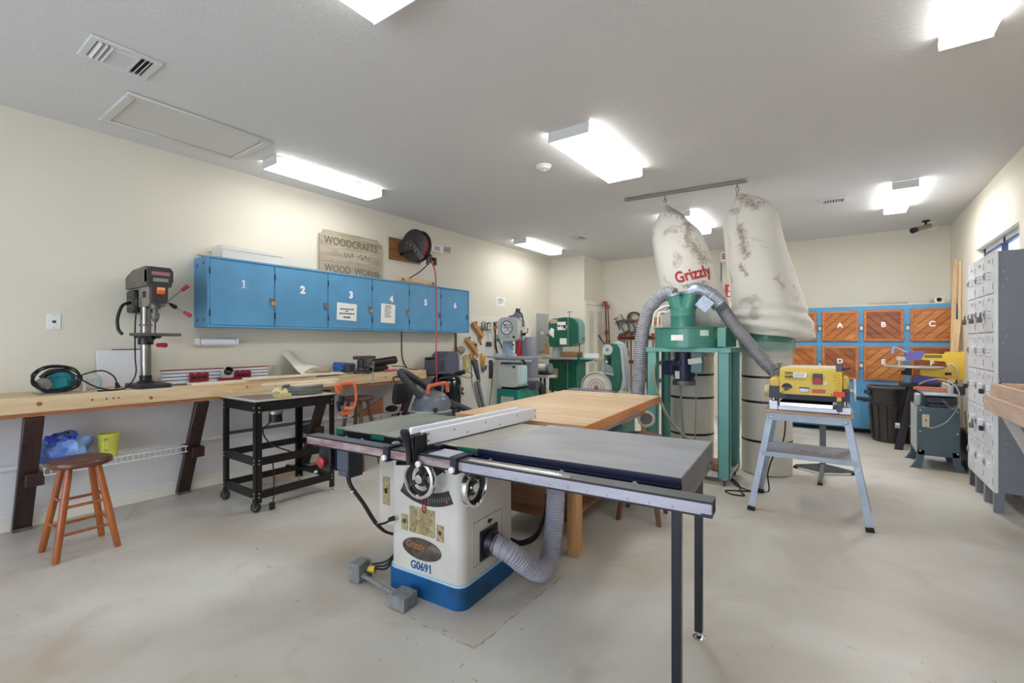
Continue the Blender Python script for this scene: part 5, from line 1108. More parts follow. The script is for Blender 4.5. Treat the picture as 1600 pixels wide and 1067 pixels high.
# legs of the extension
for y, ft in ((-0.31, True), (0.155, True)):
    lg = S().box(1.30, 1.334, y - 0.017, y + 0.017, 0.03, 0.80, 0.002).build('leg', mat('leg_blue_black', (26, 27, 40), 0.35, var=0.2), t)
    b = S(); b.cyl((1.317, y, 0.012), (1.317, y, 0.035), 0.008, 0.008, 10); b.lathe((1.317, y, 0.0), [(0.026, 0), (0.027, 0.005), (0.014, 0.013), (0, 0.014)], 18); b.build('levelling_foot', chrome, lg)
    for z in (0.40, 0.32 if y < 0 else 0.70): S().cyl((1.317, y - 0.0185, z), (1.317, y - 0.0165, z), 0.005, 0.005, 8).build('bolt_hole', black_plastic, lg)
# start switch boxes
b = S(); b.box(-0.575, -0.475, -0.47, -0.36, 0.655, 0.785, 0.004); sw = b.build('switch_box', black_plastic, t)
b = S(); b.lathe((-0.535, -0.47, 0.70), [(0.022, 0), (0.022, 0.008), (0.028, 0.012), (0.028, 0.02), (0.02, 0.026), (0, 0.027)], 20, d=(0, -1, 0)); b.build('stop_button', red_paint, sw)
S().box(-0.555, -0.51, -0.472, -0.469, 0.74, 0.765).build('start_button', navy, sw)
b = S(); b.box(-0.445, -0.345, -0.455, -0.38, 0.665, 0.785, 0.006); b.box(-0.43, -0.355, -0.458, -0.37, 0.635, 0.67, 0.006); s2 = b.build('starter_box', mat('starter_grey', (76, 80, 94), 0.4), t)
S().box(-0.448, -0.444, -0.46, -0.37, 0.66, 0.79).build('side_plate', navy, s2); S().box(-0.343, -0.333, -0.46, -0.37, 0.635, 0.79).build('side_plate', black_paint, s2)
b = S()
for dx in (0, 0.012): b.tube([(-0.40 + dx, -0.42, 0.64), (-0.375 + dx, -0.42, 0.58), (-0.32 + dx, -0.38, 0.48), (-0.28 + dx, -0.34, 0.38), (-0.245 + dx * .5, -0.30, 0.32), (-0.26, -0.22, 0.27)], 0.008, 8, 6)
b.tube([(-0.285, -0.345, 0.39), (-0.26, -0.34, 0.365), (-0.225, -0.31, 0.37), (-0.205, -0.29, 0.385)], 0.006, 8, 6); b.cyl((-0.21, -0.295, 0.385), (-0.185, -0.28, 0.395), 0.012, 0.014, 10)
cb = b.build('power_cable', rubber, t)
b = S()
for p in ((-0.362, -0.41, 0.55), (-0.268, -0.33, 0.365)): b.torus(p, (0.5, 0.3, -1), 0.014, 0.003, 14, 6)
b.build('cable_tie', white_plastic, cb)
b = S()
for k in range(3): b.tube([(0.255, 0.24 - 0.01 * k, 0.18 + 0.01 * k), (0.30, 0.28, 0.15 + 0.01 * k), (0.36, 0.36, 0.18 + 0.014 * k), (0.37, 0.45, 0.30 + 0.01 * k), (0.35, 0.5, 0.40)], 0.007, 8, 6)
b.build('rear_cable', rubber, t)

# grey floor conduit boxes feeding the saw
t = thing('floor_conduit', 'two grey cast conduit boxes joined by a pipe on the floor before the saw', 'conduit', (-2.1, 1.64, 0))
galvb = mat('cast_conduit_box', (142, 144, 144), 0.6, 0.3, var=0.3, vs=40, bump=0.15, bs=60)
b = B(); b.obox((-2.255, 1.665, 0.055), (0.075, 0.09, 0.105), (0, 0, R(12)), 0.004); b.build('junction_box', galvb, t)
b = B(); b.obox((-2.252, 1.712, 0.058), (0.08, 0.006, 0.11), (0, 0, R(12)), 0.002); b.build('cover_plate', galvb, t)
b = B(); b.obox((-1.845, 1.63, 0.037), (0.105, 0.105, 0.072), (0, 0, R(6)), 0.004); b.build('junction_box', galvb, t)
b = B(); b.cyl((-2.225, 1.665, 0.035), (-1.885, 1.635, 0.035), 0.012, 0.012, 12); b.cyl((-2.22, 1.665, 0.035), (-2.19, 1.662, 0.035), 0.017, 0.017, 8); b.build('pipe', galvb, t)
b = B(); b.cyl((-2.215, 1.70, 0.06), (-2.175, 1.715, 0.062), 0.018, 0.02, 10); b.build('yellow_plug', mat('yellow_plug', (216, 184, 70), 0.5), t)
b = B()
for k in range(3): b.tube([(-2.18 - 0.01 * k, 1.715, 0.065 + 0.01 * k), (-2.12, 1.75, 0.07 + 0.02 * k), (-2.10, 1.80, 0.13 + 0.01 * k), (-2.08, 1.81, 0.20)], 0.006, 6, 6)
b.build('cable', rubber, t)

# ------------------------------------------------------------------ butcher block outfeed table
t = thing('butcher_block_table', 'butcher block work table standing directly behind the table saw', 'table', (-1.84, 2.0, 0), 4)
TM = MW[t.name]
def S2(): return B(TM)
bx0, bx1, by0, by1, bz = -0.40, 0.60, 0.53, 2.38, 0.85
rnd = random.Random(21); n = 37; wd = (by1 - by0) / n
lams = [wood('maple_%d' % k, c, c2, 'X', rough=0.32, scale=6, coat=0.15) for k, (c, c2) in enumerate((((230, 204, 168), (210, 174, 132)), ((226, 196, 158), (204, 164, 120)), ((234, 212, 178), (214, 182, 142)), ((220, 188, 148), (196, 154, 110))))]
top = S2().box(bx0 + 0.003, bx1 - 0.003, by0 + 0.003, by1 - 0.003, bz - 0.062, bz - 0.003).build('tabletop', lams[0], t)
for k in range(n):
    y0 = by0 + k * wd
    S2().box(bx0, bx1, y0 + 0.0003, y0 + wd - 0.0003, bz - 0.064, bz - 0.0005 * rnd.random(), 0.0006).build('wood_strip', lams[rnd.randrange(4)], top)
edge = wood('amber_edge', (218, 150, 90), (192, 120, 64), 'Y', rough=0.4, scale=6)
S2().box(bx1, bx1 + 0.006, by0, by1, bz - 0.065, bz - 0.001).build('edge_band', edge, t)
brown_panel = wood('grained_brown_panel', (140, 98, 70), (88, 56, 40), 'X', rough=0.5, scale=3.2, ring=8)
for x, y in ((bx0 + 0.06, by0 + 0.10), (bx1 - 0.11, by0 + 0.10), (bx0 + 0.06, by1 - 0.10), (bx1 - 0.55, by1 - 0.10)):
    S2().box(x - 0.035, x + 0.035, y - 0.045, y + 0.045, 0, bz - 0.064, 0.003).build('leg', wood('amber_leg', (206, 158, 106), (178, 124, 76), 'Z', rough=0.5), t)
S2().box(bx0 + 0.10, bx1 - 0.145, by0 + 0.09, by0 + 0.11, 0.24, bz - 0.064).build('front_panel', brown_panel, t)
S2().box(bx0 + 0.095, bx1 - 0.145, by0 + 0.085, by0 + 0.125, 0.20, 0.245).build('bottom_rail', brown_panel, t)
S2().box(0.36, bx1 - 0.145, by0 + 0.082, by0 + 0.09, 0.26, 0.72).build('reddish_panel', mat('plum_panel', (112, 84, 80), 0.5, var=0.15), t)
S2().box(bx1 - 0.12, bx1 - 0.10, by0 + 0.15, by1 - 0.15, bz - 0.16, bz - 0.064).build('side_apron', edge, t)
S2().box(bx0 + 0.04, bx0 + 0.06, by0 + 0.15, by1 - 0.15, bz - 0.16, bz - 0.064).build('side_apron', edge, t)
lav = mat('lavender_steel', (176, 182, 206), 0.4, 0.3, var=0.15)
b = S2(); b.box(bx1 - 0.10, bx1 - 0.04, by0 + 0.20, by1 - 0.55, bz - 0.115, bz - 0.068, 0.003); b.box(bx1 - 0.10, bx1 - 0.035, by0 + 0.20, by0 + 0.23, bz - 0.18, bz - 0.07); b.build('steel_drawer', lav, t)
b = S2(); b.prism([(by0 + 0.30, bz - 0.16), (by1 - 0.9, bz - 0.16), (by1 - 1.0, bz - 0.115), (by0 + 0.30, bz - 0.115)], bx1 - 0.10, bx1 - 0.06, 'X'); b.build('drawer_bracket', navy, t)
S2().box(bx0 + 0.08, bx1 - 0.14, by0 + 0.2, by1 - 0.15, 0.20, 0.225).build('lower_shelf', brown_panel, t)
# ------------------------------------------------------------------ white band saw on its green stand
t = thing('band_saw', 'light grey band saw on a green stand, round warning sticker on its wheel cover', 'band saw', (-3.98, 5.75, 0))
stand_teal = mat('band_saw_stand_green', (40, 126, 112), 0.38, var=0.15, vs=5)
B().box(-4.18, -3.79, 5.50, 5.93, 0.03, 0.665, 0.006).build('stand', stand_teal, t)
B().box(-4.10, -3.87, 5.494, 5.50, 0.20, 0.56, 0.004).build('stand_door', lt_grey, t)
b = B(); b.box(-4.12, -3.85, 5.53, 5.90, 0.665, 0.70, 0.004); b.build('saw_base', black_paint, t)
ltc = mat('band_saw_grey', (186, 190, 184), 0.4, var=0.08, vs=5)
b = B(); b.prism(rrect(-4.15, -3.81, 1.365, 1.71, 0.095, 6), 5.56, 5.72, 'Y'); b.build('upper_wheel_housing', ltc, t)
cv = B().prism(rrect(-4.165, -3.80, 1.375, 1.72, 0.10, 6), 5.50, 5.558, 'Y').build('upper_cover', ltc, t)
B().lathe((-3.995, 5.499, 1.565), [(0.098, 0), (0.098, 0.002), (0, 0.002)], 36, d=(0, -1, 0)).build('round_sticker', mat('sticker_white', (222, 222, 222), 0.5), cv)
b = B(); b.torus((-3.995, 5.4965, 1.565), (0, 1, 0), 0.099, 0.006, 40, 6); b.bar((-4.06, 5.4955, 1.63), (-3.93, 5.4955, 1.50), 0.008, 0.002, up=(0, 1, 0)); b.build('prohibition_ring', mat('maroon_ink', (70, 34, 44), 0.6), cv)
text('sticker_lettering', 'METAL', 0.042, mat('violet_ink', (74, 70, 130), 0.6), cv, faceM('-Y', (-3.985, 5.4962, 1.605)), bold=0.0006)
text('sticker_lettering', 'CUTTING', 0.036, MATS['violet_ink'], cv, faceM('-Y', (-3.985, 5.4962, 1.568)), bold=0.0006)
b = B()
for i, wd_ in enumerate((0.10, 0.11, 0.08)): b.box(-4.05, -4.05 + wd_, 5.4958, 5.4968, 1.536 - 0.017 * i, 1.541 - 0.017 * i)
b.build('sticker_lines', mat('pinkish_ink', (170, 140, 150), 0.6), cv)
b = B()
for i, (x0, wd_) in enumerate(((-4.035, 0.016), (-4.005, 0.05))): b.box(x0, x0 + wd_, 5.4985, 5.5, 1.424, 1.432)
b.build('badge_print', dark_grey, cv)
B().cyl((-3.865, 5.50, 1.43), (-3.865, 5.482, 1.43), 0.018, 0.016, 14).build('cover_knob', black_plastic, cv)
b = B(); b.box(-4.14, -4.02, 5.58, 5.70, 1.03, 1.38, 0.012); b.build('column', mat('column_blue_grey', (146, 164, 178), 0.4), t)
b = B(); b.prism(rrect(-4.145, -3.795, 0.70, 1.03, 0.06, 5), 5.56, 5.74, 'Y'); b.build('lower_wheel_housing', mat('pale_aqua', (168, 196, 196), 0.4), t)
lc = B().prism(rrect(-4.15, -3.80, 0.70, 1.04, 0.075, 5), 5.50, 5.558, 'Y').build('lower_cover', ltc, t)
B().cyl((-3.865, 5.50, 0.995), (-3.865, 5.482, 0.995), 0.018, 0.016, 14).build('cover_knob', black_plastic, lc)
b = B(); b.box(-4.16, -3.74, 5.40, 5.84, 1.105, 1.14, 0.003); b.build('table', mat('band_saw_table', (170, 174, 178), 0.3, 0.8), t)
b = B(); b.box(-4.27, -3.52, 5.37, 5.395, 1.125, 1.15, 0.002); b.box(-4.20, -3.60, 5.85, 5.87, 1.12, 1.145, 0.002); b.build('fence_rail', mat('rail_pale', (176, 190, 200), 0.35, 0.5), t)
b = B(); b.box(-4.12, -4.08, 5.38, 5.83, 1.142, 1.19, 0.004); b.build('fence', ltc, t)
b = B(); b.box(-4.15, -3.76, 5.42, 5.80, 1.065, 1.105, 0.008); b.build('trunnion', ltc, t)
B().box(-4.08, -3.90, 5.46, 5.72, 1.035, 1.066, 0.004).build('tilt_bracket', dark_grey, t)
b = B(); b.cyl((-3.74, 5.52, 1.10), (-3.68, 5.52, 1.06), 0.016, 0.016, 10); b.sph((-3.68, 5.50, 1.055), 0.022); b.build('lock_knob', black_plastic, t)
b = B(); b.box(-3.875, -3.815, 5.58, 5.62, 1.15, 1.38, 0.004); b.build('blade_guard', mat('red_guard', (188, 40, 52), 0.4), t)
b = B(); b.box(-3.905, -3.88, 5.585, 5.605, 1.18, 1.37); b.build('guide_post', dull_steel, t)
b = B(); b.cyl((-3.80, 5.60, 1.53), (-3.80, 5.60, 1.16), 0.008, 0.008, 8); b.build('guard_rod', black_paint, t)
b = B(); b.cyl((-3.78, 5.60, 1.47), (-3.745, 5.60, 1.47), 0.022, 0.022, 14); b.tube([(-3.745, 5.60, 1.47), (-3.70, 5.60, 1.50), (-3.695, 5.60, 1.56)], 0.008, 6, 4); b.build('tension_crank', black_plastic, t)
b = B(); b.cyl((-3.90, 5.64, 1.78), (-3.89, 5.64, 1.85), 0.036, 0.034, 16); b.build('lamp_socket', dark_grey, t)
b = B(); b.prism([(-4.02, 1.715), (-3.85, 1.715), (-3.855, 1.77), (-3.88, 1.79), (-3.92, 1.79), (-3.95, 1.755), (-4.03, 1.745)], 5.59, 5.69, 'Y'); b.build('lamp_bracket', mid_grey, t)
b = B(); b.tube([(-3.87, 5.64, 1.80), (-3.82, 5.64, 1.76), (-3.80, 5.64, 1.65), (-3.80, 5.64, 1.58)], 0.009, 8, 5); b.build('cord', black_plastic, t)
b = B(); b.cyl((-3.72, 5.72, 0.72), (-3.60, 5.72, 0.735), 0.075, 0.06, 18); b.build('motor', mat('dark_violet_motor', (62, 62, 74), 0.4), t)

# ------------------------------------------------------------------ grey drum machine behind it
t = thing('drum_collector', 'tall grey metal drum on a teal base behind the white band saw', 'drum', (-4.41, 6.78, 0))
DRUM = t
b = B(); b.lathe((-4.41, 6.80, 0.72), [(0.15, 0), (0.155, 0.01), (0.155, 0.70), (0.15, 0.715), (0.05, 0.722), (0, 0.722)], 32); b.build('drum', mat('drum_violet_grey', (138, 138, 150), 0.4, 0.2, var=0.1), t)
b = B(); b.torus((-4.41, 6.80, 0.76), (0, 0, 1), 0.156, 0.008, 32, 6); b.torus((-4.41, 6.80, 0.735), (0, 0, 1), 0.157, 0.008, 32, 6); b.build('clamp_ring', lt_grey, t)
B().box(-4.60, -4.24, 6.62, 6.98, 0.0, 0.70, 0.01).build('base', stand_teal, t)
B().box(-4.50, -4.26, 6.614, 6.62, 0.56, 0.68).build('label', paper, t)
b = B(); b.tube([(-4.23, 6.75, 0.66), (-4.12, 6.72, 0.63), (-4.06, 6.66, 0.52), (-4.05, 6.62, 0.3)], 0.06, 12, 5, rib=0.01); b.build('elbow_hose', rubber, t)
DRUM.location = (-4.41 + 0.165, 6.78 - 0.33, 0); MW[DRUM.name] = Matrix.Translation(DRUM.location)
t = thing('bench_grinder', 'white bench grinder on a dark pedestal between the drum and the green band saw', 'grinder', (-4.47, 7.33, 0))
b = B(); b.cyl((-4.56, 7.33, 0.90), (-4.38, 7.33, 0.90), 0.07, 0.07, 20); b.build('motor', mat('grinder_white', (214, 208, 196), 0.4), t)
for x in (-4.63, -4.33):
    b = B(); b.cyl((x - 0.025, 7.33, 0.90), (x + 0.025, 7.33, 0.90), 0.085, 0.085, 22); b.build('wheel_guard', mat('guard_green_grey', (110, 124, 118), 0.4), t)
    B().box(x - 0.03, x + 0.03, 7.22, 7.25, 0.86, 0.875).build('tool_rest', steel, t)
b = B(); b.box(-4.60, -4.34, 7.24, 7.42, 0.78, 0.83, 0.01); b.build('plinth', black_paint, t)
b = B(); b.box(-4.66, -4.28, 7.18, 7.48, 0.735, 0.78, 0.004); b.build('shelf', lt_grey, t)
for sx, sy in ((1, 1), (1, -1), (-1, 1), (-1, -1)):
    B().bar((-4.47 + sx * 0.10, 7.33 + sy * 0.10, 0.735), (-4.47 + sx * 0.17, 7.33 + sy * 0.17, 0.0), 0.035, 0.035).build('leg', black_paint, t)
B().box(-4.30, -4.26, 7.15, 7.18, 0.60, 0.72).build('tag', paper, t)
b = B(); b.tube([(-4.36, 7.28, 0.95), (-4.40, 7.2, 1.0), (-4.55, 7.2, 0.99), (-4.6, 7.25, 0.95)], 0.006, 6, 5); b.build('cord', lt_grey, t)

t.location = (-4.29, 6.98, 0); MW[t.name] = Matrix.Translation((-4.29, 6.98, 0))
# ------------------------------------------------------------------ big green band saw in the corner
t = thing('band_saw', 'big dark green band saw in front of the closet with taped notices', 'band saw', (-4.15, 7.65, 0))
gz = [(-4.45, 1.27), (-4.45, 1.70), (-4.42, 1.755), (-4.36, 1.785), (-4.12, 1.805), (-4.0, 1.80), (-3.92, 1.76), (-3.875, 1.69), (-3.865, 1.62), (-3.865, 1.335), (-3.90, 1.33), (-4.0, 1.28), (-4.03, 1.268)]
B().prism(gz, 7.45, 7.53, 'Y').build('upper_door', saw_green, t)
B().prism([(x, z) for x, z in gz], 7.532, 7.78, 'Y').build('upper_housing', mat('saw_side_green', (120, 160, 156), 0.4, var=0.1), t)
B().box(-4.042, -4.036, 7.444, 7.45, 1.27, 1.80).build('door_edge', mat('edge_pale', (150, 180, 168), 0.4), t)
b = B(); b.cyl((-4.04, 7.50, 1.80), (-4.04, 7.50, 1.90), 0.006, 0.006, 8); b.bar((-4.08, 7.50, 1.90), (-3.99, 7.50, 1.905), 0.012, 0.012); b.build('tension_rod', dull_steel, t)
b = B(); b.box(-4.41, -4.31, 7.50, 7.75, 1.0, 1.29, 0.01); b.build('column', mat('frame_aqua', (176, 196, 196), 0.4), t)
b = B(); b.box(-4.45, -3.86, 7.45, 7.55, 0.45, 1.03, 0.012); b.build('lower_door', saw_green, t)
b = B(); b.box(-4.44, -3.855, 7.552, 7.80, 0.45, 1.02, 0.012); b.build('lower_housing', saw_green, t)
B().box(-4.052, -4.047, 7.444, 7.45, 0.46, 1.02).build('door_edge', MATS['edge_pale'], t)
B().box(-4.36, -4.25, 7.443, 7.45, 0.69, 0.87, 0.003).build('instruction_plate', mat('tan_plate', (178, 162, 130), 0.5), t)
B().box(-4.435, -4.40, 7.44, 7.45, 0.92, 0.96, 0.004).build('switch', black_plastic, t)
b = B(); b.box(-4.45, -3.72, 7.20, 7.75, 1.045, 1.07, 0.003); b.build('table', mat('green_saw_table', (176, 180, 176), 0.3, 0.7), t)
b = B(); b.box(-4.20, -3.90, 7.36, 7.64, 0.99, 1.045, 0.01); b.build('trunnion', dark_grey, t)
b = B(); b.box(-4.47, -3.30, 7.165, 7.185, 1.06, 1.085, 0.002); b.build('fence_rail', mat('rail_pale', (176, 190, 200), 0.35, 0.5), t)
b = B(); b.prism([(-3.70, 0.98), (-3.52, 1.02), (-3.40, 1.06), (-3.40, 1.085), (-3.70, 1.085)], 7.19, 7.23, 'Y'); b.box(-3.70, -3.66, 7.16, 7.24, 0.96, 1.16); b.build('fence_arm', saw_green, t)
b = B(); b.cyl((-3.885, 7.60, 1.335), (-3.885, 7.60, 1.13), 0.008, 0.008, 8); b.box(-3.91, -3.86, 7.57, 7.63, 1.11, 1.15, 0.004); b.build('blade_guide', black_paint, t)
b = B(); b.cyl((-3.84, 7.62, 1.42), (-3.79, 7.62, 1.42), 0.016, 0.02, 12); b.build('lock_knob', mid_grey, t)
for x in (-4.40, -3.92):
    for y in (7.50, 7.75): B().bar((x, y, 0.45), (x, y, 0.0), 0.06, 0.06).build('leg', black_paint, t)
for (x0, x1, z0, z1, mt) in ((-4.26, -4.09, 1.575, 1.725, 'paper'), (-4.13, -4.055, 1.60, 1.66, 'buff'), (-4.21, -4.07, 1.31, 1.425, 'paper'), (-4.41, -4.26, 1.70, 1.775, 'buff')):
    B().box(x0, x1, 7.447, 7.4495, z0, z1).build('taped_notice', paper if mt == 'paper' else mat('buff_paper', (186, 168, 140), 0.7), t)
B().prism([(-4.445, 1.55), (-4.39, 1.62), (-4.33, 1.59), (-4.335, 1.43), (-4.43, 1.50)], 7.447, 7.4495, 'Y').build('taped_notice', paper, t)
b = B(); b.box(-4.25, -4.20, 7.4455, 7.447, 1.635, 1.665); b.box(-4.18, -4.15, 7.4455, 7.447, 1.635, 1.665); b.box(-4.14, -4.105, 7.4455, 7.447, 1.635, 1.665); b.build('notice_print', ink, t)
tag(B().box(-4.50, -4.41, 7.40, 7.43, 1.12, 1.33, 0.003).build('plywood_offcut', wood('ply_tan', (188, 138, 90), (160, 110, 70), 'Z')), 'small upright tan plywood offcut at the left of the green band saw', 'board')
tag(B().box(-4.29, -3.85, 7.64, 7.67, 1.0715, 1.175, 0.003).build('plywood_offcut', wood('ply_tan_x', (190, 140, 98), (170, 118, 78), 'X')), 'long tan board standing on the green band saw table', 'board')
tag(B().obox((-3.45, 7.19, 1.125), (0.26, 0.012, 0.075), (0, 0, R(3)), 0.002).build('white_board', white_plastic), 'white strip standing on the green band saw fence rail', 'board')

# ------------------------------------------------------------------ disc and belt sander
t = thing('disc_sander', 'green and grey disc and belt sander with a big round disc beyond the work table', 'sander', (-2.28, 5.1, 0))
dz = 0.825
b = B(); b.box(-2.50, -2.02, 5.0, 5.40, 0.0, 0.62, 0.01); b.build('stand', stand_teal, t)
b = B(); b.cyl((-2.345, 5.02, dz), (-2.345, 5.30, dz), 0.10, 0.10, 24); b.build('motor', lt_grey, t)
b = B(); b.lathe((-2.345, 5.05, dz), [(0.19, 0), (0.19, 0.055), (0.178, 0.06), (0.178, 0.01)], 40, d=(0.08, -1, 0)); b.build('disc_guard', mat('guard_pale', (176, 180, 178), 0.4), t)
dsc = B().lathe((-2.345, 5.035, dz), [(0.172, 0), (0.172, 0.03), (0, 0.03)], 44, d=(0.08, -1, 0)).build('sanding_disc', mat('abrasive_tan', (206, 194, 176), 0.8, var=0.15), t)
b = B()
for rr, c_ in ((0.10, 0), (0.065, 0), (0.03, 0)): b.torus((-2.343, 5.004, dz), (0.08, -1, 0), rr, 0.004, 36, 6)
b.build('worn_ring', mat('worn_mauve', (154, 146, 152), 0.8), dsc)
B().lathe((-2.343, 5.005, dz), [(0.02, 0), (0.018, 0.01), (0, 0.012)], 16, d=(0.08, -1, 0)).build('centre_bolt', red_paint, dsc)
b = B(); b.box(-2.62, -2.06, 4.82, 4.99, 0.785, 0.81, 0.004); b.build('disc_table', mat('sander_table', (140, 146, 150), 0.35, 0.6), t)
b = B(); b.box(-2.48, -2.20, 4.86, 4.98, 0.62, 0.785, 0.01); b.build('table_bracket', dark_grey, t)
b = B(); b.prism([(-2.25, 0.80), (-2.08, 0.80), (-2.045, 0.95), (-2.075, 1.28), (-2.11, 1.335), (-2.20, 1.34), (-2.245, 1.30), (-2.245, 1.0)], 5.02, 5.12, 'Y'); b.build('belt_housing', saw_green, t)
b = B(); b.prism([(-2.13, 0.81), (-2.06, 0.80), (-2.01, 0.86), (-2.02, 1.0), (-2.055, 1.28), (-2.09, 1.345), (-2.15, 1.365), (-2.17, 1.30), (-2.14, 1.10)], 5.07, 5.24, 'Y'); b.build('belt_cover', mat('belt_cover_pale', (178, 190, 194), 0.4), t)
b = B(); b.cyl((-2.20, 5.0, 1.27), (-2.20, 5.16, 1.27), 0.062, 0.062, 22); b.build('drum_cap', lt_grey, t)
B().cyl((-2.20, 4.995, 1.27), (-2.20, 5.0, 1.27), 0.02, 0.02, 12).build('cap_bolt', mid_grey, t)
b = B(); b.cyl((-2.24, 5.02, 1.33), (-2.30, 5.0, 1.42), 0.008, 0.008, 8); b.cyl((-2.28, 5.0, 1.40), (-2.31, 5.0, 1.44), 0.013, 0.013, 8); b.build('tension_lever', black_plastic, t)
b = B(); b.box(-2.205, -2.165, 5.0, 5.03, 1.10, 1.20, 0.008); b.build('tracking_arm', black_plastic, t)
b = B(); b.prism([(-2.24, 1.02 + 0.0), (-2.12, 0.97), (-2.14, 1.06), (-2.19, 1.10), (-2.24, 1.11)], 5.0, 5.025, 'Y'); b.build('protractor', mat('quadrant_grey', (120, 132, 134), 0.4), t)
B().box(-2.225, -2.19, 5.0, 5.03, 1.115, 1.145).build('tilt_lock', lt_grey, t)
b = B(); b.cyl((-2.225, 4.99, 1.0), (-2.10, 4.95, 0.985), 0.008, 0.008, 8); b.build('tilt_handle', lt_grey, t)

# ------------------------------------------------------------------ clamps on the back wall
rackw = wood('clamp_rack_wood', (92, 58, 48), (66, 40, 34), 'X')
t = thing('clamp_rack', 'dark wooden clamp rack with three rails on the back wall', 'rack', (-3.4, YB, 0.3))
for z in (1.44, 0.95, 0.60):
    B().box(-3.78, -2.80, YB - 0.035, YB - 0.002, z - 0.035, z + 0.035, 0.003).build('rail', rackw, t)
B().box(-3.24, -2.9, YB - 0.12, YB - 0.002, 1.72, 1.735).build('shelf', wood('orange_shelf', (206, 140, 76), (178, 112, 56), 'X'), t)
B().box(-3.24, -2.9, YB - 0.012, YB - 0.002, 1.735, 1.84).build('shelf_back', wood('orange_shelf', (206, 140, 76), (178, 112, 56), 'X'), t)
clr = mat('clamp_red_orange', (186, 84, 54), 0.5, var=0.3, vs=30)
def pipe_clamp(x, z0, z1, head, tail, lab, y=YB - 0.075, dx=0.0):
    t = thing('pipe_clamp', lab, 'clamp', (x, y, z0), group='pipe clamps on the back wall')
    B().cyl((x + dx, y, z0), (x, y, z1), 0.014, 0.014, 8).build('pipe', rust, t)
    q = (head - z0) / (z1 - z0); hx = x + dx * (1 - q)
    b = B(); b.box(hx - 0.033, hx + 0.033, y - 0.03, y + 0.03, head - 0.035, head + 0.035, 0.008); b.cyl((hx, y - 0.03, head), (hx, y - 0.09, head), 0.012, 0.012, 8); b.build('screw_head', clr, t)
    b = B(); b.cyl((hx - 0.034, y - 0.06, head + 0.03), (hx + 0.034, y - 0.06, head + 0.03), 0.006, 0.006, 6); b.build('tommy_bar', rust, t)
    q = (tail - z0) / (z1 - z0); hx = x + dx * (1 - q)
    b = B(); b.box(hx - 0.032, hx + 0.032, y - 0.028, y + 0.03, tail - 0.05, tail + 0.05, 0.008); b.build('sliding_jaw', clr, t)
names = ['first', 'second', 'third', 'fourth', 'fifth', 'sixth', 'seventh']
for k, (x, z0, tail) in enumerate(((-3.70, 0.62, 0.95), (-3.62, 0.35, 0.60), (-3.55, 0.34, 1.12), (-3.47, 0.36, 0.62), (-3.36, 0.4, 0.8), (-3.14, 0.4, 0.7), (-3.02, 0.35, 0.9))):
    pipe_clamp(x, z0, 1.53, 1.485, tail, '%s short pipe clamp from the closet, hung in the row on the dark rack' % names[k])
for k, (x, dx, z1, lab) in enumerate(((-4.02, 0.08, 2.17, 'tall pipe clamp leaning in the corner nearest the closet door'), (-3.96, 0.10, 2.18, 'middle of the three tall pipe clamps leaning by the closet door'), (-3.85, 0.10, 2.10, 'tall pipe clamp leaning beside the rack, furthest from the closet door'))):
    pipe_clamp(x, 0.02, z1, z1 - 0.03, 1.55 - 0.2 * k, lab, YB - 0.10 - 0.13 * k, dx)
gi = mat('greenish_iron', (112, 118, 114), 0.5, 0.4, var=0.3)
def wallclamp(x, z, s, rot, lab, m=gi, oy=0.13):
    t = thing('c_clamp', lab, 'clamp', (x, YB - oy, z), group='C clamps above the rack')
    M = Matrix.Translation((x, YB - oy, z)) @ Matrix.Rotation(R(rot), 4, 'Y')
    b = B(M); b.tube([(0.45 * s, 0, 0.5 * s), (-0.2 * s, 0, 0.55 * s), (-0.45 * s, 0, 0.35 * s), (-0.5 * s, 0, 0), (-0.45 * s, 0, -0.35 * s), (-0.2 * s, 0, -0.55 * s), (0.45 * s, 0, -0.5 * s)], 0.10 * s, 8, 5); b.build('frame', m, t)
    b = B(M); b.cyl((0.38 * s, 0, -0.95 * s), (0.38 * s, 0, 0.15 * s), 0.05 * s, 0.05 * s, 8); b.build('screw', rust, t)
    b = B(M); b.cyl((0.15 * s, 0, -0.92 * s), (0.6 * s, 0, -0.92 * s), 0.03 * s, 0.03 * s, 6); b.build('tommy_bar', rust, t)
wallclamp(-3.62, 1.66, 0.24, 160, 'greenish iron C clamp furthest left above the clamp rack')
wallclamp(-3.50, 1.64, 0.26, 140, 'greenish iron C clamp second from left above the clamp rack', oy=0.19)
wallclamp(-3.38, 1.66, 0.22, 190, 'rusty C clamp with long screw above the clamp rack', rust, oy=0.25)
t = thing('band_clamp', 'coiled ring of brown webbing hung above the C clamps', 'clamp', (-3.42, YB - 0.05, 1.86))
B().torus((-3.42, YB - 0.05, 1.86), (0.2, 1, 0.1), 0.10, 0.022, 28, 8, sc=(1.35, 0.9)).build('coil', mat('brown_webbing', (110, 92, 78), 0.8, var=0.3), t)
b = B(); b.cyl((-3.70, YB - 0.06, 1.92), (-3.58, YB - 0.06, 1.72), 0.01, 0.01, 8); b.cyl((-3.50, YB - 0.06, 1.93), (-3.46, YB - 0.06, 1.78), 0.008, 0.008, 8); b.build('handle', rust, t)
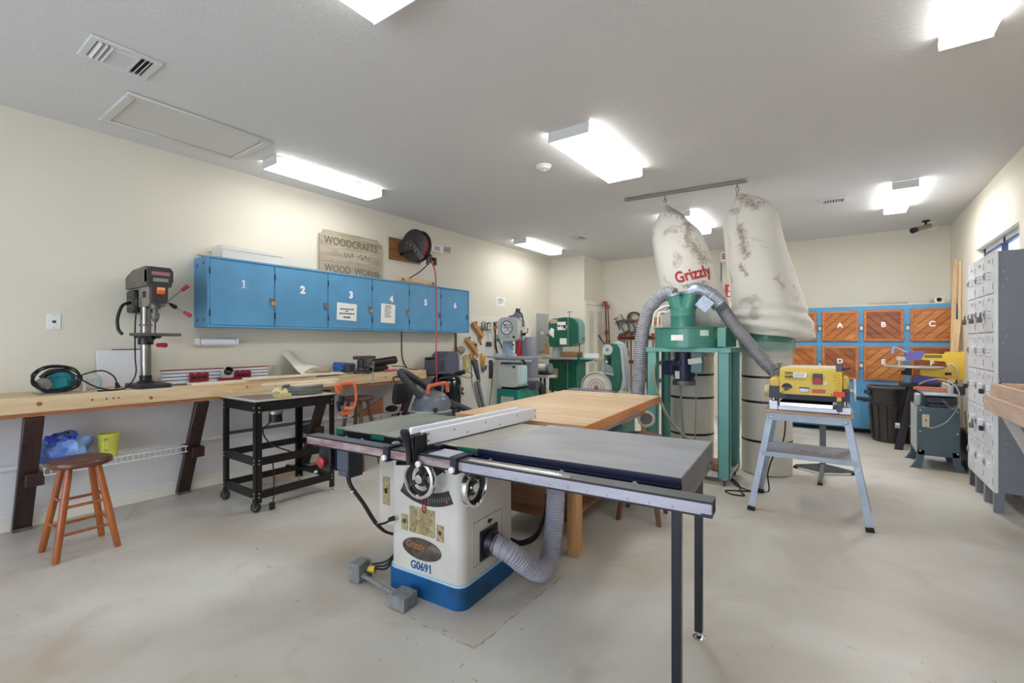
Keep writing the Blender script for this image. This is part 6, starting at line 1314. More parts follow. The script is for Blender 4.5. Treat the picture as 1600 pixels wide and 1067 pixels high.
# signs and conduit on the back wall
t = thing('exit_sign', 'red and white exit sign high on the back wall between the dust bags', 'sign', (-1.72, YB, 2.93))
B().box(-1.80, -1.50, YB - 0.05, YB - 0.002, 2.80, 3.0, 0.006).build('case', white_plastic, t)
text('lettering', 'EXIT', 0.13, red_paint, t, faceM('-Y', (-1.635, YB - 0.0515, 2.90)), bold=0.003)
t = thing('wall_conduit', 'vertical grey conduit and white box on the back wall behind the dust bags', 'conduit', (-1.79, YB, 2.1))
B().cyl((-1.79, YB - 0.015, 2.14), (-1.79, YB - 0.015, 2.80), 0.012, 0.012, 10).build('pipe', mid_grey, t)
B().box(-1.85, -1.73, YB - 0.06, YB - 0.002, 2.06, 2.15, 0.01).build('fitting', lt_grey, t)
B().box(-1.82, -1.48, YB - 0.03, YB - 0.002, 1.80, 2.06, 0.006).build('white_box', white_plastic, t)
t = thing('safety_sign', 'small red sign with white pictogram on the back wall behind the right dust bag', 'sign', (-1.66, YB, 2.28))
B().box(-1.73, -1.55, YB - 0.008, YB - 0.001, 2.17, 2.40).build('plate', mat('sign_red', (202, 44, 48), 0.5), t)
b = B(); b.box(-1.68, -1.61, YB - 0.0095, YB - 0.008, 2.19, 2.26); b.prism([(-1.67, 2.28), (-1.63, 2.28), (-1.625, 2.34), (-1.65, 2.38), (-1.675, 2.34)], YB - 0.0095, YB - 0.008, 'Y'); b.build('pictogram', white_ink, t)
# ------------------------------------------------------------------ two bag dust collector
t = thing('dust_collector', 'green two bag dust collector with white drums, bags hung from the ceiling track', 'dust collector', (-1.25, 5.05, 0))
dcg = mat('dust_collector_green', (104, 164, 156), 0.38, var=0.15, vs=4)
dcd = mat('blower_green', (70, 138, 122), 0.32, var=0.12, vs=5, coat=0.2)
# stand
for x0, x1, y0, y1 in ((-1.635, -1.535, 4.71, 4.79), (-0.955, -0.852, 4.71, 4.79), (-1.635, -1.555, 5.17, 5.25), (-0.935, -0.855, 5.17, 5.25)):
    b = B(); b.box(x0, x1, y0, y0 + 0.006, 0.07, 1.275) if y0 < 5 else b.box(x0, x1, y1 - 0.006, y1, 0.07, 1.275)
    b.box(x0, x0 + 0.006, y0, y1, 0.07, 1.275); b.box(x1 - 0.006, x1, y0, y1, 0.07, 1.275)
    lg = b.build('leg', dcg, t)
    c = ((x0 + x1) / 2, (y0 + y1) / 2)
    b = B(); b.torus((c[0], c[1], 0.028), (1, 0.3, 0), 0.018, 0.010, 16, 6); b.build('caster_wheel', mat('brown_caster', (92, 80, 70), 0.5), lg)
    b = B(); b.box(c[0] - 0.025, c[0] + 0.025, c[1] - 0.025, c[1] + 0.025, 0.055, 0.07); b.build('caster_plate', steel, lg)
b = B(); b.box(-1.645, -0.842, 4.70, 5.26, 1.29, 1.303, 0.002); b.box(-1.645, -0.842, 4.70, 4.706, 1.262, 1.29); b.box(-0.848, -0.842, 4.706, 5.26, 1.262, 1.29); b.box(-1.645, -1.639, 4.706, 5.26, 1.262, 1.29); b.build('top_plate', dcg, t)
b = B(); b.box(-1.64, -0.85, 4.80, 5.16, 0.075, 0.09); b.box(-1.64, -0.85, 4.715, 4.73, 0.075, 0.12); b.box(-0.86, -0.85, 4.72, 5.25, 0.075, 0.13); b.build('bottom_tray', lt_grey, t)
for x in (-1.55, -0.95): B().lathe((x, 4.70, 1.276), [(0.008, 0), (0.007, 0.004), (0, 0.006)], 10, d=(0, -1, 0)).build('bolt', steel, t)
# blower
b = B(); b.lathe((-1.295, 4.99, 1.303), [(0.33, 0), (0.335, 0.004), (0.335, 0.192), (0.345, 0.196), (0.345, 0.204), (0.0, 0.206)], 56); bl = b.build('blower_housing', dcd, t)
b = B(); b.box(-1.25, -0.90, 5.15, 5.34, 1.31, 1.50, 0.004); b.box(-0.98, -0.90, 4.80, 5.2, 1.31, 1.50, 0.004); b.build('outlet', dcd, t)
def curved_label(a, wd, z0, z1, m, name, r=0.3365):
    b = B(); n = 6; rg0 = []
    P = [(-1.295 + r * math.cos(R(a) + (i / n - 0.5) * wd / r), 4.99 + r * math.sin(R(a) + (i / n - 0.5) * wd / r)) for i in range(n + 1)]
    Q = [(-1.295 + (r - 0.004) * math.cos(R(a) + (i / n - 0.5) * wd / r), 4.99 + (r - 0.004) * math.sin(R(a) + (i / n - 0.5) * wd / r)) for i in range(n + 1)]
    b.prism(P + Q[::-1], z0, z1, 'Z'); b.build(name, m, bl)
curved_label(-94, 0.12, 1.375, 1.43, paper, 'label'); curved_label(-50, 0.085, 1.42, 1.475, mat('pale_label', (206, 222, 216), 0.5), 'label'); curved_label(-22, 0.07, 1.39, 1.48, mat('amber_label', (190, 178, 120), 0.5), 'warning_label')
# Y inlet
b = B(); b.lathe((-1.335, 4.93, 1.50), [(0.128, 0), (0.128, 0.004), (0.122, 0.006), (0.122, 0.12), (0.124, 0.125), (0.122, 0.13), (0.122, 0.20)], 32); b.tube([(-1.365, 4.93, 1.66), (-1.40, 4.93, 1.76), (-1.425, 4.93, 1.84)], 0.078, 20, 4); b.tube([(-1.30, 4.93, 1.66), (-1.27, 4.93, 1.76), (-1.255, 4.93, 1.86)], 0.080, 20, 4); b.build('inlet_pipe', dcd, t)
b = B(); b.lathe((-1.258, 4.93, 1.85), [(0.086, 0), (0.086, 0.03), (0, 0.032)], 24, d=(-0.1, 0, 1)); b.lathe((-1.42, 4.93, 1.83), [(0.085, 0), (0.085, 0.025), (0.07, 0.03)], 24, d=(-0.3, 0, 1)); b.build('inlet_collar', galv, t)
# left hose down to the flange under the work table
b = B(); b.tube([(-1.425, 4.93, 1.85), (-1.50, 4.94, 1.875), (-1.60, 4.95, 1.83), (-1.70, 4.96, 1.70), (-1.77, 4.97, 1.50), (-1.80, 4.97, 1.25), (-1.805, 4.95, 1.0), (-1.80, 4.90, 0.80), (-1.76, 4.82, 0.66), (-1.68, 4.74, 0.60)], 0.075, 20, 10, rib=0.006); b.build('left_hose', hose_grey, t, sharp=85)
fl = B().lathe((-1.66, 4.73, 0.59), [(0.055, 0), (0.055, 0.10), (0.085, 0.10), (0.085, 0.115), (0.062, 0.118), (0.058, 0.10)], 32, d=(0.45, -1, -0.1)).build('hose_flange', mat('flange_white', (206, 206, 208), 0.4), t)
B().lathe((-1.66 + 0.10 * 0.41, 4.73 - 0.10 * 0.91, 0.58), [(0.06, 0), (0.06, 0.01), (0, 0.012)], 24, d=(0.45, -1, -0.1)).build('flange_cap', mat('cap_grey', (122, 122, 122), 0.5), fl)
b = B(); b.box(-1.72, -1.58, 4.76, 4.80, 0.42, 0.68, 0.004); b.build('gate_board', pine_z, fl)
for k, (dx, dz) in enumerate(((0, 0), (0.05, -0.05))):
    b = B(); b.tube([(-1.62 + dx, 4.84, 1.52), (-1.60 + dx, 4.84, 1.66), (-1.53 + dx, 4.86, 1.72 + dz), (-1.45, 4.86, 1.74 + dz)], 0.009, 8, 5); b.build('control_wire', white_plastic, t)
b = B(); b.obox((-1.52, 4.90, 1.70), (0.10, 0.05, 0.06), (0, R(-35), 0), 0.006); b.obox((-1.47, 4.90, 1.77), (0.08, 0.03, 0.02), (0, R(-40), 0), 0.004); b.build('blast_gate', lt_grey, t)
# right elbow, gate and hose to the planer
b = B(); b.tube([(-1.255, 4.92, 1.862), (-1.20, 4.92, 1.89), (-1.13, 4.935, 1.87), (-1.06, 4.965, 1.81)], 0.070, 18, 5); b.build('elbow', galv, t)
b = B(); b.tube([(-1.13, 4.935, 1.865), (-1.05, 4.965, 1.80), (-0.99, 4.99, 1.735)], 0.080, 18, 4); b.torus((-1.075, 4.96, 1.82), (0.7, 0.3, -0.6), 0.083, 0.006, 24, 6); b.torus((-1.0, 4.985, 1.745), (0.7, 0.3, -0.65), 0.082, 0.006, 24, 6); b.build('duct_sleeve', galv, t)
b = B(); b.obox((-1.10, 4.83, 1.735), (0.13, 0.012, 0.13), (0, R(42), R(10)), 0.003); b.build('gate_slide', galv, t)
b = B(); b.tube([(-1.0, 4.985, 1.745), (-0.95, 5.0, 1.66), (-0.86, 4.93, 1.53), (-0.767, 4.86, 1.417), (-0.66, 4.80, 1.29), (-0.58, 4.75, 1.19), (-0.50, 4.70, 1.115), (-0.46, 4.66, 1.09)], lambda q: 0.066 - 0.012 * q, 20, 12, rib=0.006); b.build('right_hose', mat('hose_dark_grey', (120, 122, 126), 0.5, var=0.2, vs=8), t, sharp=85)
# motor and switch below the plate
mnavy = mat('motor_navy', (40, 44, 78), 0.4, var=0.15)
b = B(); b.lathe((-1.345, 5.0, 0.93), [(0.10, 0), (0.108, 0.01), (0.108, 0.035), (0.092, 0.04), (0.092, 0.32), (0.10, 0.33), (0.10, 0.335)], 28); mo_ = b.build('motor', mnavy, t)
b = B()
for k in range(16):
    a = R(22.5 * k); b.obox((-1.345 + 0.095 * math.cos(a), 5.0 + 0.095 * math.sin(a), 1.08), (0.016, 0.006, 0.20), (0, 0, a))
b.build('cooling_fins', mnavy, mo_)
b = B(); b.lathe((-1.345, 5.0, 0.912), [(0.112, 0), (0.115, 0.02), (0.112, 0.045), (0.1, 0.05), (0.1, 0.0)], 28); b.build('fan_cover', dull_steel, mo_)
B().obox((-1.40, 4.915, 1.14), (0.10, 0.012, 0.055), (0, 0, R(-32)), 0.002).build('rating_plate', steel, mo_); B().obox((-1.385, 4.905, 1.02), (0.055, 0.01, 0.08), (0, 0, R(-24)), 0.002).build('wiring_label', paper, mo_)
B().obox((-1.47, 4.93, 1.09), (0.11, 0.10, 0.15), (0, 0, R(-20)), 0.008).build('terminal_box', mat('terminal_navy', (46, 50, 88), 0.4), mo_)
sb = B().box(-1.24, -1.13, 4.86, 4.95, 1.05, 1.26, 0.006).build('switch_box', mat('switch_teal_grey', (98, 134, 138), 0.4), t)
B().obox((-1.20, 4.852, 1.17), (0.13, 0.004, 0.055), (0, R(-10), 0)).build('paper_tag', paper, sb)
b = B(); b.tube([(-1.19, 4.88, 1.05), (-1.19, 4.86, 0.7), (-1.20, 4.86, 0.3), (-1.22, 4.88, 0.1)], 0.006, 6, 5); b.tube([(-1.36, 4.92, 0.93), (-1.33, 4.88, 0.6), (-1.30, 4.86, 0.3), (-1.28, 4.88, 0.1)], 0.012, 8, 5); b.build('cord', mid_grey, t)
b = B(); b.tube([(-1.56, 4.80, 1.25), (-1.555, 4.68, 1.05), (-1.50, 4.66, 0.82), (-1.38, 4.66, 0.58), (-1.22, 4.68, 0.42), (-1.12, 4.72, 0.38)], 0.014, 8, 8); b.build('flexible_conduit', mat('conduit_khaki', (132, 132, 118), 0.5), t)
b = B()
for k in range(3): b.torus((-1.22, 4.93, 0.105 + 0.022 * k), (0.05, 0.05, 1), 0.15 - 0.012 * k, 0.011, 32, 8)
tag(b.build('coiled_hose', white_plastic), 'coiled white hose lying on the bottom tray of the dust collector', 'hose')
tag(B().obox((-0.99, 5.0, 0.13), (0.16, 0.24, 0.075), (0, 0, 0.3), 0.003).build('wood_block', red_wood), 'brown wood block on the bottom tray of the dust collector', 'wood')
# drums, green rings, bags
drum_white = mat('fibre_drum_white', (216, 208, 196), 0.55, var=0.1, vs=3)
def canvas_mat(name, smears):
    """off-white canvas with old wood dust stains along given streaks (x0, z0, x1, z1, half width) of the bag"""
    m = bpy.data.materials.new(name); m.use_nodes = True; nt = m.node_tree; N = nt.nodes; Lk = nt.links
    b = N['Principled BSDF']; b.inputs['Roughness'].default_value = 0.9
    tc = N.new('ShaderNodeTexCoord'); sx = N.new('ShaderNodeSeparateXYZ'); Lk.new(tc.outputs['Object'], sx.inputs[0])
    def M_(op, p, q, r=None):
        n = N.new('ShaderNodeMath'); n.operation = op
        for i, v in enumerate((p, q, r)):
            if v is None: continue
            if isinstance(v, (int, float)): n.inputs[i].default_value = v
            else: Lk.new(v, n.inputs[i])
        return n.outputs[0]
    def noise(sc, det, dist=0.0):
        n = N.new('ShaderNodeTexNoise'); n.inputs['Scale'].default_value = sc; n.inputs['Detail'].default_value = det; n.inputs['Distortion'].default_value = dist
        Lk.new(tc.outputs['Object'], n.inputs['Vector']); return n.outputs['Fac']
    X, Z_ = sx.outputs[0], sx.outputs[2]; best = None
    for (x0, z0, x1, z1, hw) in smears:
        dx, dz = x1 - x0, z1 - z0; LL = dx * dx + dz * dz
        t_ = M_('ADD', M_('MULTIPLY', M_('SUBTRACT', X, x0), dx / LL), M_('MULTIPLY', M_('SUBTRACT', Z_, z0), dz / LL))
        t_ = M_('MINIMUM', M_('MAXIMUM', t_, 0.0), 1.0)
        ex = M_('SUBTRACT', M_('SUBTRACT', X, x0), M_('MULTIPLY', t_, dx)); ez = M_('SUBTRACT', M_('SUBTRACT', Z_, z0), M_('MULTIPLY', t_, dz))
        d = M_('SQRT', M_('ADD', M_('MULTIPLY', ex, ex), M_('MULTIPLY', ez, ez)), 0.0)
        v = M_('SUBTRACT', 1.0, M_('DIVIDE', d, hw)); best = v if best is None else M_('MAXIMUM', best, v)
    front = M_('LESS_THAN', sx.outputs[1], 0.42)
    f = M_('MULTIPLY', M_('ADD', M_('MULTIPLY', best, 0.30), M_('SUBTRACT', noise(26, 9, 1.0), 0.52)), 2.6)
    f = M_('MULTIPLY', M_('MINIMUM', M_('MAXIMUM', f, 0.0), 0.72), front)
    g = M_('MINIMUM', M_('MAXIMUM', M_('MULTIPLY', M_('SUBTRACT', noise(5, 8, 1.0), 0.60), 5.0), 0.0), 0.45)
    f = M_('MAXIMUM', f, g)
    mx = N.new('ShaderNodeMix'); mx.data_type = 'RGBA'; mx.inputs[6].default_value = lin((218, 214, 205)); mx.inputs[7].default_value = lin((132, 108, 94)); Lk.new(f, mx.inputs[0])
    Lk.new(mx.outputs[2], b.inputs['Base Color'])
    bp = N.new('ShaderNodeBump'); bp.inputs['Strength'].default_value = 0.25; bp.inputs['Distance'].default_value = 0.02; Lk.new(noise(9, 5, 0.5), bp.inputs['Height']); Lk.new(bp.outputs['Normal'], b.inputs['Normal'])
    return m
canvasL = canvas_mat('canvas_bag_left', [(-0.36, 2.88, -0.20, 2.78, 0.07), (-0.15, 2.68, -0.10, 2.40, 0.06), (-0.12, 2.50, 0.02, 2.25, 0.07)])
canvasR = canvas_mat('canvas_bag_right', [(0.36, 2.90, 0.55, 2.74, 0.07), (0.40, 2.55, 0.45, 2.25, 0.055), (0.40, 2.15, 0.46, 2.05, 0.04)])
canvas = canvasR
def bag_rings(lv, n=36, seed=0, fold=1.0):
    rnd = random.Random(seed); ph = [rnd.uniform(0, 6.28) for _ in range(6)]
    rg = []
    for (x, y, z, rx, ry) in lv:
        ring = []
        for j in range(n):
            a = 2 * PI * j / n
            k = 1 + fold * (0.035 * math.sin(3 * a + ph[0] + 1.2 * z) + 0.022 * math.sin(5 * a + ph[1] - 2.1 * z) + 0.012 * math.sin(9 * a + ph[2] + 3.5 * z))
            ring.append(Vector((x + rx * k * math.cos(a), y + ry * k * math.sin(a), z + fold * 0.006 * math.sin(4 * a + ph[3]))))
        rg.append(ring)
    return rg
def interp(lv, m=4):
    V = [Vector(v[:3]) for v in lv]; W2 = [Vector((v[3], v[4], 0)) for v in lv]
    a, b_ = spline(V, m), spline(W2, m)
    return [(p.x, p.y, p.z, max(q.x, 0.012), max(q.y, 0.012)) for p, q in zip(a, b_)]
def collector_side(cx, cy, side):
    nm = 'collection_drum'
    d = B().lathe((cx, cy, 0.005), [(0.232, 0), (0.236, 0.004), (0.236, 1.265), (0.228, 1.27)], 48).build(nm, drum_white, t)
    for z in (1.0, 0.745, 0.342):
        B().lathe((cx, cy, z - 0.012), [(0.236, 0), (0.239, 0.002), (0.239, 0.022), (0.236, 0.024)], 48).build('black_band', black_paint, d)
    B().lathe((cx, cy, 1.27), [(0.236, 0), (0.25, 0.01), (0.262, 0.10), (0.262, 0.20), (0.25, 0.21)], 48).build('bag_ring', dcd, t)
    cl = bpy.data.materials.get('clear_film') or mat('clear_film', (214, 226, 224), 0.15, trans=0.0)
    if 'film_done' not in globals():
        nt = cl.node_tree; pb = nt.nodes['Principled BSDF']; pb.inputs['Alpha'].default_value = 0.35; globals()['film_done'] = 1
    rg = bag_rings(interp([(cx, cy, 1.20, 0.246, 0.246), (cx, cy, 1.28, 0.262, 0.262), (cx, cy, 1.36, 0.268, 0.268)]), 48, 4, 0.5)
    B().rings(rg, False).build('clear_film_skirt', cl, t)
collector_side(-1.40, 5.52, -1); collector_side(-0.645, 5.55, 1)
lvL = [(-1.40, 5.52, 1.47, 0.265, 0.265), (-1.38, 5.52, 1.52, 0.33, 0.31), (-1.36, 5.52, 1.60, 0.355, 0.33), (-1.36, 5.51, 1.75, 0.345, 0.33), (-1.415, 5.48, 2.0, 0.325, 0.30), (-1.47, 5.45, 2.25, 0.305, 0.26), (-1.52, 5.42, 2.46, 0.285, 0.20), (-1.555, 5.40, 2.60, 0.265, 0.15), (-1.585, 5.385, 2.70, 0.20, 0.11), (-1.60, 5.375, 2.80, 0.135, 0.08), (-1.625, 5.36, 2.885, 0.05, 0.035), (-1.645, 5.35, 2.925, 0.014, 0.014)]
lvR = [(-0.645, 5.55, 1.475, 0.262, 0.262), (-0.61, 5.54, 1.43, 0.315, 0.30), (-0.585, 5.54, 1.445, 0.355, 0.33), (-0.585, 5.54, 1.52, 0.372, 0.345), (-0.625, 5.54, 1.64, 0.355, 0.335), (-0.65, 5.53, 1.80, 0.335, 0.32), (-0.70, 5.50, 2.05, 0.31, 0.28), (-0.745, 5.47, 2.30, 0.285, 0.24), (-0.775, 5.44, 2.52, 0.27, 0.19), (-0.79, 5.42, 2.665, 0.258, 0.15), (-0.775, 5.40, 2.76, 0.205, 0.11), (-0.81, 5.385, 2.855, 0.115, 0.06), (-0.88, 5.375, 2.915, 0.03, 0.025), (-0.897, 5.374, 2.935, 0.014, 0.014)]
bagL = B().rings(bag_rings(interp(lvL), 40, 2, 0.9)).build('dust_bag', canvasL, t)
def bag_fold(lv):
    """the right bag carries a deep crease that runs down from its hook"""
    rg = bag_rings(interp(lv, 6), 56, 5, 0.9)
    for ring in rg:
        z = sum(p.z for p in ring) / len(ring); cx = sum(p.x for p in ring) / len(ring); cy = sum(p.y for p in ring) / len(ring)
        if z > 1.95:
            j0 = int(56 * (0.655 + 0.06 * (2.9 - z) / 1.0)); dep = 0.24 * min(1, (z - 1.95) / 0.35)
            for dj, f in ((-1, 0.35), (0, 1.0), (1, 0.75), (2, 0.15)):
                p = ring[(j0 + dj) % 56]; ring[(j0 + dj) % 56] = Vector((cx + (p.x - cx) * (1 - dep * f), cy + (p.y - cy) * (1 - dep * f), p.z))
        if z < 1.8:
            for i, p in enumerate(ring):
                a = math.atan2(p.y - cy, p.x - cx); k = 1 + 0.03 * math.sin(52 * z + 2.2 * math.sin(a + 0.5)) * min(1, (1.8 - z) / 0.12)
                dr = 0.055 * max(-0.6, (p.x + 0.60) / 0.36) * min(1, max(0, (1.62 - z) / 0.14)) * (0 if z > 1.46 and z < 1.48 and abs(p.x + 0.645) < 0.2 else 1)
                ring[i] = Vector((cx + (p.x - cx) * k, cy + (p.y - cy) * k, p.z - dr))
    return rg
bagR = B().rings(bag_fold(lvR)).build('dust_bag', canvasR, t)
for (x, y, z) in ((-1.648, 5.35, 2.94), (-0.897, 5.374, 2.945)):
    b = B(); b.torus((x, y, z + 0.03), (0.4, 1, 0), 0.024, 0.004, 20, 6, sc=(0.7, 1)); b.cyl((x, y, z + 0.052), (x, y, ZC - 0.02), 0.004, 0.004, 6); b.build('hook', black_paint, t)
    b = B(); b.tube([(x, y, z - 0.02), (x - 0.004, y, z + 0.01), (x, y, z + 0.02)], 0.012, 8, 4); b.build('bag_loop', canvas, t)
def project_text(name, body, size, m, zc, a0, lv, sx, shear, rot, push=0.006):
    """lettering wrapped on the left bag"""
    me_o = text(name, body, size, m, t, Matrix(), bold=0.0045 if size > 0.08 else 0.0, ext=0.0, sx=sx, shear=shear, local=True)
    me = me_o.data; prof = interp(lv)
    bm = bmesh.new(); bm.from_mesh(me); bmesh.ops.triangulate(bm, faces=bm.faces[:])
    bmesh.ops.subdivide_edges(bm, edges=[e for e in bm.edges if e.calc_length() > 0.04], cuts=2); bm.to_mesh(me); bm.free()
    rnd = random.Random(2); ph = [rnd.uniform(0, 6.28) for _ in range(6)]
    inv = MW[t.name].inverted()
    for v in me.vertices:
        u, w_ = v.co.x, v.co.y; u, w_ = u * math.cos(rot) - w_ * math.sin(rot), u * math.sin(rot) + w_ * math.cos(rot)
        z = zc + w_
        for p, q in zip(prof, prof[1:]):
            if p[2] <= z <= q[2]:
                f = (z - p[2]) / (q[2] - p[2]); c = [p[i] + (q[i] - p[i]) * f for i in range(5)]; break
        a = a0 + u / c[3]
        k = 1 + 0.9 * (0.035 * math.sin(3 * a + ph[0] + 1.2 * z) + 0.022 * math.sin(5 * a + ph[1] - 2.1 * z) + 0.012 * math.sin(9 * a + ph[2] + 3.5 * z))
        v.co = inv @ Vector((c[0] + (c[3] * k + push) * math.cos(a), c[1] + (c[4] * k + push) * math.sin(a), z))
    me_o.parent = bagL
    return me_o
project_text('bag_lettering', 'Grizzly', 0.165, mat('bag_red', (176, 44, 50), 0.7), 2.09, R(-66), lvL, 0.88, 0.12, 0.20)
project_text('bag_lettering', 'Industrial, Inc.', 0.05, mat('bag_brown', (104, 62, 62), 0.7), 1.99, R(-66), lvL, 1.0, 0.0, 0.20)
b = B(); b.tube([(-0.90, 5.02, 0.012), (-0.80, 4.85, 0.008), (-0.74, 4.62, 0.008), (-0.70, 4.52, 0.008), (-0.80, 4.50, 0.008), (-0.86, 4.58, 0.008), (-0.72, 4.66, 0.008), (-0.60, 4.72, 0.008), (-0.54, 4.80, 0.01), (-0.55, 4.82, 0.16), (-0.50, 4.80, 0.34), (-0.42, 4.77, 0.50), (-0.40, 4.75, 0.80)], 0.006, 6, 8)
PLANER_CORD = b
b = B(); b.tube([(-0.88, 4.95, 0.012), (-0.80, 4.80, 0.008), (-0.72, 4.72, 0.008), (-0.65, 4.70, 0.008), (-0.57, 4.74, 0.008)], 0.006, 6, 8); tag(b.build('extension_cord', rubber), 'straight black extension cord on the floor by the green dust collector leg', 'cord')

# ------------------------------------------------------------------ yellow planer on its stand
t = thing('planer_stand', 'grey splayed leg metal stand under the yellow planer', 'stand', (-0.21, 4.46, 0))
stg = mat('stand_grey_blue', (164, 172, 184), 0.4, 0.45, var=0.15, vs=10)
tops = [(-0.465, 4.27), (0.03, 4.27), (-0.465, 4.66), (0.03, 4.66)]; feet = [(-0.60, 4.20), (0.168, 4.20), (-0.60, 4.735), (0.168, 4.735)]
for (tx, ty), (fx_, fy) in zip(tops, feet):
    b = B(); p0, p1 = Vector((fx_, fy, 0.02)), Vector((tx, ty, 0.795))
    sx = 1 if fx_ < -0.2 else -1; sy = 1 if fy < 4.4 else -1
    b.bar(p0, p1, 0.045, 0.004, up=(0, 1, 0)); b.bar(p0 + Vector((-sx * 0.021, sy * 0.02, 0)), p1 + Vector((-sx * 0.021, sy * 0.02, 0)), 0.004, 0.042, up=(0, 1, 0))
    lg = b.build('leg', stg, t)
    B().bar(Vector((fx_, fy, 0.0)), Vector((fx_ + (tx - fx_) * 0.035, fy + (ty - fy) * 0.035, 0.03)), 0.052, 0.05, up=(0, 1, 0), bev=0.004).build('rubber_foot', rubber, lg)
    B().lathe((tx, ty - 0.004 * sy, 0.755), [(0.012, 0), (0.01, 0.006), (0, 0.008)], 10, d=(0, -sy, 0)).build('bolt', steel, lg)
for y, s_ in ((4.265, 1), (4.665, -1)):
    b = B(); b.box(-0.485, 0.05, y - 0.002, y + 0.002, 0.735, 0.797); b.box(-0.485, 0.05, min(y, y + s_ * 0.03), max(y, y + s_ * 0.03), 0.793, 0.797); b.build('top_rail', stg, t)
for x in (-0.48, 0.045): B().box(x - 0.003, x + 0.003, 4.265, 4.665, 0.735, 0.797).build('top_rail', stg, t)
b = B(); b.box(-0.525, 0.095, 4.235, 4.70, 0.476, 0.482); b.box(-0.525, 0.095, 4.228, 4.234, 0.448, 0.484); b.box(-0.525, 0.095, 4.70, 4.706, 0.448, 0.484); b.build('shelf', stg, t)
for x in (-0.30, -0.22, -0.14, -0.06): B().box(x, x + 0.025, 4.40, 4.42, 0.4815, 0.4828).build('shelf_slot', white_trim, t)
tag(B().box(-0.515, 0.075, 4.22, 4.70, 0.798, 0.815, 0.002).build('plywood_sheet', wood('ply_base', (196, 168, 134), (150, 112, 82), 'X')), 'plywood sheet between the yellow planer and its stand', 'board')
t = thing('thickness_planer', 'yellow and black portable thickness planer on a splayed metal stand', 'planer', (-0.22, 4.45, 0.815))
dwy = mat('planer_yellow', (222, 192, 78), 0.38, var=0.06, vs=8)
nvy = mat('planer_dark', (52, 54, 72), 0.45, var=0.1)
b = B(); b.box(-0.47, 0.055, 4.27, 4.66, 0.816, 0.856, 0.006); b.box(-0.48, -0.415, 4.26, 4.36, 0.816, 0.895, 0.006); b.box(-0.02, 0.062, 4.26, 4.36, 0.816, 0.875, 0.006); b.build('base', mat('planer_base_alu', (196, 198, 206), 0.35, 0.6), t)
b = B(); b.prism([(4.235, 0.858), (4.25, 0.855), (4.64, 0.88), (4.64, 0.888), (4.25, 0.893), (4.235, 0.885)], -0.40, -0.055, 'X'); b.build('feed_table', chrome, t)
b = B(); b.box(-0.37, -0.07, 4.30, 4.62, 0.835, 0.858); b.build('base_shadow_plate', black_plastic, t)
for x, y in ((-0.45, 4.31), (0.02, 4.31), (-0.45, 4.60), (0.02, 4.60)):
    B().cyl((x, y, 0.85), (x, y, 1.06), 0.016, 0.016, 14).build('lift_column', chrome, t)
b = B(); b.prism([(4.235, 0.915), (4.62, 0.915), (4.62, 1.01), (4.24, 1.01), (4.235, 0.98)], -0.475, 0.05, 'X'); b.build('cutterhead_housing', nvy, t)
b = B()
for k in range(26): b.box(-0.36 + k * 0.0125, -0.354 + k * 0.0125, 4.228, 4.236, 0.912, 0.95)
b.build('chip_fingers', black_plastic, t)
yb = B(); yb.prism([(4.22, 0.965), (4.63, 0.97), (4.63, 1.13), (4.58, 1.155), (4.30, 1.155), (4.245, 1.135), (4.225, 1.05), (4.235, 1.035)], -0.40, 0.005, 'X')
bod = yb.build('upper_body', dwy, t)
B().prism(rrect(-0.398, -0.02, 0.955, 1.06, 0.025, 4), 4.216, 4.232, 'Y').build('front_panel', dwy, t)
B().box(-0.475, -0.395, 4.26, 4.60, 0.995, 1.075, 0.012).build('side_body', dwy, t); B().box(0.0, 0.045, 4.26, 4.60, 0.995, 1.09, 0.012).build('side_body', dwy, t)
B().prism([(-0.385, 1.155), (-0.345, 1.168), (-0.03, 1.168), (0.0, 1.155)], 4.32, 4.58, 'Y').build('top_cover', mat('pale_top', (222, 216, 196), 0.45), t)
lb = B().box(-0.365, -0.31, 4.214, 4.24, 1.085, 1.125, 0.001).build('brand_plate', mat('olive_plate', (94, 84, 40), 0.5), t)
text('brand_lettering', 'DeW', 0.030, mat('yellow_ink', (238, 216, 110), 0.5), lb, faceM('-Y', (-0.3375, 4.2135, 1.105)), bold=0.0006, sx=0.9)
pl = B().box(-0.308, -0.218, 4.214, 4.24, 1.085, 1.125, 0.001).build('spec_plate', white_plastic, t)
b = B()
for z in (1.115, 1.105, 1.095): b.box(-0.30, -0.235, 4.2132, 4.2141, z - 0.0015, z + 0.0015)
b.build('small_print', mid_grey, pl)
sw = B().box(-0.18, -0.118, 4.21, 4.24, 1.04, 1.12, 0.003).build('power_switch', mat('switch_plum', (62, 54, 70), 0.4), t)
B().prism([(-0.176, 1.044), (-0.122, 1.044), (-0.122, 1.075), (-0.135, 1.09), (-0.163, 1.09), (-0.176, 1.075)], 4.20, 4.212, 'Y').build('red_paddle', red_paint, sw)
b = B(); b.torus((-0.102, 4.212, 1.052), (0, 1, 0), 0.010, 0.005, 18, 6); b.build('reset_ring', white_plastic, t)
dl_ = B().prism([(-0.35 + 0.036 * math.cos(R(a)), 1.005 + 0.034 * math.sin(R(a))) for a in range(0, 181, 18)], 4.208, 4.217, 'Y').build('depth_dial', black_plastic, t)
B().obox((-0.345, 4.204, 1.0), (0.05, 0.01, 0.02), (0, R(-35), 0), 0.003).build('dial_lever', mat('dial_lever_brown', (72, 62, 54), 0.4), dl_)
B().box(-0.262, -0.205, 4.211, 4.217, 0.975, 1.005, 0.002).build('gauge_window', steel, t); B().box(-0.268, -0.20, 4.212, 4.217, 1.005, 1.012).build('gauge_arrow', black_plastic, t)
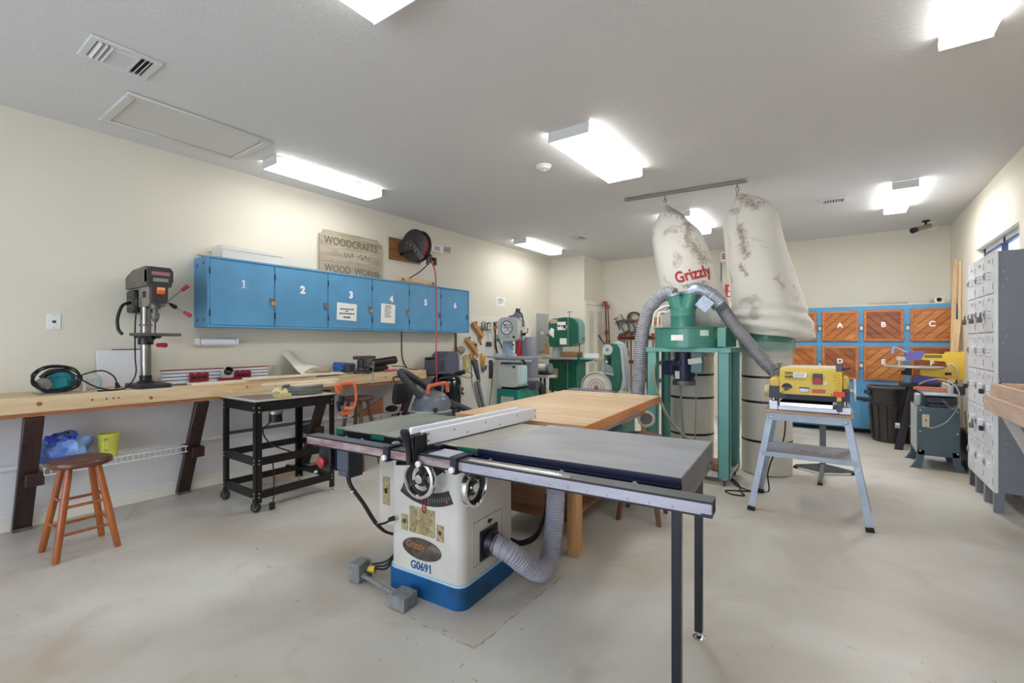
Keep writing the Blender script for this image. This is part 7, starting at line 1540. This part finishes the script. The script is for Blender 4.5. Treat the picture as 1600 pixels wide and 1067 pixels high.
B().box(-0.185, -0.10, 4.212, 4.217, 0.975, 1.003, 0.002).build('warning_label', mat('orange_label', (196, 98, 66), 0.5), t)
for x in (-0.38, -0.06): B().cyl((x, 4.216, 0.968), (x, 4.212, 0.968), 0.005, 0.005, 8).build('screw', black_plastic, t)
sl = B().box(-0.03, 0.002, 4.19, 4.216, 0.92, 1.145, 0.003).build('depth_scale', mat('scale_yellow', (226, 186, 40), 0.45), t)
b = B()
for k in range(7): b.box(-0.022, -0.012, 4.1885, 4.1902, 0.985 + 0.022 * k, 0.988 + 0.022 * k)
b.build('scale_marks', ink, sl)
B().box(-0.034, 0.006, 4.186, 4.216, 1.145, 1.195, 0.003).build('scale_stop', navy, sl); B().box(-0.03, 0.004, 4.186, 4.214, 0.845, 0.92, 0.003).build('scale_post', navy, sl)
B().box(-0.05, 0.022, 4.184, 4.192, 0.955, 0.995, 0.003).build('red_pointer', mat('pointer_red', (218, 62, 46), 0.4), sl)
b = B(); b.obox((0.02, 4.22, 1.16), (0.07, 0.02, 0.012), (0, R(-12), 0), 0.003); b.build('stop_lever', black_plastic, sl)
b = B(); b.lathe((0.07, 4.30, 0.995), [(0.078, 0), (0.09, 0.004), (0.092, 0.014), (0.085, 0.018), (0.078, 0.01)], 36, d=(1, 0, 0), cap=False); b.bar((0.08, 4.30, 0.995), (0.08, 4.30, 1.075), 0.014, 0.03, up=(0, 1, 0)); b.bar((0.08, 4.30, 0.995), (0.08, 4.30, 0.91), 0.014, 0.03, up=(0, 1, 0)); b.cyl((0.05, 4.30, 0.995), (0.09, 4.30, 0.995), 0.02, 0.02, 14); hw = b.build('crank_wheel', mat('pale_alu_wheel', (206, 210, 222), 0.35, 0.4), t)
B().cyl((0.09, 4.30, 0.945), (0.175, 4.30, 0.94), 0.013, 0.017, 12).build('crank_handle', black_plastic, hw)
b = B(); b.cyl((-0.475, 4.34, 0.96), (-0.515, 4.34, 0.96), 0.052, 0.05, 24); b.build('side_knob', mat('cream_knob', (206, 190, 142), 0.45), t)
b = B(); b.box(-0.50, -0.40, 4.62, 4.72, 1.03, 1.12, 0.015); b.cyl((-0.475, 4.46, 1.075), (-0.475, 4.46, 1.165), 0.012, 0.012, 10); b.cyl((-0.475, 4.46, 1.165), (-0.475, 4.46, 1.175), 0.028, 0.028, 10); b.cyl((-0.43, 4.54, 1.075), (-0.43, 4.54, 1.175), 0.012, 0.012, 10); b.cyl((-0.43, 4.54, 1.175), (-0.43, 4.54, 1.182), 0.026, 0.026, 10); b.build('dust_chute', mid_grey, t)
tag(PLANER_CORD.build('looped_cable', rubber), 'black cable looped on the floor beside the yellow planer stand', 'cable')

# ------------------------------------------------------------------ outfeed roller stand
t = thing('roller_stand', 'grey pedestal roller stand with flat splayed feet behind the planer stand', 'stand', (-0.15, 5.74, 0))
rsg = mat('roller_stand_grey', (104, 108, 110), 0.45, var=0.15)
B().box(-0.185, -0.13, 5.71, 5.76, 0.03, 0.62, 0.003).build('post', rsg, t)
for (x, y) in ((-0.405, 5.87), (0.10, 5.90), (-0.168, 5.30)):
    p = Vector((-0.157, 5.735, 0)); f = Vector((x, y, 0)); d = (f - p).normalized(); n_ = Vector((-d.y, d.x, 0)) * 0.016
    A = [p + Vector((0, 0, 0.02)), f + Vector((0, 0, 0.018)), f + Vector((0, 0, 0.04)), p + Vector((0, 0, 0.115))]
    b = B(); v0 = [b.bm.verts.new(q + n_) for q in A]; v1 = [b.bm.verts.new(q - n_) for q in A]
    b.bm.faces.new(v0); b.bm.faces.new(v1[::-1])
    for i in range(4): b.bm.faces.new((v0[i], v1[i], v1[(i + 1) % 4], v0[(i + 1) % 4]))
    ft = b.build('foot', rsg, t)
    B().box(f.x - 0.02, f.x + 0.02, f.y - 0.02, f.y + 0.02, 0.0, 0.022, 0.004).build('rubber_tip', rubber, ft)
b = B(); b.cyl((-0.32, 5.735, 0.70), (0.0, 5.735, 0.70), 0.022, 0.022, 16); b.build('roller', steel, t)
b = B(); b.box(-0.34, -0.33, 5.71, 5.76, 0.62, 0.72); b.box(0.01, 0.02, 5.71, 5.76, 0.62, 0.72); b.box(-0.34, 0.02, 5.71, 5.76, 0.61, 0.625); b.build('yoke', rsg, t)
# ------------------------------------------------------------------ blue storage cabinet with chevron doors on the back wall
t = thing('storage_cabinet', 'big blue storage cabinet on the back wall with lettered chevron plank doors', 'cabinet', (0.0, 8.87, 0))
KF = 8.60
B().box(-1.36, XR - 0.001, KF + 0.02, YB - 0.02, 0.075, 1.885, 0.003).build('carcass', blue_cab, t)
colx = [(-1.285, -0.835), (-0.765, -0.315), (-0.245, 0.205), (0.265, 0.72), (0.79, 1.245)]
rowz = [(1.37, 1.825), (0.80, 1.295)]
b = B()
xs = [-1.36] + [v for c in colx for v in c] + [XR - 0.001]
for i in range(0, len(xs), 2): b.box(xs[i], xs[i + 1], KF, KF + 0.02, 0.075, 1.885)
for z0, z1 in ((1.825, 1.885), (1.295, 1.37), (0.745, 0.80), (0.075, 0.085)):
    for x0, x1 in colx: b.box(x0, x1, KF, KF + 0.02, z0, z1)
b.build('face_frame', blue_cab, t)
cedar = [wood('cedar_%d' % i, c, c2, 'X', rough=0.45, scale=5) for i, (c, c2) in enumerate((((196, 124, 62), (158, 88, 40)), ((182, 108, 56), (140, 76, 38)), ((206, 140, 74), (170, 102, 50)), ((166, 96, 56), (128, 68, 42)), ((150, 88, 60), (116, 64, 46))))]
seam_w = mat('seam_dark_cedar', (92, 52, 28), 0.6)
frame_w = wood('cedar_frame', (200, 128, 68), (164, 94, 46), 'X', rough=0.45)
dirs = [[-1, -1, 1, -1, 1], [1, -1, -1, 1, 1]]
letters = [['', '', 'A', 'B', 'C'], ['', '', 'D', 'E', 'F']]
rnd = random.Random(33)
for r in range(2):
    for c in range(5):
        (x0, x1), (z0, z1) = colx[c], rowz[r]
        d = B().box(x0, x1, KF - 0.012, KF + 0.012, z0, z1).build('door', seam_w, t)
        f = 0.035
        for q in ((x0, x0 + f, z0, z1), (x1 - f, x1, z0, z1), (x0 + f, x1 - f, z0, z0 + f), (x0 + f, x1 - f, z1 - f, z1)):
            B().box(q[0], q[1], KF - 0.026, KF - 0.012, q[2], q[3], 0.003).build('frame_strip', frame_w, d)
        rect = [(x0 + f, z0 + f), (x1 - f, z0 + f), (x1 - f, z1 - f), (x0 + f, z1 - f)]
        s_ = dirs[r][c]; nx, nz = (0.7071, -0.7071) if s_ > 0 else (0.7071, 0.7071)
        vals = [nx * p[0] + nz * p[1] for p in rect]; lo, hi = min(vals), max(vals); pw = 0.088
        k = lo - rnd.uniform(0, 0.06); pal = [[[1, 1, 0], [1, 1, 0], [0, 0, 2], [3, 4, 3], [0, 2, 0]], [[0, 1, 1], [0, 0, 1], [1, 3, 1], [2, 2, 0], [3, 1, 3]]][r][c]
        while k < hi:
            pl = clip(clip(rect, nx, nz, k + pw - 0.0035), -nx, -nz, -(k + 0.0035))
            if len(pl) > 2:
                B().prism(pl, KF - 0.019 - rnd.uniform(0, 0.002), KF - 0.012, 'Y').build('plank', cedar[rnd.choice(pal)], d)
            k += pw
        if letters[r][c]:
            lz = z0 + (z1 - z0) * (0.52 if r == 0 else 0.54)
            text('letter', letters[r][c], 0.10, white_ink, d, faceM('-Y', ((x0 + x1) / 2, KF - 0.0225, lz)), bold=0.004)
        if c > 0:
            px_, pz_ = x0 - 0.028, z0 + (z1 - z0) * 0.5 - 0.03
            B().box(x0 - 0.045, x0 + 0.012, KF - 0.016, KF - 0.002, pz_ + 0.02, pz_ + 0.045).build('hasp', dull_steel, d)
            B().box(px_ - 0.02, px_ + 0.02, KF - 0.035, KF - 0.016, pz_ - 0.035, pz_ + 0.02, 0.004).build('padlock', mat('padlock_silver', (196, 196, 190), 0.3, 0.8), d)
for c in range(5):
    x0, x1 = colx[c][0] - 0.03, colx[c][1] + 0.03
    d = B().box(x0, x1, KF - 0.012, KF + 0.012, 0.09, 0.74, 0.003).build('lower_door', blue_cab, t)
    B().box(x0 + 0.02, x0 + 0.06, KF - 0.03, KF - 0.012, 0.48, 0.53, 0.004).build('padlock', dull_steel, d)
# odds and ends on top of it
lum = [('long pale board on top of the blue storage cabinet, set back', -1.2, 1.0, 8.78, 8.88, 1.886, 1.905, (226, 206, 170)),
       ('dark thin strip lying on top of the blue storage cabinet', -0.3, 0.95, 8.66, 8.69, 1.886, 1.898, (110, 84, 62)),
       ('tan board on top of the storage cabinet above door B', 0.32, 0.78, 8.70, 8.80, 1.906, 1.93, (206, 170, 120)),
       ('thick pale batten along the front top of the storage cabinet', -1.0, 1.15, 8.61, 8.65, 1.886, 1.903, (220, 210, 190))]
for lab, x0, x1, y0, y1, z0, z1, c in lum:
    tag(B().box(x0, x1, y0, y1, z0, z1, 0.002).build('board', wood('lumber_%d_%d' % c[:2], c, tuple(int(v * 0.85) for v in c), 'X')), lab, 'board')
t = thing('paper_roll', 'end of a rolled white paper tube on the right of the storage cabinet top', 'roll', (1.10, 8.66, 1.886))
B().lathe((1.10, 8.63, 1.942), [(0.056, 0), (0.056, 0.45), (0.03, 0.45), (0.03, 0.0), (0.056, 0.0)], 24, d=(0, 1, 0), cap=False).build('tube', mat('roll_paper', (216, 212, 200), 0.7), t)
for k, (x0, x1, y, z1, w_, lab, m) in enumerate(((1.175, 1.24, 8.50, 2.46, 0.045, 'tall pale stud leaning in the back right corner, nearest the cabinet', pine_z), (1.245, 1.264, 8.36, 2.42, 0.028, 'thin pale batten leaning beside the tall stud in the corner', pine_z), (1.10, 1.22, 8.24, 1.65, 0.07, 'shorter wide pale board leaning in the corner behind the scroll saw', pine_z))):
    tag(B().bar((x0, y - 0.06, 0.0), (x1, y, z1), w_, 0.03, up=(0, 1, 0), bev=0.002).build('leaning_board', m), lab, 'board', 'boards leaning in the corner')

# ------------------------------------------------------------------ trash can
t = thing('trash_can', 'big black plastic trash can in front of the blue storage cabinet', 'trash can', (0.56, 8.22, 0))
tc = mat('trash_black', (58, 54, 50), 0.38, var=0.25, vs=5)
B().lathe((0.56, 8.22, 0.002), [(0.205, 0), (0.215, 0.01), (0.235, 0.30), (0.255, 0.68), (0.27, 0.70), (0.27, 0.735), (0.262, 0.74), (0.25, 0.72), (0.2, 0.03), (0, 0.025)], 44).build('body', tc, t)
B().torus((0.56, 8.22, 0.742), (0, 0, 1), 0.262, 0.014, 44, 8).build('rim', mat('rim_grey', (98, 96, 96), 0.4), t)
for a in (195, 15): 
    q = Vector((0.56 + 0.275 * math.cos(R(a)), 8.22 + 0.275 * math.sin(R(a)), 0.66))
    b = B(); b.obox(q, (0.05, 0.15, 0.06), (0, 0, R(a)), 0.012); b.build('handle', tc, t)
for a in range(200, 345, 24):
    b = B(); b.bar((0.56 + 0.222 * math.cos(R(a)), 8.22 + 0.222 * math.sin(R(a)), 0.03), (0.56 + 0.258 * math.cos(R(a)), 8.22 + 0.258 * math.sin(R(a)), 0.50), 0.06, 0.012, up=(math.cos(R(a)), math.sin(R(a)), 0), bev=0.003); b.build('rib', tc, t)

# ------------------------------------------------------------------ scroll saw on its tripod
t = thing('scroll_saw', 'yellow and violet scroll saw on a tall black tripod stand near the lockers', 'scroll saw', (0.78, 7.68, 0))
scy = mat('scroll_saw_yellow', (222, 180, 56), 0.4, var=0.08)
vio = mat('scroll_saw_violet', (76, 70, 136), 0.4)
for (fx_, fy, tx, ty) in ((0.59, 7.62, 0.745, 7.66), (0.62, 7.94, 0.72, 7.80), (1.12, 7.80, 0.92, 7.74)):
    lg = B().bar((fx_, fy, 0.02), (tx, ty, 0.83), 0.085, 0.03, up=(0, 1, 0), bev=0.004).build('stand_leg', mat('gloss_dark_leg', (54, 48, 52), 0.25, 0.3), t)
    B().box(fx_ - 0.045, fx_ + 0.045, fy - 0.025, fy + 0.025, 0.0, 0.03, 0.006).build('foot', rubber, lg)
b = B(); b.box(0.60, 0.98, 7.62, 7.82, 0.80, 0.84, 0.008); b.build('stand_top', mat('gloss_dark_leg', (54, 48, 52), 0.25), t)
b = B(); b.cyl((0.60, 7.66, 0.30), (0.86, 7.72, 0.30), 0.012, 0.012, 8); b.cyl((0.555, 7.63, 0.30), (0.60, 7.63, 0.30), 0.035, 0.035, 14); b.build('stand_brace', lt_grey, t)
b = B(); b.prism([(0.72, 0.845), (0.94, 0.845), (0.97, 0.90), (0.86, 0.94), (0.74, 0.94)], 7.64, 7.80, 'Y'); b.build('base', vio, t)
b = B(); b.prism([(0.80, 0.945), (1.16, 0.90), (1.20, 0.92), (1.20, 1.24), (1.04, 1.24), (1.02, 1.21), (0.83, 1.215), (0.78, 1.17), (0.80, 1.14), (1.03, 1.12), (1.05, 1.05), (0.80, 1.02)], 7.66, 7.74, 'Y'); b.build('frame', scy, t)
B().box(0.84, 1.0, 7.655, 7.66, 1.165, 1.20, 0.001).build('badge', mat('olive_badge', (120, 98, 46), 0.5), t)
b = B(); b.prism([(0.66, 1.13), (0.80, 1.13), (0.84, 1.22), (0.83, 1.25), (0.70, 1.245), (0.66, 1.20)], 7.65, 7.75, 'Y'); b.build('arm_cover', mat('cover_violet', (100, 92, 150), 0.4), t)
b = B(); b.box(0.57, 0.68, 7.67, 7.73, 1.12, 1.17, 0.008); b.cyl((0.60, 7.70, 1.05), (0.60, 7.70, 1.14), 0.010, 0.010, 8); b.build('blade_clamp', lt_grey, t)
b = B(); b.tube([(0.68, 7.68, 1.22), (0.60, 7.68, 1.27), (0.55, 7.68, 1.29), (0.53, 7.68, 1.24)], 0.009, 8, 5); b.obox((0.535, 7.68, 1.255), (0.03, 0.03, 0.10), (0, 0.2, 0), 0.006); b.build('blower_tube', mat('pale_violet', (140, 150, 190), 0.4), t)
b = B(); b.lathe((0.70, 7.70, 1.035), [(0.0, 0), (0.225, 0.0), (0.235, 0.008), (0.235, 0.018), (0.225, 0.024), (0, 0.024)], 40); 
for v in b.bm.verts: v.co.y = 7.70 + (v.co.y - 7.70) * 0.75
for v in b.bm.verts: v.co.x = 0.74 + (v.co.x - 0.70) * 1.25
b.build('table', mat('scroll_table', (198, 196, 194), 0.3, 0.6), t)
b = B(); b.box(0.66, 0.72, 7.66, 7.74, 0.94, 1.035, 0.006); b.cyl((0.62, 7.70, 0.97), (0.67, 7.70, 0.97), 0.024, 0.024, 12); b.build('tilt_bracket', black_plastic, t)
b = B(); b.tube([(1.07, 7.65, 0.98), (1.05, 7.63, 1.07), (1.08, 7.63, 1.10), (1.12, 7.63, 1.05), (1.14, 7.64, 0.93)], 0.008, 8, 5); b.build('cord', lt_grey, t)
B().cyl((1.05, 7.62, 0.96), (1.05, 7.62, 0.99), 0.03, 0.03, 12).build('speed_knob', black_plastic, t)

# ------------------------------------------------------------------ jointer
t = thing('jointer', 'small jointer on a slate blue cabinet with flared feet in front of the lockers', 'jointer', (0.84, 6.85, 0))
sl_ = mat('slate_blue_enamel', (78, 98, 108), 0.4, var=0.15, vs=4)
jx0, jx1, jy0, jy1 = 0.665, 1.005, 6.62, 7.16
B().box(jx0, jx1, jy0, jy1, 0.145, 0.665, 0.006).build('cabinet', sl_, t)
pale = B().box(jx0 - 0.004, jx0, jy0 + 0.02, jy1, 0.18, 0.66).build('side_panel', mat('side_panel_pale', (186, 190, 192), 0.45), t)
for x, y, sx in ((jx0, jy0, -1), (jx1, jy0, 1), (jx0, jy1 - 0.04, -1), (jx1, jy1 - 0.04, 1)):
    b = B(); b.prism([(x, 0.20), (x + sx * 0.0, 0.15), (x + sx * 0.008, 0.08), (x + sx * 0.045, 0.012), (x + sx * 0.06, 0.0), (x - sx * 0.03, 0.0), (x - sx * 0.04, 0.02), (x - sx * 0.055, 0.10), (x - sx * 0.06, 0.20)], y, y + 0.045, 'Y'); b.build('leg', sl_, t)
plt = B().box(0.705, 0.765, jy0 - 0.006, jy0, 0.45, 0.585, 0.002).build('switch_plate', mat('ivory_plate', (206, 196, 166), 0.45), t)
B().box(0.728, 0.742, jy0 - 0.012, jy0 - 0.006, 0.51, 0.53).build('toggle', mat('toggle_brown', (120, 106, 84), 0.4), plt)
for x in (0.69, 0.985):
    for z in (0.19, 0.40, 0.63): B().cyl((x, jy0 - 0.004, z), (x, jy0, z), 0.007, 0.007, 8).build('screw', white_plastic, t)
b = B(); b.box(0.76, 0.96, 6.64, 7.12, 0.665, 0.70, 0.006); b.box(0.74, 0.99, 6.66, 7.1, 0.70, 0.775, 0.01); b.build('bed_casting', mat('dark_casting', (58, 64, 72), 0.45, var=0.2), t)
b = B(); b.box(0.72, 0.98, 6.60, 6.86, 0.79, 0.815, 0.003); b.box(0.72, 0.98, 6.89, 7.18, 0.79, 0.815, 0.003); b.build('table', mat('jointer_table', (196, 196, 196), 0.3, 0.6), t)
b = B(); b.prism([(6.58, 0.79), (6.70, 0.77), (7.1, 0.77), (7.18, 0.79)], 0.73, 0.97, 'X'); b.build('table_casting', mat('dark_casting', (58, 64, 72), 0.45), t)
b = B(); b.box(0.93, 0.955, 6.63, 7.15, 0.815, 0.90, 0.003); b.build('fence', lt_grey, t)
b = B(); b.prism([(0.66, 0.83), (0.93, 0.83), (0.93, 0.855), (0.70, 0.86), (0.66, 0.85)], 6.84, 6.93, 'Y'); b.build('cutter_guard', mat('guard_orange', (206, 108, 78), 0.45), t)
b = B(); b.cyl((0.86, 6.60, 0.76), (0.93, 6.58, 0.66), 0.012, 0.012, 8); b.cyl((0.92, 6.57, 0.665), (0.945, 6.57, 0.655), 0.022, 0.022, 12); b.build('depth_lever', dull_steel, t)
b = B(); b.box(0.655, 0.70, 6.66, 6.80, 0.67, 0.80, 0.01); b.build('guard_post', lt_grey, t)
b = B(); b.cyl((0.955, 6.70, 0.88), (0.955, 6.70, 0.93), 0.022, 0.02, 12); b.box(0.955, 1.06, 6.72, 6.95, 0.80, 0.90, 0.01); b.build('fence_bracket', dark_grey, t)
b = B(); b.tube([(0.735, 6.60, 0.45), (0.80, 6.59, 0.455), (0.90, 6.59, 0.53), (0.97, 6.60, 0.66), (1.0, 6.62, 0.78), (0.97, 6.66, 0.90), (0.88, 6.76, 0.955), (0.78, 6.9, 0.93), (0.72, 7.0, 0.88)], 0.008, 8, 6); b.build('cord', mat('cord_pale_grey', (150, 152, 150), 0.5), t)
t = thing('wood_offcuts_bin', 'dark bin with wood offcuts wedged between the jointer and the lockers', 'bin', (1.15, 6.9, 0))
b = B(); b.box(1.08, 1.26, 6.70, 7.2, 0.002, 0.40, 0.01); b.build('bin', black_plastic, t)
for k, (x, y, x2, z) in enumerate(((1.12, 6.78, 1.09, 0.62), (1.17, 6.86, 1.16, 0.70), (1.22, 6.75, 1.20, 0.55))):
    B().bar((x, y, 0.1), (x2, y + 0.05, z), 0.05, 0.02).build('offcut', pine_z, t)

# ------------------------------------------------------------------ lockers
t = thing('locker_bank', 'grey steel bank of lockers, three columns of six doors, right of the jointer', 'locker', (1.13, 5.71, 0))
lkg = mat('locker_front_lit', (234, 236, 242), 0.36, 0.1, var=0.10, vs=5)  # locker fronts: strong light painted in, far paler than the sides
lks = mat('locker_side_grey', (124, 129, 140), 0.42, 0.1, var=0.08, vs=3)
LX, LY0, LW, LZ0, LZ1 = 0.992, 5.25, 0.3075, 0.165, 2.085
B().box(LX + 0.02, XR - 0.004, LY0, LY0 + 3 * LW, LZ0, LZ1 - 0.01, 0.002).build('carcass', lks, t)
B().box(LX, LX + 0.06, LY0 - 0.003, LY0, 0.0, LZ1).box(LX, XR - 0.004, LY0 - 0.0025, LY0 - 0.0005, LZ0, LZ1).build('side_panel', lks, t)
b = B()
for k in range(3):
    for z in (0.5, 0.95, 1.35, 1.8): b.cyl((LX + 0.05 + 0.02 * (k % 2), LY0 - 0.005, z + 0.06 * k), (LX + 0.05 + 0.02 * (k % 2), LY0 - 0.002, z + 0.06 * k), 0.006, 0.006, 8)
b.build('rivets', steel, t)
b = B()
for k in range(4): b.box(LX, LX + 0.022, LY0 + k * LW - 0.009, LY0 + k * LW + 0.009, 0.16, LZ1)
b.box(LX, LX + 0.022, LY0, LY0 + 3 * LW, LZ1 - 0.02, LZ1 + 0.004); b.box(LX, LX + 0.022, LY0, LY0 + 3 * LW, LZ0 - 0.005, LZ0 + 0.02); b.build('front_frame', lkg, t)
leg_m = mat('locker_leg_grey', (122, 126, 128), 0.4)
for k in range(4):
    b = B(); y = LY0 + k * LW; b.box(LX + 0.004, LX + 0.05, y - 0.002, y + 0.0, 0.0, 0.17); b.box(LX + 0.004, LX + 0.007, y, y + 0.05 if k < 3 else y - 0.05, 0.0, 0.17); b.build('leg', leg_m, t)
    b = B(); b.box(XR - 0.05, XR - 0.006, y - 0.002, y + 0.0, 0.0, 0.17); b.build('leg', leg_m, t)
dh = (LZ1 - LZ0 - 0.04) / 6
first = None
locks = {(0, 4): 1, (1, 4): 1, (2, 4): 1, (1, 1): 1, (0, 1): 2, (0, 2): 2, (2, 2): 2}
for c in range(3):
    for r in range(6):
        y0, z0 = LY0 + c * LW + 0.012, LZ0 + 0.02 + r * dh + 0.004
        if first is None:
            d = B().box(LX - 0.004, LX + 0.012, y0, y0 + LW - 0.024, z0, z0 + dh - 0.008, 0.002).build('door', lkg, t); first = (d, y0, z0)
            parts = []
            b = B()
            for zz in (0.55, 0.64, 0.73): b.obox((LX - 0.009, y0 + (LW - 0.024) * 0.42, z0 + dh * zz - 0.05), (0.012, 0.10, 0.010), (0, R(30), 0), 0.002)
            parts.append(b.build('louvre', lkg, d))
            b = B(); b.box(LX - 0.012, LX - 0.004, y0 + (LW - 0.024) * 0.42 - 0.02, y0 + (LW - 0.024) * 0.42 + 0.02, z0 + dh * 0.85 - 0.012, z0 + dh * 0.85 + 0.012, 0.003); parts.append(b.build('number_plate', mat('plate_bright', (206, 206, 208), 0.3, 0.5), d))
            b = B(); b.torus((LX - 0.012, y0 + LW - 0.045, z0 + dh * 0.5), (1, 0, 0), 0.016, 0.004, 14, 6); b.box(LX - 0.012, LX - 0.004, y0 + LW - 0.062, y0 + LW - 0.03, z0 + dh * 0.5 - 0.03, z0 + dh * 0.5 + 0.03, 0.002); parts.append(b.build('handle', steel, d))
            b = B(); b.box(LX - 0.006, LX - 0.003, y0 + 0.002, y0 + 0.008, z0 + 0.03, z0 + 0.08); b.box(LX - 0.006, LX - 0.003, y0 + 0.002, y0 + 0.008, z0 + dh - 0.09, z0 + dh - 0.04); parts.append(b.build('hinge', mid_grey, d))
            dy = dz = 0.0
        else:
            d = first[0].copy(); COL.objects.link(d); MW[d.name] = MW[t.name]; dy, dz = y0 - first[1], z0 - first[2]; d.location = (0, dy, dz)
            for p in parts:
                q = p.copy(); COL.objects.link(q); q.parent = d; MW[q.name] = MW[t.name]
        kd = locks.get((c, r))
        if kd:
            T0 = Matrix.Translation((0, -dy, -dz)); yy, zz = y0 + LW - 0.045, z0 + dh * 0.5 - 0.02
            b = B(T0)
            if kd == 1: b.cyl((LX - 0.022, yy, zz - 0.03), (LX - 0.05, yy, zz - 0.03), 0.024, 0.024, 14); b.tube([(LX - 0.03, yy - 0.014, zz - 0.01), (LX - 0.03, yy - 0.014, zz + 0.02), (LX - 0.03, yy, zz + 0.032), (LX - 0.03, yy + 0.014, zz + 0.02), (LX - 0.03, yy + 0.014, zz - 0.01)], 0.004, 6, 4)
            else: b.box(LX - 0.04, LX - 0.012, yy - 0.02, yy + 0.02, zz - 0.03, zz + 0.01, 0.004)
            b.build('padlock', dull_steel if kd == 1 else black_plastic, d)

# ------------------------------------------------------------------ workbench on the right wall with its tray
RX, RZ = 0.812, 0.995
pinkpine = wood('pink_pine', (232, 208, 188), (206, 172, 148), 'Y', rough=0.55, scale=5)
t = thing('side_workbench', 'pale pine workbench along the right wall, only its far end in view', 'workbench', (1.04, 3.0, 0))
B().box(RX + 0.04, XR - 0.001, 0.6, 4.57, RZ - 0.04, RZ, 0.003).build('worktop', pinkpine, t)
B().box(RX, RX + 0.04, 0.6, 4.57, RZ - 0.105, RZ + 0.001, 0.004).build('front_board', pinkpine, t)
for y in (4.25, 2.6, 0.9):
    B().bar((XR - 0.03, y, 0.012), (RX + 0.05, y, RZ - 0.105), 0.05, 0.05, up=(0, 1, 0), bev=0.003).build('brace', mat('grey_white_brace', (206, 202, 196), 0.5), t)
B().box(XR - 0.02, XR - 0.002, 0.6, 4.57, 0.2, 0.9).build('back_board', dark_wood, t)
t = thing('divider_tray', 'pale wooden divider tray on the right wall workbench', 'tray', (1.0, 4.05, RZ))
ty0, ty1, tx0, tx1, tz0, tz1 = 3.72, 4.48, 0.83, 1.25, RZ + 0.002, RZ + 0.088
for q in ((tx0, tx0 + 0.02, ty0, ty1), (tx1 - 0.02, tx1, ty0, ty1)): B().box(q[0], q[1], q[2], q[3], tz0, tz1, 0.002).build('side', pinkpine, t)
B().box(tx0 + 0.02, tx1 - 0.02, ty1 - 0.02, ty1, tz0, tz1, 0.002).build('side', pinkpine, t)
B().box(tx0 + 0.001, tx1 - 0.02, ty0 - 0.012, ty0, tz0, tz1 - 0.002, 0.002).build('end_board', wood('tray_tan', (206, 158, 96), (178, 128, 72), 'X'), t)
B().box(tx0 + 0.02, tx1 - 0.02, ty0, ty1 - 0.02, tz0, tz0 + 0.008).build('bottom', pinkpine, t)
for k in range(1, 5): B().box(tx0 + 0.02, tx1 - 0.02, ty0 + k * 0.15 - 0.007, ty0 + k * 0.15 + 0.007, tz0 + 0.008, tz1 - 0.004).build('divider', pine, t)
for x in (0.94, 1.06): B().box(x, x + 0.015, ty0 + 0.02, ty1 - 0.02, tz0 + 0.008, tz1 - 0.012).build('divider', wood('divider_brown', (176, 132, 84), (146, 104, 62), 'Y'), t)
b = B(); b.tube([(0.86, 4.40, tz1 + 0.005), (0.87, 4.47, tz1 + 0.025), (0.88, 4.53, tz1 + 0.03)], 0.006, 6, 4); tag(b.build('black_rod', black_plastic), 'little black rod sticking out of the divider tray', 'rod')
